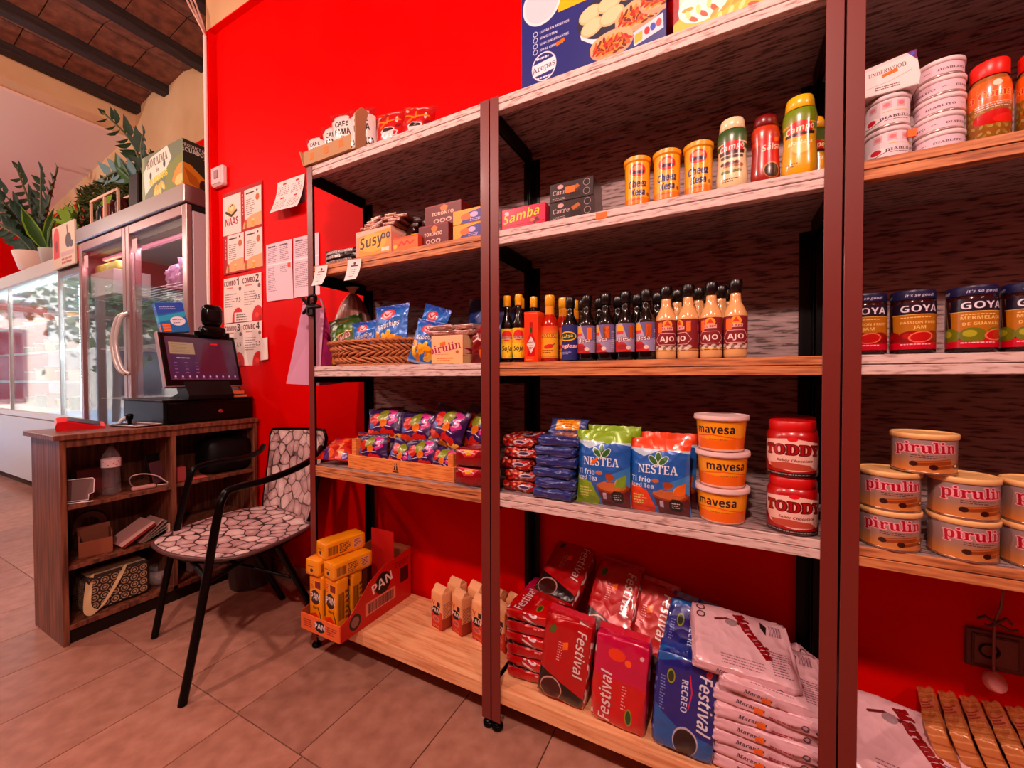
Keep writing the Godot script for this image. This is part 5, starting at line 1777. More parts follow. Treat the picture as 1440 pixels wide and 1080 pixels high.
func carton_box(called: String, label: String, lo: Vector3, hi: Vector3, front: Dictionary, side_part := Rect2(0, 0, 0.1, 1), turn := 0.0, kind := "card", group := "", cat := "box") -> Node3D:
	var c := Vector3((lo.x + hi.x) * 0.5, lo.y, (lo.z + hi.z) * 0.5)
	var t := thing(called, label, cat, c, turn, group)
	var u: Rect2 = front.uv
	var sd := part(u, side_part.position.x, side_part.position.y, side_part.size.x, side_part.size.y)
	var s := Shape.new()
	s.box(lo - c, hi - c, 0.0012, {"f": u, "k": u, "l": sd, "r": sd, "t": sd, "b": sd})
	put(s, "carton", print_mat(front.page, kind), t)
	return t

func top_board() -> void:
	var y := 2.0165
	# large navy carton with food picture
	var f := Sheet.new(420, 350, Color(0.13, 0.17, 0.47))
	f.rect(120, 60, 300, 100, Color(0.97, 0.72, 0.08))
	f.ell(66, 112, 62, 64, Color(0.88, 0.88, 0.90))
	f.ell(66, 112, 54, 56, Color(0.80, 0.81, 0.85))
	for k in 4:
		var yy := 200.0 + k * 18
		f.ell(46, yy - 3, 8, 8, Color(0.85, 0.86, 0.92))
		f.ell(46, yy - 3, 6, 6, Color(0.13, 0.17, 0.47))
		write(f, ["LISTAS EN MINUTOS", "SIN GLUTEN", "SIN CONSERVANTES", "IDEAL LIMPIEZA"][k], 60, yy, 7, Color(0.88, 0.88, 0.92), {"align": "l"})
	f.poly([Vector2(112, 246), Vector2(138, 240), Vector2(140, 250), Vector2(114, 258)], ORANGE)
	f.ell(74, 302, 40, 43, Color(0.90, 0.88, 0.92))
	f.ell(74, 302, 36, 39, Color(0.16, 0.19, 0.48))
	f.poly([Vector2(37, 290), Vector2(111, 282), Vector2(111, 318), Vector2(37, 326)], Color(0.93, 0.91, 0.94))
	write(f, "Arepas", 74, 311, 16, Color(0.2, 0.2, 0.3), {"font": "serif", "turn": -6.0})
	f.lines(50, 272, 48, 1, 6, 6, Color(0.9, 0.9, 0.95), 5)
	f.lines(50, 331, 48, 1, 6, 5, Color(0.9, 0.9, 0.95), 6)
	# plate of round flat breads
	f.poly([Vector2(180, 226), Vector2(360, 214), Vector2(352, 266), Vector2(312, 296), Vector2(232, 300), Vector2(190, 268)], Color(0.92, 0.90, 0.92))
	f.ell(266, 226, 88, 60, Color(0.16, 0.17, 0.26))
	for q in [[216, 206, 34, 24], [272, 196, 36, 24], [330, 184, 34, 24], [222, 244, 34, 24], [278, 234, 36, 24]]:
		f.ell(q[0], q[1], q[2], q[3], Color(0.86, 0.72, 0.52), -0.3)
		f.ell(q[0] - 1, q[1] - 2, q[2] - 5, q[3] - 4, Color(0.92, 0.80, 0.62), -0.3)
	# filled halves
	for q in [[352, 250, 66, 40, -0.2], [404, 220, 56, 44, -0.25], [276, 306, 60, 36, -0.05]]:
		f.ell(q[0], q[1] + 10, q[2], q[3], Color(0.84, 0.60, 0.46), q[4])
		f.ell(q[0], q[1], q[2], q[3] * 0.9, Color(0.93, 0.68, 0.50), q[4])
		for k in 70:
			var a := k * 2.4
			var rr := sqrt(k / 70.0)
			f.ell(q[0] + cos(a) * rr * q[2] * 0.86, q[1] + 8 + sin(a) * rr * q[3] * 0.66, 9, 3.5, [Color(0.72, 0.12, 0.06), Color(0.92, 0.55, 0.15), Color(0.45, 0.16, 0.08), Color(0.86, 0.34, 0.14)][k % 4], k * 1.9)
	f.poly([Vector2(336, 304), Vector2(412, 280), Vector2(414, 320), Vector2(338, 342)], Color(0.86, 0.84, 0.90))
	f.poly([Vector2(340, 312), Vector2(360, 306), Vector2(360, 330), Vector2(340, 336)], Color(0.80, 0.70, 0.20))
	for k in 3:
		f.ell(372 + k * 15, 312 - k * 5, 7, 10, [Color(0.75, 0.10, 0.14), Color(0.2, 0.3, 0.7), Color(0.9, 0.3, 0.3)][k])
	var l := lay(f)
	carton_box("food_carton", "large navy blue carton printed with round flat breads on the top board", Vector3(0.108, y, -0.29), Vector3(0.524, y + 0.345, -0.012), l, Rect2(0, 0.7, 0.04, 0.2), 0.0, "gloss")
	f = Sheet.new(220, 300, Color(0.93, 0.88, 0.78))
	f.rect(0, 0, 12, 300, Color(0.62, 0.03, 0.05))
	f.ell(110, 300, 120, 60, Color(0.94, 0.72, 0.18))
	f.ell(60, 250, 50, 40, Color(0.96, 0.93, 0.90))
	for k in 20:
		f.ell(30 + (k * 53) % 180, 250 + (k * 17) % 46, 12, 5, [Color(0.90, 0.60, 0.12), Color(0.72, 0.30, 0.12), Color(0.96, 0.85, 0.5)][k % 3], k)
	l = lay(f)
	carton_box("flour_carton", "cream and yellow printed carton beside the navy carton on the top board", Vector3(0.540, y, -0.27), Vector3(0.79, y + 0.31, -0.014), l, Rect2(0, 0, 0.04, 1), 0.0, "card")
	# cut open brown carton with coffee packs
	var card := mat(Color(0.70, 0.53, 0.36), 0.8)
	var t := thing("open_carton", "cut open brown carton with orange price dots at the top board's left end", "carton", Vector3(-0.745, y, -0.09))
	slab("base_sheet", Vector3(-0.14, 0, -0.10), Vector3(0.155, 0.003, 0.094), card, t)
	var fp := slab("front_flap", Vector3(-0.142, 0.0, 0.095), Vector3(0.135, 0.056, 0.098), card, t)
	for k in 3:
		slab("price_sticker", Vector3(-0.10 + k * 0.085, 0.015 + k * 0.003, 0.0981), Vector3(-0.078 + k * 0.085, 0.042 + k * 0.003, 0.0988), mat(ORANGE, 0.6), fp)
	slab("back_flap", Vector3(-0.14, 0.0, -0.103), Vector3(0.155, 0.07, -0.10), card, t)
	var s := Shape.new()
	s.prism(PackedVector2Array([Vector2(0.098, 0.0), Vector2(0.098, 0.13), Vector2(0.06, 0.175), Vector2(-0.06, 0.185), Vector2(-0.10, 0.16), Vector2(-0.10, 0.0)]), 0.0, 0.003, Transform3D(Basis(Vector3.UP, -PI / 2 + 0.14), Vector3(0.145, 0.0, 0.0)))
	put(s, "side_flap", card, t)
	s = Shape.new()
	s.prism(PackedVector2Array([Vector2(0.098, 0.0), Vector2(0.098, 0.07), Vector2(-0.10, 0.08), Vector2(-0.10, 0.0)]), 0.0, 0.003, Transform3D(Basis(Vector3.BACK, 0.35) * Basis(Vector3.UP, -PI / 2), Vector3(-0.142, 0.0, 0.0)))
	put(s, "side_flap", card, t)
	f = Sheet.new(110, 160, Color(0.93, 0.88, 0.86))
	f.rect(0, 0, 110, 36, Color(0.78, 0.06, 0.10))
	f.ell(55, 30, 34, 12, Color(0.90, 0.85, 0.84))
	write(f, "CAFE", 55, 66, 20, Color(0.10, 0.07, 0.07), {"stretch": 0.9})
	write(f, "FAMA", 55, 94, 20, Color(0.10, 0.07, 0.07), {"stretch": 0.9})
	write(f, "de", 55, 110, 12, Color(0.7, 0.05, 0.08))
	write(f, "AMERICA", 55, 138, 19, Color(0.10, 0.07, 0.07), {"stretch": 0.8})
	l = lay(f)
	var pm := pouch(0.105, 0.19, 0.055, 3, l.uv, 0.06, 0.004)
	for k in 4:
		var cz := thing("coffee_pack", ["small white and red coffee pack at the carton's left end", "white coffee pack second from the left in the brown carton", "white coffee pack third from the left in the brown carton", "white and red coffee pack against the carton's right flap"][k], "coffee pack", Vector3(-0.845 + k * 0.078, y + [0.004, 0.012, 0.012, 0.016][k], -0.045 - 0.02 * (k % 2)), 24, "coffee packs in the brown carton")
		var o := put_mesh(pm, "bag", print_mat(l.page, "foil"), cz)
		o.scale = Vector3.ONE * [0.80, 0.95, 1.02, 1.04][k]
		o.rotation = Vector3(-0.12, 0, [0.25, 0.2, 0.15, 0.1][k])
	f = Sheet.new(130, 170, Color(0.80, 0.04, 0.07))
	for k in 9:
		f.ell(20 + (k * 41) % 100, 14 + (k * 23) % 90, 14, 5, [Color(0.95, 0.45, 0.08), Color(0.55, 0.02, 0.08), Color(0.95, 0.80, 0.80)][k % 3], k * 0.8)
	f.poly([Vector2(36, 104), Vector2(94, 96), Vector2(86, 130), Vector2(70, 138), Vector2(50, 134)], Color(0.90, 0.86, 0.86))
	f.ell(65, 100, 30, 10, Color(0.93, 0.90, 0.90), -0.13)
	f.ell(65, 100, 24, 7, Color(0.20, 0.09, 0.07), -0.13)
	f.path([Vector2(94, 104), Vector2(106, 106), Vector2(100, 120), Vector2(88, 124)], 4, Color(0.90, 0.86, 0.86))
	f.path([Vector2(30, 138), Vector2(64, 150), Vector2(106, 134)], 5, Color(0.92, 0.88, 0.88))
	f.path([Vector2(20, 60), Vector2(60, 72), Vector2(116, 56)], 6, Color(0.95, 0.55, 0.10))
	f.path([Vector2(30, 34), Vector2(50, 20), Vector2(70, 34), Vector2(100, 18)], 6, Color(0.95, 0.88, 0.86))
	l = lay(f)
	pm = pouch(0.135, 0.185, 0.07, 5, l.uv, 0.06, 0.008)
	for k in 2:
		var cz := thing("coffee_bag", ["red coffee bag with a cup picture leaning on the brown carton", "red coffee bag with a cup picture, free standing right of the other"][k], "coffee bag", Vector3(-0.495 + k * 0.105, y - 0.002, -0.085 - 0.02 * k), 14 + k * 6, "red coffee bags on the top board")
		put_mesh(pm, "bag", print_mat(l.page, "foil"), cz).rotation = Vector3(-0.18, 0, 0.06 - 0.12 * k)

# ---------------------------------------------------------------- second board
func second_board() -> void:
	var y := 1.6018
	var s: Shape
	# black wafer packs
	var f := Sheet.new(220, 70, Color(0.06, 0.04, 0.045))
	f.lines(14, 12, 165, 3, 19, 12, Color(0.90, 0.84, 0.84), 14)
	f.rect(190, 6, 26, 58, Color(0.50, 0.02, 0.06))
	f.rect(194, 0, 14, 22, Color(0.86, 0.78, 0.78))
	var l := lay(f)
	var pm := pouch(0.23, 0.072, 0.06, 9, l.uv, 0.05, 0.006)
	var t := thing("wafer_pack", "black wafer pack with rows of white lettering beside the end post", "wafer pack", Vector3(-0.727, y, -0.06), 2)
	put_mesh(pm, "bag", print_mat(l.page, "foil"), t)
	# display tray of wafer bars
	f = Sheet.new(190, 100, Color(0.98, 0.58, 0.16))
	f.rect(0, 0, 16, 100, Color(0.92, 0.58, 0.52))
	f.poly([Vector2(0, 0), Vector2(190, 0), Vector2(190, 8), Vector2(0, 22)], Color(0.90, 0.70, 0.60))
	f.ell(92, 52, 74, 36, Color(0.99, 0.68, 0.22))
	write(f, "Susy", 84, 66, 42, Color(0.32, 0.10, 0.05), {"slant": 0.15, "turn": -6.0, "edge": 3.0, "edge_col": Color(0.99, 0.75, 0.20)})
	for k in 2:
		f.ell(150 + k * 26, 34, 11, 12, Color(0.22, 0.12, 0.12))
		f.ell(150 + k * 26, 34, 6, 7, Color(0.60, 0.55, 0.55))
	f.rect(140, 78, 40, 14, Color(0.92, 0.86, 0.82))
	l = lay(f)
	carton_box("wafer_tray", "orange and yellow printed display carton of wafer bars on the second board", Vector3(-0.603, y, -0.20), Vector3(-0.422, y + 0.098, -0.006), l, Rect2(0, 0, 0.08, 1))
	f = Sheet.new(120, 40, Color(0.42, 0.18, 0.13))
	f.rect(0, 0, 120, 12, Color(0.88, 0.66, 0.60))
	f.rect(0, 34, 120, 6, Color(0.80, 0.50, 0.42))
	write(f, "Susy", 60, 29, 17, Color(0.96, 0.70, 0.30), {"slant": 0.2})
	var lb := lay(f)
	s = Shape.new()
	s.box(Vector3(-0.045, 0, -0.075), Vector3(0.045, 0.018, 0.075), 0.004, {"f": lb.uv, "any": part(lb.uv, 0.02, 0.5, 0.05, 0.2), "t": lb.uv})
	var bar_mesh := s.mesh()
	var n := 0
	for row in 4:
		for k in (3 if row < 3 else 2):
			var b := thing("wafer_bar", "brown wrapped wafer bar, %s from the left in the tray's %s row" % [ordinal(k), ["lowest", "second", "third", "top"][row]], "wafer bar", Vector3(-0.567 + k * 0.062 + row * 0.012, y + 0.099 + row * 0.0165, -0.085 - row * 0.012), [12, -6, 4, 8, -10, 5, -4, 9][n % 8], "wafer bars on the orange tray")
			var o := put_mesh(bar_mesh, "wrapper", print_mat(lb.page, "foil"), b)
			o.scale = Vector3(0.66, 0.86, 1)
			n += 1
	# dark round sweets at the right of the tray
	for k in 8:
		var b := thing("chocolate_bar", "dark wrapped chocolate bar, %s of the loose pile behind the small orange box" % ordinal(k), "chocolate bar", Vector3(-0.405 + (k % 2) * 0.05, y + 0.066 + int(k / 2) * 0.021, -0.125 - (k % 2) * 0.01), 80 + k * 9, "chocolate bars behind the orange box")
		put_mesh(soft_box(Vector3(0.085, 0.022, 0.042), 0.3, 0.004, 20 + k), "wrapper", mat(Color(0.20, 0.07, 0.06), 0.3, 0.0, 0.5), b)
	t = thing("brown_carton", "plain dark brown carton under the chocolate bar pile", "box", Vector3(-0.378, y, -0.135))
	slab("carton", Vector3(-0.05, 0, -0.05), Vector3(0.05, 0.065, 0.05), mat(Color(0.30, 0.12, 0.08), 0.6), t, 0.001)
	f = Sheet.new(120, 50, Color(0.97, 0.42, 0.10))
	f.path([Vector2(30, 32), Vector2(44, 18), Vector2(56, 32), Vector2(70, 18), Vector2(84, 32), Vector2(104, 20)], 6, Color(0.80, 0.10, 0.05))
	f.rect(0, 0, 120, 6, Color(0.90, 0.25, 0.08))
	f.ell(12, 34, 9, 9, Color(0.99, 0.75, 0.2))
	l = lay(f)
	carton_box("orange_box", "small orange display box with yellow sweets on top, right of the wafer tray", Vector3(-0.418, y, -0.072), Vector3(-0.300, y + 0.047, -0.010), l, Rect2(0, 0, 0.1, 0.1))
	for k in 3:
		var b := thing("yellow_sweet", "yellow wrapped sweet, %s from the left on the small orange box" % ordinal(k), "sweet", Vector3(-0.395 + k * 0.036, y + 0.0475, -0.04), 20 * k, "yellow sweets on the orange box")
		put_mesh(pouch(0.036, 0.032, 0.012, 40 + k, Rect2(0, 0, 1, 1), 0.15, 0.003, 6, 6), "wrapper", mat(Color(0.93, 0.66, 0.05), 0.3, 0.0, 0.6), b).rotation = Vector3(-0.9, 0, 0.3 * (k - 1))
	# dark red chocolate boxes, upper one tilted open
	f = Sheet.new(140, 86, Color(0.42, 0.03, 0.05))
	f.rect(2, 2, 136, 3, Color(0.62, 0.10, 0.10))
	f.poly([Vector2(60, 14), Vector2(76, 4), Vector2(92, 14), Vector2(84, 30), Vector2(66, 30)], Color(0.90, 0.45, 0.08))
	write(f, "TORONTO", 70, 44, 13, Color(0.93, 0.82, 0.70), {"edge": 1.2, "edge_col": Color(0.5, 0.1, 0.08)})
	for k in 3:
		f.ell(46 + k * 24, 66, 11, 9, Color(0.86, 0.68, 0.62))
		f.ell(46 + k * 24, 67, 6, 5, Color(0.35, 0.10, 0.08))
	l = lay(f)
	carton_box("chocolate_box", "dark red chocolate box standing on the second board left of the yellow cartons", Vector3(-0.315, y, -0.12), Vector3(-0.184, y + 0.078, -0.032), l, Rect2(0, 0, 0.06, 1))
	t = carton_box("chocolate_box", "dark red chocolate box tilted back on top of its twin", Vector3(-0.305, y + 0.0785, -0.145), Vector3(-0.146, y + 0.155, -0.055), l, Rect2(0, 0, 0.06, 1))
	# yellow and violet cartons
	f = Sheet.new(130, 52, Color(0.92, 0.62, 0.10))
	f.poly([Vector2(30, 52), Vector2(60, 14), Vector2(130, 4), Vector2(130, 52)], Color(0.26, 0.20, 0.55))
	f.ell(54, 28, 22, 12, Color(0.90, 0.40, 0.06))
	f.ell(86, 24, 16, 10, Color(0.78, 0.66, 0.82))
	f.lines(70, 38, 52, 2, 6, 3, Color(0.80, 0.72, 0.88), 3)
	l = lay(f)
	for k in 2:
		carton_box("cookie_carton", ["yellow and violet carton, lower of two beside the middle posts", "yellow and violet carton, upper of two beside the middle posts"][k], Vector3(-0.150, y + k * 0.0475, -0.10), Vector3(-0.035 + 0.012 * k, y + 0.047 + k * 0.0475, -0.012), l, Rect2(0, 0, 0.05, 1), 0.0, "card", "yellow and violet cartons")
	# paper price tags on the board's edge
	for k in 2:
		f = Sheet.new(60, 74, Color(0.94, 0.86, 0.85))
		f.ell(32, 14, 5, 5, Color(0.4, 0.2, 0.25))
		f.rect(16, 20, 32, 5, Color(0.35, 0.20, 0.24))
		f.lines(14, 32 + k * 2, 34, 4, 8, 2.5, Color(0.55, 0.42, 0.45), 50 + k)
		l = lay(f)
		t = thing("price_tag", ["curling white paper price tag on the second board, nearest the end post", "white paper price tag on the second board under the wafer tray"][k], "price tag", Vector3(-0.795 + k * 0.19, 1.513, 0.002), 0, "paper price tags")
		s = Shape.new()
		s.smooth()
		for i in 5:
			var a := i / 5.0
			var b := (i + 1) / 5.0
			var za := 0.016 * (1 - a) * (1 - a)
			var zb := 0.016 * (1 - b) * (1 - b)
			s.quad(Vector3(-0.037, a * 0.082, za), Vector3(0.037, a * 0.082, za * 1.6), Vector3(0.037, b * 0.082, zb * 1.6), Vector3(-0.037, b * 0.082, zb), part(l.uv, 0, 1 - b, 1, 0.2))
		put(s, "sheet", print_mat(l.page, "paper"), t).rotation.z = -0.04
	# ---- middle bay
	f = Sheet.new(170, 70, Color(0.86, 0.02, 0.26))
	write(f, "Samba", 78, 44, 32, Color(0.98, 0.80, 0.12), {"slant": 0.25, "turn": -6.0, "edge": 2.0, "edge_col": Color(0.5, 0.0, 0.15)})
	f.poly([Vector2(118, 52), Vector2(140, 44), Vector2(150, 56), Vector2(128, 66)], Color(0.35, 0.10, 0.06))
	f.poly([Vector2(112, 50), Vector2(126, 44), Vector2(132, 54), Vector2(118, 60)], Color(0.95, 0.45, 0.30))
	f.rect(2, 58, 166, 3, Color(0.60, 0.0, 0.20))
	f.ell(22, 14, 9, 6, Color(0.95, 0.75, 0.8))
	l = lay(f)
	carton_box("pink_carton", "bright pink carton with yellow lettering at the left of the middle bay", Vector3(0.037, y, -0.09), Vector3(0.187, y + 0.062, -0.010), l, Rect2(0, 0, 0.05, 1), 0.0, "gloss")
	f = Sheet.new(160, 64, Color(0.17, 0.11, 0.12))
	write(f, "Carre", 40, 40, 16, Color(0.78, 0.66, 0.66), {"font": "serifbold", "slant": 0.2})
	f.ell(40, 14, 12, 8, Color(0.80, 0.62, 0.62))
	f.poly([Vector2(78, 26), Vector2(104, 14), Vector2(112, 24), Vector2(86, 38)], Color(0.72, 0.38, 0.16))
	f.poly([Vector2(86, 38), Vector2(112, 24), Vector2(112, 32), Vector2(88, 46)], Color(0.35, 0.15, 0.06))
	f.rect(76, 40, 38, 16, Color(0.10, 0.05, 0.05))
	for k in 2:
		f.ell(136, 16 + k * 30, 12, 12, Color(0.66, 0.58, 0.60))
		f.ell(136, 16 + k * 30, 10, 10, Color(0.10, 0.06, 0.06))
	f.lines(10, 52, 60, 2, 5, 2, Color(0.72, 0.64, 0.64), 8)
	l = lay(f)
	for k in 2:
		t = carton_box("dark_carton", ["dark brown chocolate carton, lower of the pair in the middle bay", "dark brown chocolate carton, upper of the pair, with an orange price dot"][k], Vector3(0.199, y + k * 0.0545, -0.105), Vector3(0.335 - 0.003 * k, y + 0.054 + k * 0.0545, -0.014), l, Rect2(0, 0, 0.03, 1), 0.0, "gloss", "dark chocolate cartons")
		if k == 1:
			slab("price_sticker", Vector3(-0.018, 0.020, 0.0456), Vector3(0.012, 0.038, 0.0462), mat(ORANGE, 0.6), t)
	t = thing("edge_sticker", "orange price sticker on the edge of the second board", "sticker", Vector3(0.358, 1.579, -0.0028))
	slab("sticker", Vector3(-0.016, 0, 0), Vector3(0.016, 0.018, 0.0008), mat(ORANGE, 0.6), t)
	# yellow cheese spread cans
	f = Sheet.new(440, 240, Color(0.97, 0.66, 0.04))
	f.rect(0, 196, 440, 44, Color(0.93, 0.50, 0.03))
	for q in [110, 220, 330]:
		pass
	f.ell(220, 54, 46, 34, Color(0.85, 0.06, 0.06))
	f.ell(220, 42, 26, 14, Color(0.96, 0.55, 0.35))
	f.rect(186, 56, 68, 16, Color(0.15, 0.08, 0.20))
	f.lines(178, 92, 84, 1, 6, 3, Color(0.6, 0.4, 0.05), 12)
	write(f, "Cheez", 218, 142, 36, Color(0.08, 0.08, 0.34), {"slant": 0.12, "turn": -3.0, "stretch": 0.76, "edge": 1.2, "edge_col": Color(0.08, 0.08, 0.34)})
	write(f, "Kesa", 222, 186, 33, Color(0.08, 0.08, 0.34), {"slant": 0.12, "turn": -3.0, "stretch": 0.8, "edge": 1.2, "edge_col": Color(0.08, 0.08, 0.34)})
	f.lines(186, 204, 70, 1, 8, 6, Color(0.75, 0.15, 0.05), 3)
	f.ell(284, 178, 10, 10, Color(0.55, 0.25, 0.05))
	f.rect(340, 60, 60, 130, Color(0.95, 0.85, 0.55))
	f.lines(344, 66, 52, 14, 8, 3, Color(0.4, 0.3, 0.2), 13)
	l = lay(f)
	var proto: Node3D
	for k in 3:
		var lab: String = ["yellow cheese spread can, leftmost of three beside the dark cartons", "yellow cheese spread can, middle of three", "yellow cheese spread can, rightmost of three beside the cream sauce bottle"][k]
		var at := Vector3(0.4447 + k * 0.0771, y, -0.055)
		if k == 0:
			proto = thing("cheese_can", lab, "can", at, 12, "yellow cheese spread cans")
			s = Shape.new()
			s.lathe([[0.033, 0.004], [0.0335, 0.126]], 32, l.uv)
			put(s, "body", print_mat(l.page, "gloss"), proto)
			s = Shape.new()
			s.lathe([[0.0, 0.001], [0.031, 0.0], [0.0355, 0.002], [0.0355, 0.006], [0.033, 0.009]], 32)
			put(s, "base_rim", mat(Color(0.80, 0.45, 0.05), 0.3, 0.3), proto)
			s = Shape.new()
			s.lathe([[0.0335, 0.122], [0.0365, 0.126, 1], [0.0365, 0.136, 1], [0.034, 0.138], [0.0, 0.138]], 32)
			put(s, "lid", mat(Color(0.95, 0.62, 0.05), 0.35), proto)
		else:
			copy(proto, lab, at, 12 - k * 5)
	squeeze("squeeze_bottle", "cream sauce squeeze bottle with a green shoulder and pale cap", Vector3(0.676, y, -0.05), 0.035, 0.183, Color(0.92, 0.82, 0.62), Color(0.16, 0.32, 0.12), Color(0.95, 0.85, 0.70), Color(0.93, 0.84, 0.66), 0)
	squeeze("squeeze_bottle", "dark red sauce squeeze bottle with a red label and orange price dot", Vector3(0.748, y, -0.06), 0.0325, 0.175, Color(0.62, 0.10, 0.05), Color(0.80, 0.22, 0.06), Color(0.50, 0.05, 0.05), Color(0.45, 0.03, 0.04), 1)
	squeeze("squeeze_bottle", "yellow mustard squeeze bottle with a green shoulder and yellow cap", Vector3(0.8155, y, -0.05), 0.0355, 0.194, Color(0.93, 0.66, 0.04), Color(0.42, 0.55, 0.06), Color(0.95, 0.72, 0.05), Color(0.95, 0.72, 0.05), 2)
	squeeze("squeeze_bottle", "yellow and green squeeze bottle standing behind the mustard next to the post", Vector3(0.852, y, -0.135), 0.0330, 0.18, Color(0.85, 0.58, 0.04), Color(0.20, 0.30, 0.06), Color(0.90, 0.62, 0.05), Color(0.90, 0.62, 0.05), 2)
	# ---- right bay: ham spread tins, six pack, jars
	f = Sheet.new(320, 128, Color(0.90, 0.82, 0.84))
	f.rect(0, 0, 320, 5, Color(0.62, 0.52, 0.54))
	f.ell(116, 92, 26, 18, Color(0.95, 0.90, 0.90))
	f.ell(116, 92, 14, 13, Color(0.80, 0.04, 0.14))
	f.path([Vector2(92, 104), Vector2(116, 114), Vector2(150, 96)], 2.5, Color(0.2, 0.1, 0.12))
	write(f, "DIABLILLOS", 188, 96, 12.5, Color(0.24, 0.12, 0.14), {"font": "serifbold", "turn": -3.0, "stretch": 0.9})
	f.rect(146, 62, 60, 3, Color(0.85, 0.68, 0.20))
	f.lines(150, 104, 64, 1, 6, 3, Color(0.4, 0.3, 0.32), 6)
	for k in 3:
		f.rect(110 + k * 34, 14, 22, 34, Color(0.84, 0.68, 0.70))
		f.ell(121 + k * 34, 30, 8, 10, Color(0.86, 0.48, 0.52))
	f.lines(20, 30, 60, 9, 9, 3, Color(0.5, 0.4, 0.42), 7)
	f.lines(240, 30, 60, 9, 9, 3, Color(0.5, 0.4, 0.42), 8)
	l = lay(f)
	f = Sheet.new(320, 52, Color(0.88, 0.76, 0.80))
	for k in 3:
		write(f, "DIABLITO", 60 + k * 104, 34, 9, Color(0.32, 0.16, 0.20), {"font": "serifbold"})
		f.lines(104 + k * 104, 26, 20, 1, 6, 3, Color(0.5, 0.3, 0.35), k)
	var l2 := lay(f)
	for k in 2:
		t = thing("meat_tin", ["tall pale ham spread tin at the foot of the stack beside the post", "tall pale ham spread tin under the cardboard six pack"][k], "tin", Vector3(0.974, y + k * 0.0685, -0.058), [6, -10][k], "tall ham spread tins")
		tin(t, l, 0.0375, 0.068)
		if k == 0:
			slab("price_sticker", Vector3(0.022, 0.040, 0.030), Vector3(0.036, 0.056, 0.034), mat(ORANGE, 0.6), t).rotation.y = 0.0
	for k in 5:
		t = thing("spread_tin", "flat pale ham spread tin, %s from the bottom of its leaning stack" % ordinal(k), "tin", Vector3(1.0575 + [0.0, -0.001, 0.0015, 0.002, 0.001][k], y + k * 0.0375, -0.0585 - 0.002 * k), [0, 30, -20, 50, 10][k], "flat ham spread tins")
		tin(t, l2, 0.0385, 0.037)
	f = Sheet.new(200, 130, Color(0.93, 0.87, 0.86))
	f.rect(0, 0, 200, 14, Color(0.90, 0.80, 0.80))
	write(f, "UNDERWOOD", 92, 50, 16, Color(0.22, 0.14, 0.16), {"font": "serif", "stretch": 0.95})
	f.poly([Vector2(74, 56), Vector2(132, 48), Vector2(134, 62), Vector2(76, 72)], ORANGE)
	f.poly([Vector2(120, 0), Vector2(170, 0), Vector2(200, 34), Vector2(200, 0)], Color(0.95, 0.62, 0.25))
	f.poly([Vector2(164, 0), Vector2(200, 0), Vector2(200, 40)], Color(0.40, 0.12, 0.36))
	f.ell(186, 12, 8, 7, Color(0.3, 0.3, 0.75))
	f.path([Vector2(20, 100), Vector2(100, 92), Vector2(180, 70)], 2.5, Color(0.75, 0.65, 0.68))
	f.lines(50, 104, 90, 2, 8, 4, Color(0.35, 0.25, 0.28), 9)
	l = lay(f)
	t = thing("six_pack", "white cardboard six pack with an orange price dot on the tall tins", "six pack", Vector3(0.972, y + 0.139, -0.07), -4)
	s = Shape.new()
	s.prism(PackedVector2Array([Vector2(-0.046, 0.0), Vector2(0.044, 0.0), Vector2(0.046, 0.02), Vector2(0.038, 0.072), Vector2(-0.042, 0.060), Vector2(-0.047, 0.02)]), -0.085, 0.052)
	put(s, "carton", mat(Color(0.90, 0.84, 0.83), 0.45), t)
	s = Shape.new()
	s.quad(Vector3(-0.0465, 0.001, 0.0525), Vector3(0.0445, 0.001, 0.0525), Vector3(0.039, 0.072, 0.0525), Vector3(-0.043, 0.060, 0.0525), l.uv)
	put(s, "print_panel", print_mat(l.page, "gloss"), t)
	f = Sheet.new(330, 220, Color(0.62, 0.36, 0.10))
	for k in 200:
		f.ell((k * 97) % 330, 100 + (k * 31) % 120, 7, 4, [Color(0.70, 0.50, 0.16), Color(0.52, 0.42, 0.12), Color(0.74, 0.60, 0.30)][k % 3], k)
	f.poly([Vector2(0, 30), Vector2(330, 30), Vector2(330, 96), Vector2(165, 112), Vector2(0, 96)], Color(0.92, 0.38, 0.06))
	f.ell(165, 44, 12, 10, Color(0.95, 0.85, 0.75))
	write(f, "La Comadre", 165, 86, 22, Color(0.82, 0.06, 0.05), {"font": "serifbold", "slant": 0.1, "edge": 1.5, "edge_col": Color(0.98, 0.75, 0.35)})
	f.ell(165, 150, 60, 22, Color(0.80, 0.05, 0.04))
	f.ell(190, 158, 36, 14, Color(0.92, 0.14, 0.08))
	f.lines(110, 104, 110, 3, 7, 3, Color(0.90, 0.80, 0.80), 4)
	l = lay(f)
	for k in 2:
		t = thing("pickle_jar", ["jar of pickled vegetables with a red lid beside the tin stack", "jar of pickled vegetables with a red lid cut by the photo's right edge"][k], "jar", Vector3(1.128 + k * 0.068, y, -0.052), 0, "red lidded pickle jars")
		s = Shape.new()
		s.lathe([[0.0, 0.002], [0.026, 0.0], [0.030, 0.005], [0.0305, 0.10], [0.029, 0.115], [0.024, 0.128], [0.024, 0.136]], 32, l.uv)
		put(s, "body", print_mat(l.page, "gloss"), t)
		s = Shape.new()
		s.lathe([[0.0262, 0.128], [0.0272, 0.130], [0.0272, 0.156], [0.0255, 0.159, 1], [0.0, 0.1595]], 32)
		put(s, "lid", mat(Color(0.90, 0.10, 0.03), 0.35), t)

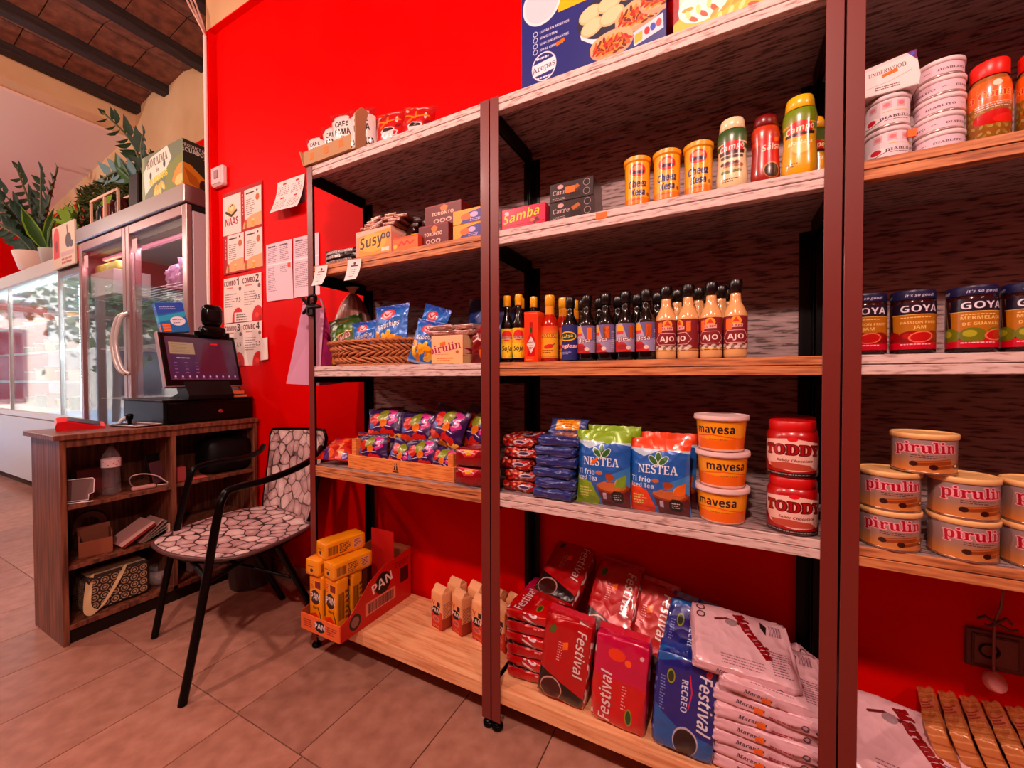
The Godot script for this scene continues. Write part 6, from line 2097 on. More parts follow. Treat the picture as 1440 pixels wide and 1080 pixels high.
func tin(t: Node3D, l: Dictionary, r: float, h: float) -> void:
	var s := Shape.new()
	s.lathe([[r - 0.001, 0.005], [r - 0.001, h - 0.009]], 32, l.uv)
	put(s, "body", print_mat(l.page, "paper"), t)
	s = Shape.new()
	s.lathe([[0.0, 0.002], [r - 0.004, 0.0], [r, 0.001], [r, 0.004], [r - 0.001, 0.006]], 32)
	put(s, "base_rim", mat(Color(0.80, 0.70, 0.68), 0.25, 0.7), t)
	s = Shape.new()
	s.lathe([[r - 0.001, h - 0.010], [r + 0.001, h - 0.009], [r + 0.001, h - 0.001], [r - 0.001, h], [r - 0.004, h - 0.002, 1], [0.0, h - 0.002]], 32)
	put(s, "lid", mat(Color(0.90, 0.80, 0.81), 0.35), t)

func squeeze(called: String, label: String, at: Vector3, r: float, h: float, low: Color, high: Color, cap: Color, cap2: Color, style: int) -> void:
	var t := thing(called, label, "bottle", at, [-2, 18, -6][style], "squeeze bottles of sauce")
	var f := Sheet.new(300, 240, low)
	f.grad(0, 56, high, shade(high, 0.9).lerp(low, 0.25))
	f.poly([Vector2(0, 50), Vector2(75, 66), Vector2(150, 54), Vector2(225, 66), Vector2(300, 50), Vector2(300, 60), Vector2(225, 84), Vector2(150, 74), Vector2(75, 84), Vector2(0, 60)], high)
	if style == 0:
		f.ell(150, 78, 44, 26, Color(0.82, 0.06, 0.10))
		f.rect(102, 88, 96, 14, Color(0.25, 0.08, 0.08))
		write(f, "Campo", 150, 84, 20, Color(0.97, 0.92, 0.86), {"slant": 0.2, "turn": -6.0})
		f.rect(108, 106, 84, 12, Color(0.30, 0.22, 0.18))
		for k in 16:
			f.ell(118 + (k * 29) % 66, 136 + (k * 11) % 44, 9, 7, [Color(0.35, 0.12, 0.06), Color(0.62, 0.36, 0.16), Color(0.80, 0.70, 0.50), Color(0.40, 0.45, 0.15)][k % 4])
		f.lines(118, 196, 60, 2, 8, 4, Color(0.35, 0.25, 0.2), 2)
	elif style == 1:
		f.poly([Vector2(120, 60), Vector2(196, 44), Vector2(204, 150), Vector2(126, 168)], Color(0.80, 0.04, 0.06))
		write(f, "Salsa", 162, 100, 22, Color(0.95, 0.85, 0.75), {"slant": 0.2, "turn": -10.0})
		f.poly([Vector2(168, 54), Vector2(190, 50), Vector2(191, 66), Vector2(169, 70)], ORANGE)
		f.ell(160, 180, 30, 32, Color(0.80, 0.55, 0.30))
		f.ell(160, 182, 26, 28, Color(0.20, 0.08, 0.05))
		f.ell(152, 176, 8, 8, Color(0.35, 0.30, 0.15))
	else:
		f.ell(150, 76, 42, 26, Color(0.84, 0.06, 0.08))
		f.rect(100, 88, 100, 10, Color(0.20, 0.12, 0.08))
		write(f, "Campo", 150, 84, 20, Color(0.97, 0.92, 0.70), {"slant": 0.2, "turn": -6.0})
		f.ell(154, 140, 34, 28, Color(0.96, 0.60, 0.12))
		f.ell(154, 140, 26, 20, Color(0.98, 0.78, 0.40))
		write(f, "Mostaza", 150, 128, 14, Color(0.98, 0.94, 0.8), {"slant": 0.2})
		f.lines(110, 190, 40, 2, 8, 4, Color(0.45, 0.30, 0.05), 2)
	var l := lay(f)
	var s := Shape.new()
	s.lathe([[r * 0.80, 0.0], [r * 0.94, 0.006], [r, 0.03 * h / 0.18], [r * 0.97, 0.26 * h], [r * 0.885, 0.48 * h], [r * 0.93, 0.62 * h], [r * 0.97, 0.72 * h], [r * 0.9, 0.80 * h], [r * 0.78, 0.835 * h]], 32, l.uv, 0.72)
	put(s, "body", print_mat(l.page, "gloss"), t)
	s = Shape.new()
	s.lathe([[r * 0.80, 0.825 * h], [r * 0.83, 0.83 * h], [r * 0.78, 0.93 * h], [r * 0.70, 0.975 * h], [r * 0.5, 0.995 * h], [0.0, h]], 30, Rect2(0, 0, 1, 1), 0.80)
	put(s, "cap", mat(cap2, 0.3, 0.0, 0.4), t)

# ---------------------------------------------------------------- third board
func sauce_bottle(t: Node3D, r: float, h: float, fluid: Material, cap: Color, l: Dictionary, lab0: float, lab1: float, neck := 0.42) -> void:
	var s := Shape.new()
	s.lathe([[0.0, 0.001], [r * 0.88, 0.0], [r * 0.985, 0.004], [r, 0.012], [r, 0.54 * h], [r * 0.94, 0.585 * h], [r * 0.72, 0.66 * h], [r * neck * 1.1, 0.72 * h], [r * neck, 0.78 * h], [r * neck, 0.88 * h], [0.0, 0.88 * h]], 28)
	put(s, "glass", fluid, t)
	s = Shape.new()
	s.lathe([[r + 0.0005, lab0 * h], [r + 0.0005, lab1 * h]], 32, l.uv)
	put(s, "label", print_mat(l.page, "paper"), t)
	s = Shape.new()
	var cr := r * (neck + 0.13)
	s.lathe([[cr * 0.9, 0.835 * h], [cr, 0.84 * h], [cr, 0.985 * h], [cr * 0.9, h, 1], [0.0, h]], 20)
	put(s, "cap", mat(cap, 0.3, 0.0, 0.3), t)

func third_board() -> void:
	var y := 1.1878
	var f: Sheet
	var t: Node3D
	var s: Shape
	# --- soy sauce with yellow caps
	f = Sheet.new(220, 140, Color(0.95, 0.72, 0.06))
	f.poly([Vector2(0, 90), Vector2(40, 60), Vector2(80, 140), Vector2(0, 140)], Color(0.12, 0.36, 0.12))
	f.poly([Vector2(220, 90), Vector2(180, 60), Vector2(140, 140), Vector2(220, 140)], Color(0.12, 0.36, 0.12))
	f.ell(110, 34, 30, 24, Color(0.85, 0.10, 0.06))
	f.rect(78, 38, 64, 14, Color(0.85, 0.75, 0.65))
	write(f, "ORIENTAL", 110, 49, 10, Color(0.5, 0.05, 0.05))
	f.poly([Vector2(60, 70), Vector2(160, 70), Vector2(168, 100), Vector2(110, 136), Vector2(52, 100)], Color(0.98, 0.80, 0.10))
	write(f, "Soja", 110, 104, 21, Color(0.10, 0.06, 0.05), {"slant": 0.15})
	var l := lay(f)
	var dark := mat(Color(0.035, 0.018, 0.014), 0.12, 0.0, 0.6)
	var first: Node3D = null
	for q in [[0.0415, -0.04, "soy sauce bottle with a yellow cap, front row beside the middle post"], [0.0845, -0.036, "soy sauce bottle with a yellow cap, front row beside the orange box"], [0.063, -0.095, "soy sauce bottle with a yellow cap, behind the front pair"], [0.110, -0.095, "soy sauce bottle with a yellow cap, behind the orange box"]]:
		if first == null:
			first = thing("soy_bottle", q[2], "bottle", Vector3(q[0], y, q[1]), 22, "soy sauce bottles")
			sauce_bottle(first, 0.0205, 0.214, dark, Color(0.95, 0.68, 0.08), l, 0.06, 0.50, 0.46)
			slab("seal_band", Vector3(-0.005, 0.18, 0.0118), Vector3(0.005, 0.19, 0.0122), mat(Color(0.9, 0.6, 0.1), 0.4), first)
		else:
			copy(first, q[2], Vector3(q[0], y, q[1]), 24)
	# --- orange carton with a bottle picture
	f = Sheet.new(70, 210, Color(0.93, 0.22, 0.05))
	f.rect(4, 6, 62, 3, Color(0.98, 0.55, 0.30))
	f.poly([Vector2(28, 66), Vector2(42, 66), Vector2(44, 96), Vector2(54, 116), Vector2(54, 186), Vector2(16, 186), Vector2(16, 116), Vector2(26, 96)], Color(0.80, 0.05, 0.04))
	f.rect(27, 44, 16, 24, Color(0.70, 0.06, 0.05))
	f.rect(29, 68, 12, 20, Color(0.10, 0.30, 0.12))
	f.poly([Vector2(35, 104), Vector2(58, 138), Vector2(35, 176), Vector2(12, 138)], Color(0.95, 0.86, 0.82))
	write(f, "TABASCO", 35, 134, 7.5, Color(0.35, 0.1, 0.08), {"stretch": 0.9})
	f.lines(22, 142, 26, 3, 7, 3, Color(0.6, 0.3, 0.3), 6)
	f.lines(10, 194, 50, 2, 7, 3, Color(0.98, 0.65, 0.4), 7)
	l = lay(f)
	carton_box("hot_sauce_box", "narrow orange carton picturing a red hot sauce bottle with a diamond label", Vector3(0.118, y, -0.055), Vector3(0.165, y + 0.152, -0.006), l, Rect2(0, 0, 0.06, 0.2), 0.0, "gloss")
	# --- yellow pepper sauce
	f = Sheet.new(240, 150, Color(0.97, 0.66, 0.05))
	f.grad(0, 40, Color(0.90, 0.25, 0.04), Color(0.95, 0.50, 0.05))
	write(f, "NATIVA", 120, 54, 16, Color(0.98, 0.80, 0.20), {"edge": 2.0, "edge_col": Color(0.60, 0.08, 0.04)})
	f.ell(118, 96, 22, 10, Color(0.85, 0.08, 0.04), -0.2)
	f.line(Vector2(136, 90), Vector2(146, 82), 4, Color(0.2, 0.4, 0.1))
	f.lines(92, 112, 56, 2, 9, 4, Color(0.45, 0.15, 0.05), 5)
	f.rect(0, 138, 240, 12, Color(0.86, 0.55, 0.05))
	l = lay(f)
	first = null
	var red_sauce := mat(Color(0.72, 0.10, 0.02), 0.12, 0.0, 0.6)
	for q in [[0.186, -0.046, "yellow labelled pepper sauce bottle in the front row"], [0.208, -0.105, "yellow labelled pepper sauce bottle, second in its file"], [0.226, -0.162, "yellow labelled pepper sauce bottle, third in its file"]]:
		if first == null:
			first = thing("pepper_bottle", q[2], "bottle", Vector3(q[0], y, q[1]), 18, "yellow pepper sauce bottles")
			sauce_bottle(first, 0.0265, 0.203, red_sauce, Color(0.95, 0.66, 0.10), l, 0.05, 0.53, 0.44)
			s = Shape.new()
			s.lathe([[0.0148, 0.132], [0.0138, 0.15], [0.0138, 0.171]], 20)
			put(s, "neck_sleeve", mat(Color(0.93, 0.58, 0.05), 0.35), first)
		else:
			copy(first, q[2], Vector3(q[0], y, q[1]), -10)
	# --- blue labelled bottle
	f = Sheet.new(230, 190, Color(0.10, 0.11, 0.42))
	f.ell(110, 62, 44, 26, Color(0.95, 0.72, 0.10))
	f.ell(110, 62, 38, 20, Color(0.10, 0.25, 0.20))
	write(f, "Salsa", 110, 70, 17, Color(0.96, 0.80, 0.20), {"turn": -8.0})
	write(f, "Inglesa", 115, 124, 18, Color(0.93, 0.90, 0.93), {"slant": 0.2, "edge": 1.5, "edge_col": Color(0.7, 0.05, 0.1)})
	f.lines(80, 146, 60, 2, 9, 4, Color(0.6, 0.6, 0.8), 5)
	l = lay(f)
	t = thing("blue_bottle", "dark sauce bottle in a full blue label with a yellow oval", "bottle", Vector3(0.2525, y, -0.045), 4)
	sauce_bottle(t, 0.0243, 0.19, dark, Color(0.06, 0.05, 0.05), l, 0.02, 0.56, 0.44)
	t = copy(t, "dark sauce bottle in a blue label hidden behind the first blue one", Vector3(0.272, y, -0.105), -8)
	# --- black sauce bottles, violet labels
	f = Sheet.new(240, 130, Color(0.42, 0.36, 0.56))
	f.poly([Vector2(60, 0), Vector2(110, 0), Vector2(150, 130), Vector2(80, 130)], Color(0.72, 0.64, 0.72))
	f.poly([Vector2(0, 60), Vector2(120, 78), Vector2(240, 60), Vector2(240, 130), Vector2(0, 130)], Color(0.60, 0.55, 0.70))
	f.poly([Vector2(60, 76), Vector2(120, 88), Vector2(150, 130), Vector2(60, 130)], Color(0.78, 0.06, 0.08))
	f.ell(98, 24, 18, 18, Color(0.96, 0.66, 0.10))
	f.rect(80, 36, 36, 14, Color(0.86, 0.20, 0.20))
	write(f, "Inglesa", 110, 80, 17, Color(0.95, 0.92, 0.93), {"edge": 1.6, "edge_col": Color(0.35, 0.05, 0.12)})
	f.ell(110, 108, 24, 12, Color(0.60, 0.03, 0.05))
	f.ell(136, 112, 10, 9, Color(0.90, 0.80, 0.76))
	f.lines(168, 34, 50, 9, 9, 3, Color(0.85, 0.82, 0.86), 3)
	l = lay(f)
	first = null
	for k in 8:
		var row := k / 4
		var c := k % 4
		var at := Vector3(0.3035 + c * 0.0558 + row * 0.021, y, -0.046 - row * 0.062)
		var lab := "black sauce bottle with violet label, %s from the left, %s row" % [ordinal(c), "front" if row == 0 else "rear"]
		if first == null:
			first = thing("worcester_bottle", lab, "bottle", at, -8, "black sauce bottles")
			sauce_bottle(first, 0.0262, 0.191, dark, Color(0.03, 0.025, 0.025), l, 0.12, 0.53, 0.46)
		else:
			t = copy(first, lab, at, [-8, -22, 6, -14][c])
		if row == 0:
			t = first if k == 0 else t
			s = Shape.new()
			for i in 5:
				var a := 0.42 + i * 0.11
				var b := a + 0.11
				s.quad(Vector3(sin(a), 0, cos(a)) * 0.0271 + Vector3(0, 0.062, 0), Vector3(sin(b), 0, cos(b)) * 0.0271 + Vector3(0, 0.060, 0), Vector3(sin(b), 0, cos(b)) * 0.0271 + Vector3(0, 0.094, 0), Vector3(sin(a), 0, cos(a)) * 0.0271 + Vector3(0, 0.096, 0))
			put(s, "price_sticker", mat(ORANGE, 0.6), t)
	# --- cream garlic sauce
	f = Sheet.new(240, 130, Color(0.50, 0.02, 0.06))
	f.ell(120, 20, 18, 18, Color(0.95, 0.62, 0.14))
	f.poly([Vector2(108, 24), Vector2(120, 4), Vector2(132, 24)], Color(0.85, 0.20, 0.06))
	f.rect(98, 30, 44, 14, Color(0.93, 0.70, 0.66))
	write(f, "EL REY", 120, 41, 9, Color(0.6, 0.05, 0.08))
	f.path([Vector2(74, 84), Vector2(92, 56), Vector2(148, 56), Vector2(166, 84), Vector2(150, 104), Vector2(90, 104), Vector2(74, 84)], 2.0, Color(0.92, 0.78, 0.74))
	write(f, "AJO", 120, 90, 20, Color(0.96, 0.90, 0.86), {"stretch": 1.15})
	for k in 10:
		f.ell(78 + k * 9, 114 + (k % 3) * 4, 9, 7, [Color(0.80, 0.72, 0.66), Color(0.55, 0.42, 0.36), Color(0.88, 0.82, 0.76)][k % 3])
	f.rect(0, 124, 240, 3, Color(0.85, 0.65, 0.25))
	f.bars(196, 60, 34, 40, Color(0.85, 0.75, 0.75), 3)
	f.rect(190, 24, 44, 26, Color(0.72, 0.10, 0.32))
	l = lay(f)
	var cream := mat(Color(0.90, 0.66, 0.42), 0.18, 0.0, 0.6)
	first = null
	for k in 10:
		var row := 0 if k < 4 else (1 if k < 7 else 2)
		var c: int = k if k < 4 else ((k - 4) if k < 7 else k - 7)
		var at := Vector3(0.5225 + c * 0.0545 + row * 0.022, y, -0.047 - row * 0.060)
		var lab := "cream garlic sauce bottle, dark red label, %s from the left, %s row" % [ordinal(c), ["front", "second", "third"][row]]
		if first == null:
			first = thing("garlic_bottle", lab, "bottle", at, 14, "cream garlic sauce bottles")
			sauce_bottle(first, 0.0266, 0.194, cream, Color(0.03, 0.02, 0.02), l, 0.11, 0.53, 0.46)
		else:
			t = copy(first, lab, at, [14, -48, -4, 2][c])
		if row == 0 and c != 2:
			t = first if k == 0 else t
			var a0: float = [-0.9, 0.75, 0.0, -0.75][c]
			s = Shape.new()
			for i in 4:
				var a := a0 + i * 0.10
				var b := a + 0.10
				s.quad(Vector3(sin(a), 0, cos(a)) * 0.0274 + Vector3(0, 0.068, 0), Vector3(sin(b), 0, cos(b)) * 0.0274 + Vector3(0, 0.072, 0), Vector3(sin(b), 0, cos(b)) * 0.0274 + Vector3(0, 0.098, 0), Vector3(sin(a), 0, cos(a)) * 0.0274 + Vector3(0, 0.094, 0))
			put(s, "price_sticker", mat(ORANGE, 0.6), t)
	# --- jam jars in the right bay
	for kind in 2:
		f = Sheet.new(330, 170, Color(0.20, 0.02, 0.025))
		f.poly([Vector2(92, 6), Vector2(238, 6), Vector2(230, 124), Vector2(100, 124)], Color(0.70, 0.42, 0.06))
		f.rect(94, 4, 142, 40, Color(0.10, 0.05, 0.14))
		write(f, "GOYA", 165, 36, 24, Color(0.90, 0.88, 0.92), {"stretch": 1.05})
		f.line(Vector2(80, 26), Vector2(90, 124), 1.5, Color(0.75, 0.60, 0.30))
		f.line(Vector2(250, 26), Vector2(240, 124), 1.5, Color(0.75, 0.60, 0.30))
		f.rect(92, 44, 146, 2, Color(0.9, 0.75, 0.4))
		if kind == 0:
			write(f, "PASSION FRUIT", 165, 78, 9, Color(0.93, 0.78, 0.48))
			write(f, "JAM", 165, 96, 11, Color(0.93, 0.78, 0.48))
		else:
			write(f, "MERMELADA", 165, 72, 11, Color(0.93, 0.78, 0.48))
			write(f, "DE GUAYABA", 165, 92, 10, Color(0.93, 0.78, 0.48))
		f.lines(120, 54, 90, 1, 6, 3, Color(0.93, 0.78, 0.48), 3)
		f.rect(0, 140, 330, 30, Color(0.74, 0.02, 0.12))
		for k in 6:
			var fx := 40.0 + k * 52
			if kind == 0:
				f.ell(fx, 128, 30, 24, Color(0.55, 0.03, 0.04))
				f.ell(fx - 6, 122, 14, 10, Color(0.70, 0.06, 0.05))
			else:
				f.ell(fx, 126, 28, 26, Color(0.42, 0.44, 0.06))
				f.ell(fx - 6, 120, 14, 12, Color(0.66, 0.64, 0.10))
		var hx := 168 if kind == 0 else 196
		f.ell(hx, 126, 30, 20, Color(0.93, 0.45, 0.30), -0.2)
		f.ell(hx, 126, 25, 16, Color(0.74, 0.05, 0.04), -0.2)
		f.rect(0, 146, 330, 24, Color(0.78, 0.02, 0.14))
		f.lines(120, 150, 90, 1, 6, 4, Color(0.95, 0.75, 0.78), 3)
		f.lines(14, 30, 50, 14, 8, 3, Color(0.75, 0.62, 0.5), 3)
		l = lay(f)
		f = Sheet.new(330, 26, Color(0.09, 0.08, 0.26))
		for k in 3:
			write(f, "it's so good!", 55 + k * 110, 18, 9, Color(0.86, 0.86, 0.92), {"slant": 0.2})
		var ld := lay(f)
		for k in 2:
			var i := kind * 2 + k
			t = thing("jam_jar", ["passion fruit jam jar with a dark blue lid, half behind the post", "passion fruit jam jar with a dark blue lid, second from the post", "guava jam jar with green fruit print, left of the two guava ones", "guava jam jar with green fruit print at the photo's right edge"][i], "jar", Vector3([0.942, 1.0205, 1.1105, 1.190][i], y, -0.058), [-4, 2, 6, 4][i], "jam jars with dark blue lids")
			var r: float = 0.0365 if kind == 0 else 0.0375
			s = Shape.new()
			s.lathe([[r, 0.010], [r, 0.108]], 36, l.uv)
			put(s, "label", print_mat(l.page, "gloss"), t)
			s = Shape.new()
			s.lathe([[0.0, 0.002], [r * 0.85, 0.0], [r * 0.99, 0.004], [r * 0.995, 0.012]], 32)
			put(s, "glass_base", mat(Color(0.16, 0.025, 0.03), 0.1, 0.0, 0.6), t)
			s = Shape.new()
			s.lathe([[r * 0.995, 0.107], [r * 0.95, 0.115], [r * 0.88, 0.118]], 32)
			put(s, "glass_shoulder", mat(Color(0.16, 0.025, 0.03), 0.1, 0.0, 0.6), t)
			s = Shape.new()
			s.lathe([[r * 0.97, 0.115], [r * 0.985, 0.117], [r * 0.985, 0.130]], 36, ld.uv)
			put(s, "lid_band", print_mat(ld.page, "card"), t)
			s = Shape.new()
			s.lathe([[r * 0.985, 0.130], [r * 0.95, 0.1335, 1], [r * 0.85, 0.1325], [0.0, 0.132]], 36)
			put(s, "lid", mat(Color(0.09, 0.08, 0.26), 0.35), t)
	# --- left bay: wicker basket with snack bags
	var wick := grained([[0.0, Color(0.50, 0.24, 0.11)], [0.5, Color(0.74, 0.42, 0.22)], [1.0, Color(0.86, 0.56, 0.32)]], Vector3(9, 30, 30), 0.6, 61, 0.02, 3)
	t = thing("wicker_basket", "oval woven wicker basket at the left end of the third board", "basket", Vector3(-0.598, y, -0.145))
	s = Shape.new()
	s.smooth()
	for i in 48:
		var a := TAU * i / 48
		var b := TAU * (i + 1) / 48
		s.quad(ellip(b, 0.04) * Vector3(0.96, 1, 0.96), ellip(a, 0.04) * Vector3(0.96, 1, 0.96), ellip(a, 0.93) * Vector3(0.96, 1, 0.96), ellip(b, 0.93) * Vector3(0.96, 1, 0.96))
		s.tri(Vector3(0, 0.005, 0), ellip(a, 0.04) * Vector3(0.96, 1, 0.96), ellip(b, 0.04) * Vector3(0.96, 1, 0.96))
	put(s, "lining", mat(Color(0.34, 0.14, 0.07), 0.8), t)
	for row in 3:
		s = Shape.new()
		var cnt := 44
		for i in cnt:
			var a := TAU * i / cnt
			var da := TAU / cnt * 2.1 * (1.0 if row % 2 == 0 else -1.0)
			var v0 := 0.10 + row * 0.26
			for st in 2:
				var sh := 0.16 * st * TAU / cnt
				s.tube([ellip(a + sh, v0 - 0.02) * 0.985, ellip(a + sh + da * 0.5, v0 + 0.14) * Vector3(1.03, 1, 1.05), ellip(a + sh + da, v0 + 0.30) * 0.985], 0.0047, 5)
		put(s, "woven_row", wick, t).set_meta("kind", "stuff")
	s = Shape.new()
	for i in 52:
		var a := TAU * i / 52
		s.tube([ellip(a, 0.90) * 0.985, ellip(a + 0.07, 1.01) * Vector3(1.035, 1, 1.05), ellip(a + 0.18, 1.06) * Vector3(1.03, 1, 1.04), ellip(a + 0.28, 0.97) * 0.985], 0.0062, 5)
	put(s, "braided_rim", wick, t).set_meta("kind", "stuff")
	s = Shape.new()
	var rp := []
	for i in 41:
		rp.append(ellip(TAU * i / 40, 0.03) * 1.01)
	s.tube(rp, 0.006, 6)
	put(s, "base_rim", wick, t)
	# blue snack bags
	f = Sheet.new(170, 210, Color(0.08, 0.43, 0.80))
	f.grad(0, 30, Color(0.10, 0.22, 0.62), Color(0.08, 0.43, 0.80))
	for k in 24:
		f.line(Vector2((k * 61) % 170, (k * 43) % 150), Vector2((k * 61) % 170 + 14, (k * 43) % 150 + 9), 2, Color(0.20, 0.52, 0.84))
	f.ell(84, 44, 36, 22, Color(0.86, 0.30, 0.36))
	f.ell(84, 44, 22, 14, Color(0.94, 0.80, 0.82))
	f.path([Vector2(70, 42), Vector2(84, 52), Vector2(100, 36)], 6, Color(0.80, 0.08, 0.10))
	write(f, "Natuchips", 86, 98, 23, Color(0.93, 0.93, 0.96), {"slant": 0.25, "turn": -8.0, "stretch": 0.72, "edge": 1.5, "edge_col": Color(0.05, 0.15, 0.45)})
	for k in 14:
		f.ell(24 + (k * 47) % 120, 118 + (k * 19) % 70, 22, 12, [Color(0.93, 0.62, 0.06), Color(0.98, 0.74, 0.20), Color(0.84, 0.48, 0.03)][k % 3], k * 1.3)
	f.rect(0, 198, 170, 12, Color(0.55, 0.62, 0.80))
	l = lay(f)
	pm_place("snack_bag", l, [[-0.495, 0.03, -0.075, 0.17, 0.212, 0.06, 2, 0.05, -0.12, "large blue snack bag standing in the middle of the wicker basket"],
		[-0.635, 0.022, -0.085, 0.13, 0.165, 0.05, 10, 0.10, -0.10, "small blue snack bag, left of the large one in the basket"],
		[-0.392, 0.04, -0.155, 0.15, 0.20, 0.05, -6, -0.30, -0.10, "blue snack bag leaning right at the basket's rear"],
		[-0.315, 0.0, -0.048, 0.135, 0.165, 0.055, 8, -0.22, -0.15, "blue snack bag standing on the board between basket and carton"]], y, "blue snack bags")
	f = Sheet.new(120, 150, Color(0.07, 0.20, 0.46))
	f.ell(60, 90, 36, 22, Color(0.30, 0.24, 0.62))
	f.path([Vector2(36, 94), Vector2(52, 84), Vector2(68, 96), Vector2(86, 84)], 6, Color(0.70, 0.66, 0.82))
	l = lay(f)
	pm_place("snack_bag", l, [[-0.165, 0.0, -0.245, 0.21, 0.26, 0.05, 4, -0.10, -0.06, "dark navy snack bag at the back behind the cream carton"]], y, "")
	f = Sheet.new(150, 150, Color(0.18, 0.36, 0.06))
	f.grad(0, 60, Color(0.10, 0.22, 0.05), Color(0.30, 0.46, 0.08))
	f.path([Vector2(20, 96), Vector2(60, 70), Vector2(120, 60)], 4, Color(0.88, 0.80, 0.40))
	write(f, "De Todito", 70, 90, 18, Color(0.93, 0.82, 0.78), {"slant": 0.25, "turn": -14.0, "stretch": 0.75, "edge": 1.5, "edge_col": Color(0.55, 0.1, 0.1)})
	f.ell(24, 134, 26, 20, Color(0.88, 0.52, 0.05))
	l = lay(f)
	pm_place("green_bag", l, [[-0.755, 0.024, -0.10, 0.165, 0.20, 0.075, 14, 0.22, -0.18, "glossy green snack bag at the left of the wicker basket"]], y, "")
	f = Sheet.new(80, 120, Color(0.50, 0.28, 0.23))
	for k in 16:
		f.line(Vector2(k * 5.5, 0), Vector2(20 + k * 3, 120), 1.6, Color(0.66, 0.42, 0.36))
	l = lay(f)
	t = thing("brown_bag", "tall brown gathered bag behind the green snack bag", "bag", Vector3(-0.845, y + 0.01, -0.200), 10)
	t.scale = Vector3(1.05, 1.15, 1.0)
	s = Shape.new()
	s.lathe([[0.06, 0.0], [0.095, 0.05], [0.10, 0.12], [0.085, 0.19], [0.055, 0.245], [0.03, 0.272], [0.016, 0.282]], 26, l.uv, 0.55)
	put(s, "body", print_mat(l.page, "foil"), t)
	s = Shape.new()
	s.lathe([[0.016, 0.28], [0.012, 0.285], [0.022, 0.30], [0.034, 0.308]], 20, l.uv, 0.55)
	put(s, "knot", mat(Color(0.78, 0.58, 0.50), 0.5), t)
	# cream wafer carton and what stands on and beside it
	f = Sheet.new(160, 130, Color(0.95, 0.74, 0.50))
	f.grad(0, 40, Color(0.93, 0.76, 0.60), Color(0.96, 0.74, 0.50))
	f.poly([Vector2(44, 34), Vector2(72, 28), Vector2(74, 44), Vector2(46, 52)], ORANGE)
	write(f, "pirulin", 70, 74, 34, Color(0.66, 0.03, 0.22), {"font": "serifbold", "turn": -10.0, "edge": 1.5, "edge_col": Color(0.97, 0.78, 0.70)})
	f.ell(132, 78, 8, 8, Color(0.75, 0.35, 0.20))
	f.lines(20, 86, 76, 1, 7, 3, Color(0.80, 0.50, 0.40), 4)
	f.lines(30, 104, 100, 2, 10, 5, Color(0.88, 0.42, 0.16), 5)
	l = lay(f)
	carton_box("wafer_carton", "cream carton lettered in dark red beside the basket on the third board", Vector3(-0.252, y, -0.11), Vector3(-0.118, y + 0.098, -0.022), l, Rect2(0.0, 0.0, 0.06, 1))
	f = Sheet.new(110, 50, Color(0.55, 0.32, 0.26))
	f.rect(0, 0, 110, 14, Color(0.80, 0.68, 0.66))
	f.lines(26, 24, 60, 2, 9, 5, Color(0.85, 0.66, 0.60), 4)
	l = lay(f)
	for k in 4:
		t = thing("wafer_sachet", "brown and silver wafer sachet, %s of those lying on the cream carton" % ordinal(k), "sachet", Vector3(-0.225 + (k % 2) * 0.085, y + 0.0985 + (k / 2) * 0.019, -0.065 - (k % 2) * 0.012), 8 - k * 5, "wafer sachets on the cream carton")
		put_mesh(soft_box(Vector3(0.105, 0.02, 0.06), 0.35, 0.006, 70 + k, {"f": l.uv, "any": part(l.uv, 0, 0.0, 0.1, 0.3), "t": l.uv}), "wrapper", print_mat(l.page, "foil"), t)
	f = Sheet.new(90, 120, Color(0.50, 0.03, 0.05))
	f.rect(0, 0, 90, 20, Color(0.75, 0.08, 0.08))
	f.path([Vector2(20, 52), Vector2(40, 44), Vector2(58, 54), Vector2(74, 44)], 6, Color(0.92, 0.78, 0.74))
	f.poly([Vector2(44, 80), Vector2(70, 76), Vector2(70, 100), Vector2(44, 104)], ORANGE)
	l = lay(f)
	pm_place("red_pack", l, [[-0.072, 0.0, -0.07, 0.085, 0.13, 0.05, 6, 0.05, -0.1, "dark red snack pack with an orange price dot beside the middle post"]], y, "")

func ellip(a: float, v: float) -> Vector3:
	var rx := lerpf(0.225, 0.258, v)
	var rz := lerpf(0.105, 0.130, v)
	var ca := cos(a)
	var sa := sin(a)
	return Vector3(signf(ca) * pow(absf(ca), 0.75) * rx, v * 0.092, signf(sa) * pow(absf(sa), 0.75) * rz)

# bags: [x, lift, z, w, h, t, turn, roll, lean, label]
func pm_place(called: String, l: Dictionary, list: Array, y: float, group: String, cat := "snack bag") -> void:
	var k := 0
	for q in list:
		var t := thing(called, q[9], cat, Vector3(q[0], y + q[1], q[2]), q[6], group)
		var o := put_mesh(pouch(q[3], q[4], q[5], 100 + k * 7 + int(absf(q[0]) * 90), l.uv, 0.07, 0.007), "bag", print_mat(l.page, "foil"), t)
		o.rotation = Vector3(q[8], 0, q[7])
		k += 1

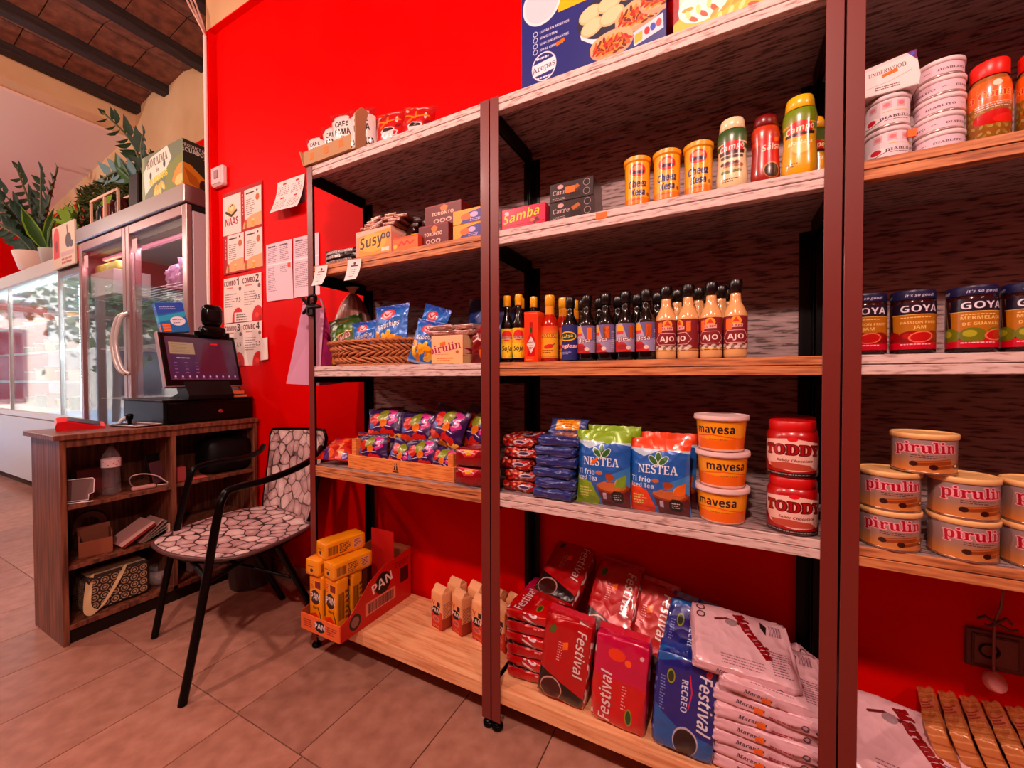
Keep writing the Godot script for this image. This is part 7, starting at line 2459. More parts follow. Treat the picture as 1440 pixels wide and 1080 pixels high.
# ---------------------------------------------------------------- fourth board
func fourth_board() -> void:
	var y := 0.7738
	var f: Sheet
	var l: Dictionary
	var t: Node3D
	var s: Shape
	# wooden crate
	var crate_m := grained([[0.0, Color(0.70, 0.34, 0.13)], [0.5, Color(0.90, 0.52, 0.24)], [1.0, Color(0.95, 0.62, 0.34)]], Vector3(1.6, 22, 22), 0.5, 71, 0.012, 4)
	t = thing("wooden_crate", "low orange wooden crate filled with purple sweet bags", "crate", Vector3(-0.427, y, -0.14))
	var fb := slab("front_board", Vector3(-0.262, 0.0, 0.097), Vector3(0.262, 0.054, 0.107), crate_m, t, 0.0015)
	f = Sheet.new(40, 50, Color(0.88, 0.50, 0.23))
	f.ell(20, 12, 6, 6, Color(0.16, 0.05, 0.03))
	f.poly([Vector2(14, 18), Vector2(26, 18), Vector2(30, 38), Vector2(10, 38)], Color(0.16, 0.05, 0.03))
	f.rect(6, 42, 28, 5, Color(0.16, 0.05, 0.03))
	f.rect(18, 6, 4, 30, Color(0.88, 0.50, 0.23))
	l = lay(f)
	s = Shape.new()
	s.quad(Vector3(-0.025, 0.006, 0.1075), Vector3(0.015, 0.006, 0.1075), Vector3(0.015, 0.05, 0.1075), Vector3(-0.025, 0.05, 0.1075), l.uv)
	put(s, "stamp", print_mat(l.page, "paper"), fb)
	slab("rear_board", Vector3(-0.262, 0.0, -0.107), Vector3(0.262, 0.054, -0.097), crate_m, t, 0.0015)
	slab("side_board", Vector3(-0.262, 0.0, -0.096), Vector3(-0.252, 0.054, 0.096), crate_m, t, 0.0015)
	slab("side_board", Vector3(0.252, 0.0, -0.096), Vector3(0.262, 0.054, 0.096), crate_m, t, 0.0015)
	slab("base_board", Vector3(-0.251, 0.0, -0.096), Vector3(0.251, 0.006, 0.096), crate_m, t)
	for x in [-0.2515, 0.2275]:
		for z in [0.072, -0.096]:
			slab("corner_post", Vector3(x, 0.006, z), Vector3(x + 0.024, 0.118 if x < 0 else 0.098, z + 0.024), crate_m, t, 0.001)
	f = Sheet.new(160, 180, Color(0.19, 0.08, 0.33))
	f.ell(46, 62, 24, 32, Color(0.82, 0.12, 0.08), 0.3)
	f.ell(84, 44, 22, 34, Color(0.52, 0.55, 0.08), 0.4)
	f.path([Vector2(110, 22), Vector2(134, 30), Vector2(120, 52), Vector2(138, 70), Vector2(110, 88)], 20, Color(0.85, 0.20, 0.58))
	f.path([Vector2(24, 84), Vector2(40, 104), Vector2(88, 96), Vector2(120, 104)], 4, Color(0.85, 0.85, 0.93))
	f.ell(88, 84, 16, 20, Color(0.93, 0.48, 0.08), 0.3)
	f.ell(30, 94, 12, 16, Color(0.35, 0.42, 0.72), -0.3)
	for k in 18:
		f.ell(14 + (k * 37) % 136, 122 + (k * 23) % 44, 17, 11, [Color(0.86, 0.20, 0.06), Color(0.95, 0.48, 0.08), Color(0.80, 0.12, 0.10), Color(0.95, 0.70, 0.30)][k % 4], k)
	f.rect(0, 0, 160, 12, Color(0.12, 0.05, 0.24))
	write(f, "5", 122, 78, 34, Color(0.93, 0.75, 0.85), {"slant": 0.2})
	l = lay(f)
	pm_place("sweet_bag", l, [[-0.600, 0.010, -0.075, 0.155, 0.125, 0.05, 6, 0.10, -0.20, "purple sweet bag, front row at the crate's left end"],
		[-0.585, 0.095, -0.125, 0.175, 0.15, 0.05, 8, 0.10, -0.28, "purple sweet bag, rear row above the crate's left end"],
		[-0.505, 0.03, -0.155, 0.14, 0.20, 0.05, 20, -0.18, -0.22, "purple sweet bag turned edge-on left of the crate's middle"],
		[-0.460, 0.000, -0.070, 0.15, 0.125, 0.05, -4, -0.25, -0.25, "purple sweet bag, front row left of the crate's middle"],
		[-0.420, 0.085, -0.13, 0.165, 0.15, 0.05, 6, 0.06, -0.28, "purple sweet bag, rear row at the crate's middle"],
		[-0.335, 0.010, -0.070, 0.15, 0.125, 0.05, 4, 0.15, -0.20, "purple sweet bag, front row right of the crate's middle"],
		[-0.255, 0.004, -0.075, 0.14, 0.11, 0.05, -6, -0.12, -0.25, "purple sweet bag with orange sweets, front row at the crate's right end"],
		[-0.290, 0.095, -0.125, 0.175, 0.165, 0.05, -4, -0.22, -0.26, "purple sweet bag leaning right, rear row at the crate's right"],
		[-0.190, 0.08, -0.165, 0.16, 0.18, 0.05, -10, -0.3, -0.2, "dark purple sweet bag at the rear beside the middle post"]], y, "purple sweet bags in the crate", "sweet bag")
	# loose bag at the left
	f = Sheet.new(150, 110, Color(0.84, 0.16, 0.06))
	for k in 26:
		f.ell((k * 41) % 150, 10 + (k * 29) % 96, 16, 10, [Color(0.95, 0.38, 0.12), Color(0.75, 0.08, 0.05), Color(0.96, 0.60, 0.35), Color(0.30, 0.14, 0.45)][k % 4], k)
	f.rect(0, 0, 150, 14, Color(0.20, 0.08, 0.34))
	l = lay(f)
	t = thing("candy_bag", "red and orange sweet bag lying flat between end post and crate", "sweet bag", Vector3(-0.785, y + 0.024, -0.05), 14)
	put_mesh(pouch(0.17, 0.16, 0.06, 33, l.uv, 0.07, 0.008), "bag", print_mat(l.page, "foil"), t).transform = Transform3D(Basis(Vector3.RIGHT, -1.15), Vector3(0, 0, 0.02))
	t = thing("candy_bag", "violet topped sweet bag propped behind the flat one beside the crate", "sweet bag", Vector3(-0.745, y + 0.02, -0.15), 10)
	put_mesh(pouch(0.15, 0.13, 0.05, 34, l.uv, 0.07, 0.008), "bag", print_mat(l.page, "foil"), t).rotation = Vector3(-0.75, 0, 0)
	# two red packs beside the middle post
	f = Sheet.new(140, 70, Color(0.56, 0.01, 0.05))
	f.poly([Vector2(20, 0), Vector2(110, 0), Vector2(84, 30), Vector2(44, 34)], Color(0.85, 0.20, 0.26))
	f.poly([Vector2(44, 6), Vector2(86, 4), Vector2(74, 24), Vector2(52, 26)], Color(0.95, 0.72, 0.10))
	f.path([Vector2(16, 8), Vector2(40, 18), Vector2(60, 10), Vector2(90, 18)], 5, Color(0.93, 0.78, 0.76))
	l = lay(f)
	for k in 2:
		t = thing("biscuit_pack", ["dark red pack with a yellow patch, lower of two beside the middle post", "dark red pack with a yellow patch, upper of two beside the middle post"][k], "pack", Vector3(-0.092, y + k * 0.064, -0.075), -2 + 4 * k, "red packs beside the middle post")
		put_mesh(soft_box(Vector3(0.13, 0.063, 0.11), 0.22, 0.005, 80 + k, {"f": l.uv, "any": part(l.uv, 0.02, 0.6, 0.1, 0.3), "t": l.uv}), "wrapper", print_mat(l.page, "foil"), t)
	# stack of mixed candy bags
	f = Sheet.new(150, 60, Color(0.62, 0.05, 0.05))
	for k in 30:
		f.ell((k * 47) % 150, (k * 17) % 60, 10, 6, [Color(0.86, 0.12, 0.06), Color(0.92, 0.50, 0.30), Color(0.80, 0.72, 0.72), Color(0.30, 0.12, 0.14), Color(0.70, 0.08, 0.05)][k % 5], k)
	f.ell(86, 30, 26, 12, Color(0.85, 0.80, 0.84))
	f.ell(86, 30, 18, 7, Color(0.25, 0.18, 0.35))
	l = lay(f)
	for k in 5:
		t = thing("candy_packet", "crinkled red candy packet, %s from the bottom of its stack" % ordinal(k), "candy packet", Vector3(0.082 + [0, 0.003, -0.004, 0.002, 0][k], y + k * 0.0355, -0.105), [0, 5, -6, 4, -3][k], "crinkled candy packets")
		put_mesh(soft_box(Vector3(0.115, 0.036, 0.14), 0.4, 0.010, 90 + k, {"f": part(l.uv, 0.02 * k, 0, 0.85, 1), "any": l.uv}, 8), "wrapper", print_mat(l.page, "foil"), t)
	f = Sheet.new(170, 60, Color(0.13, 0.20, 0.48))
	for k in 18:
		f.line(Vector2((k * 53) % 170, (k * 13) % 60), Vector2((k * 53) % 170 + 24, (k * 13) % 60 + 4), 2.5, [Color(0.30, 0.38, 0.62), Color(0.55, 0.55, 0.72), Color(0.07, 0.10, 0.30)][k % 3])
	f.rect(0, 50, 170, 6, Color(0.40, 0.36, 0.52))
	l = lay(f)
	for k in 6:
		t = thing("blue_packet", "crinkled blue packet, %s from the bottom of the blue stack" % ordinal(k), "packet", Vector3(0.210 + [0, 0.002, -0.003, 0.002, 0, 0.004][k], y + k * 0.0315, -0.075 - 0.004 * k), [0, 3, -4, 2, -2, 5][k], "crinkled blue packets")
		put_mesh(soft_box(Vector3(0.128, 0.0325, 0.15), 0.42, 0.008, 190 + k, {"f": part(l.uv, 0.03 * k, 0, 0.8, 1), "any": l.uv}, 8), "wrapper", print_mat(l.page, "foil"), t)
	t = thing("foil_sachet", "blue sachet with a yellow block leaning on top of the blue stack", "sachet", Vector3(0.215, y + 0.186, -0.12), 0)
	f = Sheet.new(110, 70, Color(0.20, 0.26, 0.50))
	f.rect(20, 16, 70, 44, Color(0.93, 0.58, 0.06))
	f.lines(30, 24, 50, 3, 10, 4, Color(0.7, 0.35, 0.05), 3)
	l = lay(f)
	put_mesh(pouch(0.13, 0.06, 0.02, 44, l.uv, 0.08, 0.006), "bag", print_mat(l.page, "foil"), t).rotation.x = -0.7
	# iced tea powder bags
	for kind in 2:
		var top: Color = [Color(0.52, 0.68, 0.08), Color(0.92, 0.26, 0.05)][kind]
		f = Sheet.new(190, 240, Color(0.10, 0.38, 0.72))
		f.rect(0, 0, 190, 40, top)
		f.poly([Vector2(0, 40), Vector2(50, 60), Vector2(110, 34), Vector2(190, 46), Vector2(190, 36), Vector2(0, 34)], Color(0.75, 0.85, 0.92))
		f.poly([Vector2(0, 150), Vector2(60, 166), Vector2(96, 240), Vector2(0, 240)], top)
		f.poly([Vector2(120, 140), Vector2(190, 110), Vector2(190, 240), Vector2(80, 240)], Color(0.22, 0.52, 0.80))
		f.poly([Vector2(84, 186), Vector2(190, 176), Vector2(186, 240), Vector2(96, 240)], Color(0.36, 0.10, 0.12))
		f.ell(132, 178, 54, 18, Color(0.60, 0.22, 0.10))
		f.ell(132, 176, 46, 14, Color(0.80, 0.42, 0.20))
		for k in 16:
			f.ell(88 + (k * 31) % 90, 134 + (k * 13) % 40, 12, 7, [Color(0.78, 0.42, 0.24), Color(0.66, 0.28, 0.12), Color(0.90, 0.66, 0.46)][k % 3], k)
		f.poly([Vector2(150, 150), Vector2(180, 134), Vector2(176, 176), Vector2(140, 176)], [Color(0.50, 0.66, 0.16), Color(0.93, 0.42, 0.10)][kind])
		for q in [[96, 62, 0.0], [80, 70, -0.8], [112, 70, 0.8]]:
			f.ell(q[0], q[1], 10, 20, Color(0.90, 0.95, 0.92), q[2])
			f.ell(q[0], q[1], 8, 17, Color(0.16, 0.42, 0.18), q[2])
		write(f, "NESTEA", 92, 112, 27, Color(0.95, 0.95, 0.97), {"stretch": 0.82, "font": "serifbold"})
		write(f, "Ti frio", 40, 142, 17, Color(0.88, 0.90, 0.95))
		write(f, "Iced Tea", 44, 160, 14, Color(0.88, 0.90, 0.95))
		f.lines(14, 184, 46, 4, 9, 4, Color(0.85, 0.85, 0.5), 3)
		for q in [[148, 208]]:
			f.poly([Vector2(138, 188), Vector2(158, 188), Vector2(168, 198), Vector2(168, 218), Vector2(158, 228), Vector2(138, 228), Vector2(128, 218), Vector2(128, 198)], Color(0.04, 0.03, 0.04))
			f.lines(136, 200, 26, 3, 7, 3, Color(0.8, 0.8, 0.8), 4)
		f.rect(100, 196, 12, 22, Color(0.75, 0.70, 0.80))
		if kind == 0:
			f.poly([Vector2(62, 96), Vector2(84, 84), Vector2(80, 100), Vector2(58, 112)], ORANGE)
		l = lay(f)
		var names: Array = [["green topped iced tea powder bag, front one of the two", "green topped iced tea powder bag, standing behind the front one"], ["orange topped iced tea powder bag, front one of the two", "orange topped iced tea powder bag, standing behind the front one"]][kind]
		for k in 2:
			var w := 0.163
			var hh: float = [0.212, 0.200][kind]
			t = thing("tea_bag", names[k], "tea bag", Vector3([0.356, 0.5085][kind] + k * 0.012, y, -0.035 - kind * 0.002 - k * 0.072), [-2, -3][kind], "iced tea powder bags")
			put_mesh(pouch(w, hh + k * 0.008, 0.055, 60 + kind * 3 + k, l.uv, 0.045, 0.005), "bag", print_mat(l.page, "foil"), t).rotation = Vector3(-0.07, 0, 0.01)
	# margarine tubs
	f = Sheet.new(420, 90, Color(0.97, 0.62, 0.08))
	for k in 2:
		f.poly([Vector2(0, 70), Vector2(105, 52), Vector2(210, 60), Vector2(315, 50), Vector2(420, 70), Vector2(420, 90), Vector2(0, 90)], Color(0.95, 0.42, 0.04))
	f.path([Vector2(120, 54), Vector2(200, 44), Vector2(290, 56)], 3, Color(0.93, 0.30, 0.04))
	write(f, "mavesa", 206, 40, 24, Color(0.10, 0.06, 0.16), {"stretch": 0.95})
	f.lines(190, 56, 60, 1, 6, 3, Color(0.75, 0.35, 0.05), 2)
	f.lines(70, 40, 30, 3, 7, 3, Color(0.7, 0.4, 0.1), 3)
	l = lay(f)
	var first: Node3D = null
	for k in 3:
		var lab: String = ["orange margarine tub with a white lid, bottom of three", "orange margarine tub with a white lid, middle of three", "orange margarine tub with a white lid, top of three"][k]
		var at := Vector3(0.6585 - (0.003 if k == 2 else 0.0), y + k * 0.0905, -0.062)
		if first == null:
			first = thing("margarine_tub", lab, "tub", at, -10, "margarine tubs")
			s = Shape.new()
			s.lathe([[0.052, 0.003], [0.0585, 0.078]], 36, l.uv)
			put(s, "body", print_mat(l.page, "gloss"), first)
			s = Shape.new()
			s.lathe([[0.0, 0.002], [0.050, 0.0], [0.0525, 0.0035], [0.053, 0.006]], 36)
			put(s, "base", mat(Color(0.95, 0.78, 0.70), 0.4), first)
			s = Shape.new()
			s.lathe([[0.0595, 0.076], [0.0635, 0.077], [0.0645, 0.081], [0.0635, 0.0885, 1], [0.058, 0.0895], [0.056, 0.0875, 1], [0.0, 0.0875]], 40)
			put(s, "lid", mat(Color(0.94, 0.80, 0.78), 0.35), first)
		else:
			copy(first, lab, at, [0, 14, -12][k])
	# cocoa powder jars
	f = Sheet.new(380, 160, Color(0.66, 0.03, 0.05))
	f.grad(0, 30, Color(0.72, 0.03, 0.05), Color(0.70, 0.04, 0.06))
	f.poly([Vector2(110, 34), Vector2(190, 22), Vector2(264, 40), Vector2(272, 90), Vector2(256, 128), Vector2(190, 136), Vector2(128, 122), Vector2(106, 84)], Color(0.93, 0.74, 0.68))
	write(f, "TODDY", 190, 82, 33, Color(0.66, 0.03, 0.05), {"font": "serifbold", "stretch": 0.88, "edge": 3.0, "edge_col": Color(0.36, 0.02, 0.03), "arc": -4.0})
	write(f, "Sabor Chocolate", 196, 102, 8, Color(0.40, 0.10, 0.08), {"slant": 0.2})
	f.poly([Vector2(130, 112), Vector2(180, 104), Vector2(230, 112), Vector2(250, 130), Vector2(140, 130)], Color(0.75, 0.30, 0.22))
	f.ell(190, 26, 12, 8, Color(0.85, 0.08, 0.12))
	f.rect(110, 140, 170, 14, Color(0.14, 0.05, 0.05))
	f.lines(116, 144, 150, 1, 6, 4, Color(0.7, 0.6, 0.6), 3)
	l = lay(f)
	first = null
	for q in [[0.808, 0.0, -0.053, "red cocoa powder jar, lower of the front stack"], [0.807, 0.132, -0.053, "red cocoa powder jar, upper of the front stack"], [0.826, 0.0, -0.175, "red cocoa powder jar, lower of the rear stack"], [0.826, 0.132, -0.175, "red cocoa powder jar, upper of the rear stack"]]:
		if first == null:
			first = thing("cocoa_jar", q[3], "jar", Vector3(q[0], y + q[1], q[2]), -2, "red cocoa powder jars")
			s = Shape.new()
			s.lathe([[0.044, 0.0], [0.050, 0.004], [0.052, 0.012], [0.052, 0.094], [0.049, 0.104], [0.046, 0.108]], 36, l.uv)
			put(s, "body", print_mat(l.page, "gloss"), first)
			s = Shape.new()
			s.lathe([[0.0460, 0.106], [0.0470, 0.107], [0.0470, 0.128], [0.045, 0.131, 1], [0.0, 0.1315]], 36)
			put(s, "lid", mat(Color(0.80, 0.03, 0.04), 0.4), first)
		else:
			copy(first, q[3], Vector3(q[0], y + q[1], q[2]), -6)
	# wafer stick cans in the right bay
	f = Sheet.new(420, 140, Color(0.58, 0.48, 0.46))
	f.grad(0, 80, Color(0.60, 0.52, 0.52), Color(0.62, 0.46, 0.40))
	f.grad(80, 140, Color(0.62, 0.46, 0.38), Color(0.86, 0.50, 0.20))
	write(f, "pirulin", 210, 58, 42, Color(0.66, 0.02, 0.12), {"font": "serifbold", "stretch": 0.66, "turn": -2.0, "edge": 3.0, "edge_col": Color(0.93, 0.62, 0.66)})
	f.lines(180, 68, 90, 2, 8, 3.5, Color(0.35, 0.20, 0.20), 3)
	for k in 2:
		var c := Vector2(186 + k * 40, 106 + k * 10)
		f.line(c, c + Vector2(80, -18), 20, Color(0.56, 0.24, 0.08))
		f.line(c + Vector2(0, -5), c + Vector2(80, -23), 4, Color(0.74, 0.38, 0.16))
		f.ell(c.x, c.y, 9, 11, Color(0.20, 0.06, 0.04))
	f.ell(282, 110, 12, 10, Color(0.20, 0.08, 0.06))
	f.ell(282, 108, 6, 5, Color(0.90, 0.82, 0.78))
	f.rect(30, 108, 60, 14, Color(0.50, 0.22, 0.36))
	f.lines(24, 30, 70, 8, 8, 3, Color(0.42, 0.32, 0.32), 3)
	f.lines(340, 40, 60, 8, 9, 3, Color(0.42, 0.32, 0.32), 3)
	l = lay(f)
	first = null
	for q in [[0.984, 0.0, -0.050, -6, "wafer stick can with a cream lid, lower one beside the right posts"], [0.9835, 0.083, -0.050, -4, "wafer stick can with a cream lid, upper one beside the right posts"],
			[1.099, 0.0, -0.050, 8, "wafer stick can, lower one of the middle stack"], [1.099, 0.083, -0.050, 2, "wafer stick can, upper one of the middle stack"],
			[1.040, 0.166, -0.055, -14, "wafer stick can standing alone on top of two stacks"],
			[1.208, 0.0, -0.052, 2, "wafer stick can, lower one at the photo's right edge"], [1.208, 0.083, -0.052, 0, "wafer stick can, upper one at the photo's right edge"]]:
		if first == null:
			first = thing("wafer_can", q[4], "can", Vector3(q[0], y + q[1], q[2]), q[3], "wafer stick cans")
			s = Shape.new()
			s.lathe([[0.0505, 0.004], [0.0505, 0.072]], 40, l.uv)
			put(s, "body", print_mat(l.page, "gloss"), first)
			s = Shape.new()
			s.lathe([[0.0, 0.002], [0.047, 0.002], [0.0505, 0.0], [0.052, 0.002], [0.0505, 0.005]], 40)
			put(s, "base_rim", mat(Color(0.72, 0.58, 0.50), 0.25, 0.8), first)
			s = Shape.new()
			s.lathe([[0.0508, 0.071], [0.0530, 0.072], [0.0535, 0.080], [0.0520, 0.0825], [0.0495, 0.0825], [0.048, 0.080, 1], [0.0, 0.080]], 40)
			put(s, "lid", mat(Color(0.94, 0.72, 0.46), 0.4), first)
		else:
			copy(first, q[4], Vector3(q[0], y + q[1], q[2]), q[3])

# ---------------------------------------------------------------- bottom board
func bottom_board() -> void:
	var y := 0.1398
	var f: Sheet
	var l: Dictionary
	var t: Node3D
	var s: Shape
	# corn flour display carton
	f = Sheet.new(300, 190, Color(0.74, 0.05, 0.02))
	f.ell(166, 74, 34, 38, Color(0.05, 0.03, 0.03))
	write(f, "PAN", 166, 88, 34, Color(0.93, 0.88, 0.85), {"turn": -12.0})
	f.rect(92, 112, 130, 44, Color(0.88, 0.48, 0.40))
	f.bars(102, 118, 110, 34, Color(0.10, 0.04, 0.04), 4)
	f.ell(52, 150, 22, 26, Color(0.10, 0.03, 0.03))
	f.ell(52, 150, 15, 18, Color(0.55, 0.35, 0.34))
	f.rect(246, 60, 40, 56, Color(0.22, 0.02, 0.02))
	f.lines(220, 30, 70, 3, 8, 4, Color(0.45, 0.02, 0.02), 4)
	var ls := lay(f)
	f = Sheet.new(220, 70, Color(0.95, 0.42, 0.18))
	f.ell(110, 34, 30, 24, Color(0.06, 0.04, 0.08))
	write(f, "PAN", 110, 44, 22, Color(0.93, 0.88, 0.88))
	f.lines(16, 20, 56, 4, 9, 5, Color(0.62, 0.14, 0.05), 3)
	f.lines(150, 20, 56, 4, 9, 5, Color(0.62, 0.14, 0.05), 4)
	var lf := lay(f)
	t = thing("flour_display", "red and orange display carton of yellow corn flour packs on the bottom board", "carton", Vector3(-0.722, y, -0.115))
	var card := mat(Color(0.60, 0.24, 0.08), 0.8)
	var redm := mat(Color(0.72, 0.05, 0.02), 0.5)
	slab("base_sheet", Vector3(-0.112, 0, -0.195), Vector3(0.112, 0.003, 0.19), card, t)
	s = Shape.new()
	s.box(Vector3(-0.112, 0.0, 0.19), Vector3(0.112, 0.064, 0.194), 0.0, {"f": lf.uv, "any": part(lf.uv, 0.0, 0.0, 0.02, 0.1)})
	put(s, "front_lip", print_mat(lf.page, "card"), t)
	var prof := [Vector2(0.19, 0.0), Vector2(0.19, 0.066), Vector2(0.15, 0.078), Vector2(0.05, 0.17), Vector2(-0.03, 0.205), Vector2(-0.195, 0.222), Vector2(-0.195, 0.0)]
	for sd in 2:
		s = Shape.new()
		s.flat()
		var x: float = 0.112 if sd == 1 else -0.115
		var idx := Geometry2D.triangulate_polygon(PackedVector2Array(prof))
		for face in [x, x + 0.003]:
			for i in range(0, idx.size(), 3):
				for j in 3:
					var p: Vector2 = prof[idx[i + j]]
					s.v(Vector3(face, p.y, p.x), ls.uv.position + ls.uv.size * Vector2(clampf((0.19 - p.x) / 0.385, 0, 1), 1.0 - p.y / 0.222))
		for i in prof.size():
			var p: Vector2 = prof[i]
			var q: Vector2 = prof[(i + 1) % prof.size()]
			s.quad(Vector3(x, p.y, p.x), Vector3(x, q.y, q.x), Vector3(x + 0.003, q.y, q.x), Vector3(x + 0.003, p.y, p.x), part(ls.uv, 0.01, 0.02, 0.02, 0.02))
		put(s, "side_wall", print_mat(ls.page, "card") if sd == 1 else card, t)
	slab("rear_wall", Vector3(-0.112, 0.0, -0.198), Vector3(0.112, 0.225, -0.195), card, t)
	slab("upright_flap", Vector3(-0.02, 0.003, -0.092), Vector3(0.112, 0.325, -0.089), redm, t)
	f = Sheet.new(110, 220, Color(0.97, 0.60, 0.05))
	f.rect(0, 0, 110, 20, Color(0.93, 0.50, 0.05))
	f.rect(52, 24, 46, 30, Color(0.50, 0.10, 0.05))
	f.lines(10, 24, 36, 5, 8, 4, Color(0.75, 0.15, 0.05), 3)
	f.ell(52, 96, 40, 32, Color(0.06, 0.03, 0.04))
	write(f, "PAN", 52, 108, 30, Color(0.95, 0.88, 0.84))
	write(f, "Maiz", 52, 146, 12, Color(0.20, 0.06, 0.03))
	f.poly([Vector2(0, 176), Vector2(55, 162), Vector2(110, 190), Vector2(110, 220), Vector2(0, 220)], Color(0.92, 0.22, 0.03))
	f.path([Vector2(76, 140), Vector2(96, 170), Vector2(100, 210)], 8, Color(0.35, 0.22, 0.05))
	var lp := lay(f)
	f = Sheet.new(110, 90, Color(0.97, 0.60, 0.04))
	f.ell(52, 58, 12, 9, Color(0.07, 0.04, 0.04))
	f.lines(22, 36, 60, 1, 8, 4, Color(0.35, 0.12, 0.03), 3)
	f.rect(4, 4, 102, 3, Color(0.90, 0.45, 0.05))
	var le := lay(f)
	f = Sheet.new(180, 90, Color(0.96, 0.58, 0.05))
	f.bars(14, 24, 40, 46, Color(0.12, 0.05, 0.03), 6)
	f.lines(62, 22, 50, 6, 9, 5, Color(0.35, 0.12, 0.03), 5)
	f.rect(122, 16, 40, 56, Color(0.92, 0.62, 0.45))
	f.lines(126, 24, 32, 5, 9, 4, Color(0.3, 0.1, 0.05), 6)
	var lq := lay(f)
	var up := soft_box(Vector3(0.076, 0.202, 0.056), 0.12, 0.002, 21, {"f": lp.uv, "k": lp.uv, "l": part(lq.uv, 0, 0, 0.5, 1), "r": part(lq.uv, 0, 0, 0.5, 1), "any": part(le.uv, 0.05, 0.05, 0.9, 0.3)})
	var lying := soft_box(Vector3(0.078, 0.066, 0.175), 0.12, 0.002, 22, {"f": le.uv, "k": le.uv, "l": lq.uv, "r": lq.uv, "t": part(lq.uv, 0.05, 0.05, 0.1, 0.1), "b": part(lq.uv, 0.05, 0.05, 0.1, 0.1)})
	for q in [[-0.787, 0.004, 0.020, 0, 0, "yellow corn flour pack standing at the carton's front left"], [-0.704, 0.004, 0.014, 0, -4, "yellow corn flour pack standing at the carton's front right"],
			[-0.785, 0.004, -0.055, 0, 0, "yellow corn flour pack standing second row left in the carton"], [-0.704, 0.004, -0.055, 0, 0, "yellow corn flour pack standing second row right in the carton"],
			[-0.797, 0.2070, -0.030, 1, 2, "yellow corn flour pack lying at left on the standing packs"], [-0.699, 0.2070, -0.040, 1, -8, "yellow corn flour pack lying at right on the standing packs"],
			[-0.752, 0.2735, -0.050, 1, -12, "yellow corn flour pack lying alone on top of the carton's pile"]]:
		t = thing("flour_pack", q[5], "flour pack", Vector3(q[0], y + q[1], q[2]), q[4], "yellow corn flour packs")
		put_mesh(up if q[3] == 0 else lying, "pack", print_mat(lp.page, "gloss"), t)
	# cream paper flour packs
	f = Sheet.new(100, 240, Color(0.93, 0.64, 0.42))
	f.rect(0, 120, 100, 120, Color(0.80, 0.20, 0.08))
	f.rect(56, 62, 26, 30, Color(0.18, 0.08, 0.10))
	f.path([Vector2(14, 60), Vector2(26, 90), Vector2(34, 60)], 6, Color(0.80, 0.18, 0.08))
	f.ell(44, 122, 34, 28, Color(0.05, 0.03, 0.04))
	write(f, "PAN", 44, 133, 26, Color(0.95, 0.88, 0.84))
	f.ell(48, 174, 32, 20, Color(0.85, 0.42, 0.34))
	f.lines(28, 164, 40, 3, 8, 4, Color(0.35, 0.10, 0.28), 3)
	f.lines(20, 214, 60, 2, 10, 4, Color(0.95, 0.6, 0.4), 4)
	lp = lay(f)
	f = Sheet.new(100, 240, Color(0.90, 0.62, 0.42))
	f.rect(0, 160, 100, 80, Color(0.62, 0.22, 0.10))
	f.lines(14, 70, 70, 11, 9, 4, Color(0.45, 0.26, 0.18), 6)
	lq = lay(f)
	f = Sheet.new(80, 60, Color(0.94, 0.68, 0.48))
	f.ell(40, 36, 12, 9, Color(0.12, 0.06, 0.06))
	f.line(Vector2(0, 14), Vector2(80, 14), 2, Color(0.75, 0.45, 0.28))
	f.line(Vector2(0, 22), Vector2(80, 22), 2, Color(0.99, 0.80, 0.62))
	le = lay(f)
	var pm := soft_box(Vector3(0.070, 0.150, 0.052), 0.14, 0.003, 31, {"f": lp.uv, "k": lp.uv, "l": lq.uv, "r": lq.uv, "any": le.uv})
	s = Shape.new()
	s.prism(PackedVector2Array([Vector2(-0.018, 0.0), Vector2(0.018, 0.0), Vector2(0.010, 0.016), Vector2(0.002, 0.021), Vector2(-0.008, 0.018)]), -0.031, 0.031, Transform3D(Basis(Vector3.UP, PI / 2), Vector3.ZERO))
	var fold := s.mesh()
	var n := 0
	for q in [[-0.338, -0.185, "front row left"], [-0.247, -0.195, "front row middle"], [-0.152, -0.195, "front row right"], [-0.315, -0.262, "rear row left"], [-0.222, -0.272, "rear row middle"], [-0.128, -0.272, "rear row right"], [-0.052, -0.190, "beside the middle posts, front"], [-0.040, -0.262, "beside the middle posts, rear"]]:
		t = thing("paper_flour_pack", "cream and red paper corn flour pack in the open group, %s" % q[2], "flour pack", Vector3(q[0], y, q[1]), [-14, -20, -16, -10, -18, -12, -24, -16][n], "cream paper flour packs")
		put_mesh(pm, "pack", print_mat(lp.page, "paper"), t)
		var o := put_mesh(fold, "folded_top", mat(Color(0.93, 0.67, 0.47), 0.8), t)
		o.position.y = 0.146
		n += 1
	# red biscuit packs
	f = Sheet.new(150, 230, Color(0.72, 0.02, 0.05))
	f.poly([Vector2(0, 150), Vector2(150, 200), Vector2(150, 230), Vector2(0, 230)], Color(0.09, 0.03, 0.03))
	f.ell(46, 200, 34, 30, Color(0.80, 0.60, 0.55))
	f.ell(46, 202, 31, 27, Color(0.24, 0.06, 0.04))
	write(f, "Festival", 104, 84, 29, Color(0.93, 0.84, 0.82), {"slant": 0.15, "turn": 90.0, "edge": 1.2, "edge_col": Color(0.4, 0.0, 0.05), "stretch": 0.85})
	f.ell(30, 42, 9, 13, Color(0.25, 0.40, 0.10), 0.4)
	f.lines(50, 70, 16, 8, 7, 3, Color(0.90, 0.65, 0.65), 5)
	f.poly([Vector2(64, 70), Vector2(80, 64), Vector2(82, 84), Vector2(66, 90)], ORANGE)
	var lr := lay(f)
	f = Sheet.new(150, 230, Color(0.80, 0.03, 0.05))
	f.rect(0, 0, 150, 110, Color(0.78, 0.02, 0.26))
	f.ell(64, 46, 24, 16, Color(0.92, 0.22, 0.06))
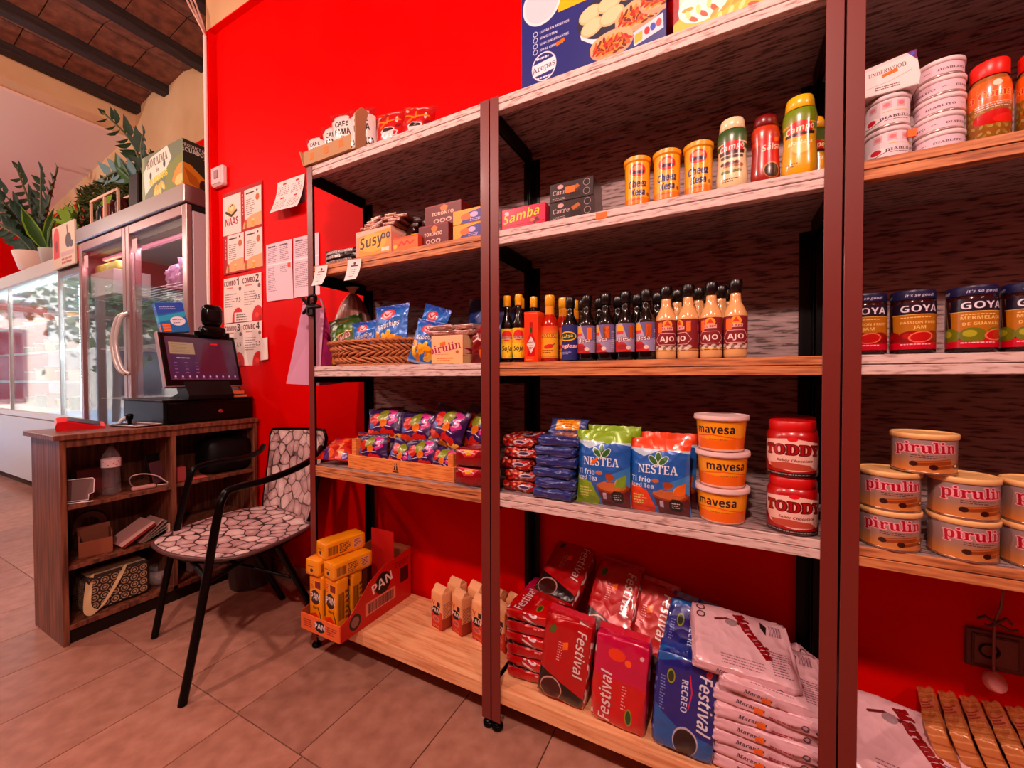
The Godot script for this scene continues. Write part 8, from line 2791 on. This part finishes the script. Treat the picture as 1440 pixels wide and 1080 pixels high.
	f.ell(96, 58, 9, 9, Color(0.98, 0.36, 0.10))
	write(f, "Festival", 56, 160, 31, Color(0.94, 0.84, 0.84), {"slant": 0.15, "turn": -90.0, "edge": 1.2, "edge_col": Color(0.5, 0.0, 0.1), "stretch": 0.8})
	f.ell(106, 190, 10, 20, Color(0.62, 0.55, 0.10))
	f.ell(106, 190, 7, 16, Color(0.12, 0.30, 0.12))
	f.lines(84, 118, 14, 8, 8, 3, Color(0.93, 0.70, 0.70), 5)
	f.ell(132, 34, 6, 6, Color(0.92, 0.72, 0.75))
	var lk := lay(f)
	f = Sheet.new(150, 230, Color(0.07, 0.13, 0.50))
	f.poly([Vector2(0, 130), Vector2(60, 170), Vector2(150, 180), Vector2(150, 230), Vector2(0, 230)], Color(0.05, 0.36, 0.66))
	f.poly([Vector2(0, 0), Vector2(90, 0), Vector2(0, 30)], Color(0.05, 0.36, 0.66))
	write(f, "Festival", 106, 96, 31, Color(0.90, 0.90, 0.95), {"slant": 0.15, "turn": 90.0, "edge": 1.2, "edge_col": Color(0.02, 0.05, 0.25), "stretch": 0.85})
	write(f, "RECREO", 66, 92, 15, Color(0.85, 0.88, 0.96), {"turn": 90.0})
	f.path([Vector2(84, 40), Vector2(90, 80), Vector2(84, 120)], 3, Color(0.85, 0.10, 0.30))
	f.ell(40, 56, 10, 17, Color(0.60, 0.60, 0.12))
	f.ell(40, 56, 7, 13, Color(0.10, 0.22, 0.12))
	f.ell(82, 196, 30, 32, Color(0.75, 0.72, 0.78))
	f.ell(82, 198, 27, 29, Color(0.09, 0.06, 0.06))
	f.lines(14, 60, 16, 12, 7, 3, Color(0.45, 0.55, 0.80), 4)
	f.ell(128, 24, 8, 8, Color(0.82, 0.12, 0.30))
	var lb := lay(f)
	var sizes := Vector3(0.155, 0.245, 0.062)
	var mk := {"r": lr, "k": lk, "b": lb}
	var meshes := {}
	for key in mk:
		var u: Rect2 = mk[key].uv
		meshes[key] = soft_box(sizes, 0.30, 0.007, 51 + meshes.size(), {"f": u, "k": u, "l": part(u, 0.0, 0.35, 0.18, 0.3), "r": part(u, 0.8, 0.05, 0.18, 0.3), "t": part(u, 0.0, 0.02, 1.0, 0.1), "b": part(u, 0.0, 0.5, 0.5, 0.1)}, 8)
	s = Shape.new()
	s.smooth()
	for i in 12:
		var a := -0.072 + i * 0.012
		var za := 0.003 * (1 if i % 2 == 0 else -1)
		s.quad(Vector3(a, 0, za), Vector3(a + 0.012, 0, -za), Vector3(a + 0.012, 0.02, -za), Vector3(a, 0.02, za))
	var fin := s.mesh()
	var packs := []
	# flat layers at the left
	for k in 6:
		packs.append(["r" if k % 2 == 0 else "k", Vector3(0.090 + [0, 0.006, -0.004, 0.004, -0.003, 0.002][k], 0.031 + k * 0.0385, -0.19), Vector3(-PI / 2, [0.06, -0.05, 0.08, -0.04, 0.05, 0.0][k], 0), 0.62, "red biscuit pack lying flat, %s layer from the board beside the middle posts" % ordinal(k)])
	packs.append(["r", Vector3(0.218, 0.004, -0.062), Vector3(-0.16, 0.04, -0.10), 1.0, "red biscuit pack with a dark biscuit picture standing at front left of the pile"])
	packs.append(["k", Vector3(0.395, 0.002, -0.052), Vector3(-0.12, -0.02, -0.05), 1.0, "pink and red biscuit pack standing at front beside the blue packs"])
	packs.append(["r", Vector3(0.148, 0.232, -0.165), Vector3(-1.05, 0.10, -0.20), 1.0, "red biscuit pack tilted back on top of the flat layers"])
	packs.append(["r", Vector3(0.327, 0.155, -0.155), Vector3(-0.75, 0.0, -0.10), 1.0, "red biscuit pack tilted back at the middle of the pile"])
	packs.append(["r", Vector3(0.435, 0.105, -0.165), Vector3(-0.62, 0.0, -0.14), 1.0, "red biscuit pack tilted back at the right of the pile"])
	packs.append(["k", Vector3(0.36, 0.004, -0.20), Vector3(-0.3, 0.0, 0.0), 1.0, "pink biscuit pack standing hidden under the tilted packs"])
	packs.append(["b", Vector3(0.566, 0.002, -0.048), Vector3(-0.14, 0.02, -0.06), 1.0, "blue biscuit pack standing at front beside the white bags"])
	packs.append(["b", Vector3(0.560, 0.075, -0.150), Vector3(-0.50, 0.0, -0.14), 1.0, "blue biscuit pack leaning behind the front blue one"])
	for q in packs:
		t = thing("biscuit_packet", q[4], "biscuit pack", Vector3(q[1].x, y + q[1].y, q[1].z), rad_to_deg(q[2].y), "film wrapped biscuit packs")
		var o := put_mesh(meshes[q[0]], "wrapper", print_mat(mk[q[0]].page, "foil"), t)
		o.rotation = Vector3(q[2].x, 0, q[2].z)
		if q[3] < 1.0:
			o.position.y = -0.012
			o.position.z = 0.12
			o.scale = Vector3(1, 1, q[3])
		var e := put_mesh(fin, "end_seal", mat(Color(0.80, 0.12, 0.22) if q[0] != "b" else Color(0.14, 0.24, 0.60), 0.25, 0.0, 0.6), t)
		e.transform = o.transform * Transform3D(Basis.IDENTITY, Vector3(0, sizes.y - 0.002, 0))
	# white bags: a stack, topped by tilted ones
	f = Sheet.new(260, 220, Color(0.93, 0.73, 0.76))
	for k in 2:
		f.ell(26, 22 + k * 30, 13, 13, Color(0.30, 0.18, 0.18))
		f.ell(26, 22 + k * 30, 9, 9, Color(0.90, 0.70, 0.73))
	f.path([Vector2(66, 56), Vector2(96, 46), Vector2(130, 58)], 7, Color(0.40, 0.10, 0.12))
	f.ell(108, 58, 16, 12, Color(0.62, 0.50, 0.52))
	write(f, "Maranita", 150, 92, 26, Color(0.62, 0.03, 0.07), {"slant": 0.2, "turn": 62.0, "font": "serifbold", "stretch": 0.85, "edge": 2.0, "edge_col": Color(0.45, 0.02, 0.05)})
	f.poly([Vector2(186, 28), Vector2(200, 44), Vector2(196, 70), Vector2(184, 50)], Color(0.12, 0.10, 0.10))
	f.bars(206, 34, 30, 34, Color(0.45, 0.30, 0.36), 5)
	f.lines(196, 120, 50, 10, 8, 3, Color(0.52, 0.34, 0.40), 5)
	f.lines(70, 172, 110, 4, 9, 3, Color(0.60, 0.42, 0.46), 6)
	lr = lay(f)
	f = Sheet.new(260, 50, Color(0.90, 0.70, 0.74))
	write(f, "Maranita", 88, 26, 10, Color(0.20, 0.10, 0.16), {"slant": 0.2, "turn": 5.0, "font": "serifbold"})
	f.lines(130, 30, 60, 1, 7, 6, Color(0.70, 0.10, 0.20), 5)
	for k in 2:
		f.ell(206 + k * 30, 30 + k * 4, 9, 9, Color(0.28, 0.18, 0.22))
		f.ell(206 + k * 30, 30 + k * 4, 6, 6, Color(0.88, 0.68, 0.72))
	f.poly([Vector2(96, 22), Vector2(116, 18), Vector2(118, 34), Vector2(98, 38)], ORANGE)
	lf = lay(f)
	var bag := soft_box(Vector3(0.245, 0.040, 0.20), 0.46, 0.008, 66, {"f": lf.uv, "k": lf.uv, "t": lr.uv, "any": part(lf.uv, 0.02, 0.1, 0.1, 0.5)}, 10)
	for k in 6:
		t = thing("flatbread_bag", "white printed flour bag, %s from the bottom of the stack beside the blue packs" % ordinal(k), "flour bag", Vector3(0.765 + [0, 0.006, -0.005, 0.004, -0.002, 0.005][k], y + k * 0.0335, -0.125 + [0, 0.004, 0, 0.006, 0, 0.003][k]), [0, -3, 2, -2, 3, -4][k], "white flour bags")
		put_mesh(bag, "bag", print_mat(lr.page, "foil"), t)
	t = thing("flatbread_bag", "white printed flour bag tilted forward, second from the top of the stack", "flour bag", Vector3(0.768, y + 0.212, -0.125), 4, "white flour bags")
	put_mesh(bag, "bag", print_mat(lr.page, "foil"), t).rotation = Vector3(0.16, 0, -0.16)
	t = thing("flatbread_bag", "white printed flour bag with a red script print on top of the stack", "flour bag", Vector3(0.703, y + 0.256, -0.135), 6, "white flour bags")
	put_mesh(bag, "bag", print_mat(lr.page, "foil"), t).rotation = Vector3(0.30, 0, -0.12)
	t = thing("flatbread_bag", "white printed flour bag standing on edge behind the stack", "flour bag", Vector3(0.89, y + 0.10, -0.235), -20, "white flour bags")
	put_mesh(bag, "bag", print_mat(lr.page, "foil"), t).rotation = Vector3(0.6, 0, -0.9)
	for k in 3:
		t = thing("flatbread_bag", ["white flour bag with a curled edge lying under the tilted one in the right bay", "white flour bag lying second in the right bay's pile", "white flour bag with red script tilted on top in the right bay"][k], "flour bag", Vector3(1.030 + 0.004 * k, y + k * 0.040, -0.135), [0, 4, -8][k], "white flour bags")
		var o := put_mesh(bag, "bag", print_mat(lr.page, "foil"), t)
		if k == 2:
			o.rotation = Vector3(0.42, 0, -0.05)
			o.position.y = 0.035
	# tan wafer packs standing like books
	f = Sheet.new(110, 150, Color(0.80, 0.48, 0.26))
	for k in 14:
		f.line(Vector2(0, k * 11), Vector2(110, k * 11 + (k % 3) * 3), 2.4, [Color(0.66, 0.32, 0.15), Color(0.90, 0.62, 0.40)][k % 2])
	f.rect(0, 50, 110, 40, Color(0.78, 0.42, 0.28))
	f.lines(10, 60, 90, 3, 10, 5, Color(0.50, 0.15, 0.10), 3)
	l = lay(f)
	pm = soft_box(Vector3(0.034, 0.20, 0.21), 0.16, 0.006, 88, {"any": l.uv}, 8)
	for k in 8:
		t = thing("flatbread_pack", "tan film pack of flat breads, %s from the white bags in the leaning row" % ordinal(k), "bread pack", Vector3(1.175 + k * 0.042, y + 0.009, -0.185 - 0.004 * k), -14, "tan flat bread packs")
		put_mesh(pm, "pack", print_mat(l.page, "foil"), t).rotation = Vector3(-0.12, 0, 0.36)
	for k in 3:
		t = thing("red_bread_pack", "red tinted film pack lying at the back, %s of its small stack" % ordinal(k), "bread pack", Vector3(1.42, y + 0.13 + k * 0.02, -0.235), 10, "red film packs at the back")
		put_mesh(soft_box(Vector3(0.2, 0.02, 0.14), 0.4, 0.006, 99 + k), "pack", mat(Color(0.82, 0.18, 0.10), 0.3, 0.0, 0.5), t).rotation = Vector3(0.2, 0, -0.25)
	# wall socket with a plug lead
	t = thing("wall_socket", "double framed wall socket on the red wall of the right bay", "socket", Vector3(1.270, 0.40, -0.344))
	slab("plate", Vector3(-0.052, 0.0, 0.0), Vector3(0.052, 0.098, 0.009), mat(Color(0.36, 0.18, 0.16), 0.5), t, 0.004)
	slab("inner_frame", Vector3(-0.042, 0.010, 0.009), Vector3(0.042, 0.088, 0.012), mat(Color(0.30, 0.13, 0.12), 0.5), t, 0.003)
	slab("insert", Vector3(-0.038, 0.014, 0.012), Vector3(0.038, 0.084, 0.0135), mat(Color(0.42, 0.22, 0.20), 0.5), t, 0.002)
	s = Shape.new()
	s.lathe([[0.018, 0.0], [0.019, 0.003], [0.015, 0.003, 1], [0.014, -0.001], [0.0, -0.001]], 20)
	var so := put(s, "outlet", mat(Color(0.12, 0.05, 0.05), 0.5), t)
	so.position = Vector3(-0.012, 0.05, 0.0137)
	so.rotation.x = PI / 2
	t = thing("hanging_plug", "pale round plug hanging on a thin lead in front of the wall socket", "plug", Vector3(1.262, 0.383, -0.315))
	s = Shape.new()
	s.lathe([[0.0, -0.012], [0.018, -0.012], [0.022, -0.008], [0.024, 0.004], [0.021, 0.010], [0.0, 0.012]], 24)
	var po := put(s, "plug", mat(Color(0.93, 0.62, 0.62), 0.4), t)
	po.rotation = Vector3(1.1, 0, -0.5)
	s = Shape.new()
	s.tube(smooth_path([Vector3(0.0, 0.018, -0.004), Vector3(0.0, 0.08, -0.006), Vector3(0.002, 0.15, -0.006), Vector3(0.010, 0.20, 0.0), Vector3(0.014, 0.34, 0.0)]), 0.003, 6)
	put(s, "lead", mat(Color(0.55, 0.33, 0.31), 0.5), t)
	s = Shape.new()
	for q in [[-0.03, 0.012], [0.04, -0.008], [0.03, 0.016], [-0.018, -0.008]]:
		s.tube([Vector3(0.002, 0.145, -0.004), Vector3(q[0] * 0.6, 0.145 + q[1] * 1.2, 0.0), Vector3(q[0], 0.142 + q[1] * 0.5, -0.004)], 0.004, 5)
	put(s, "tie", mat(Color(0.40, 0.22, 0.20), 0.6), t)
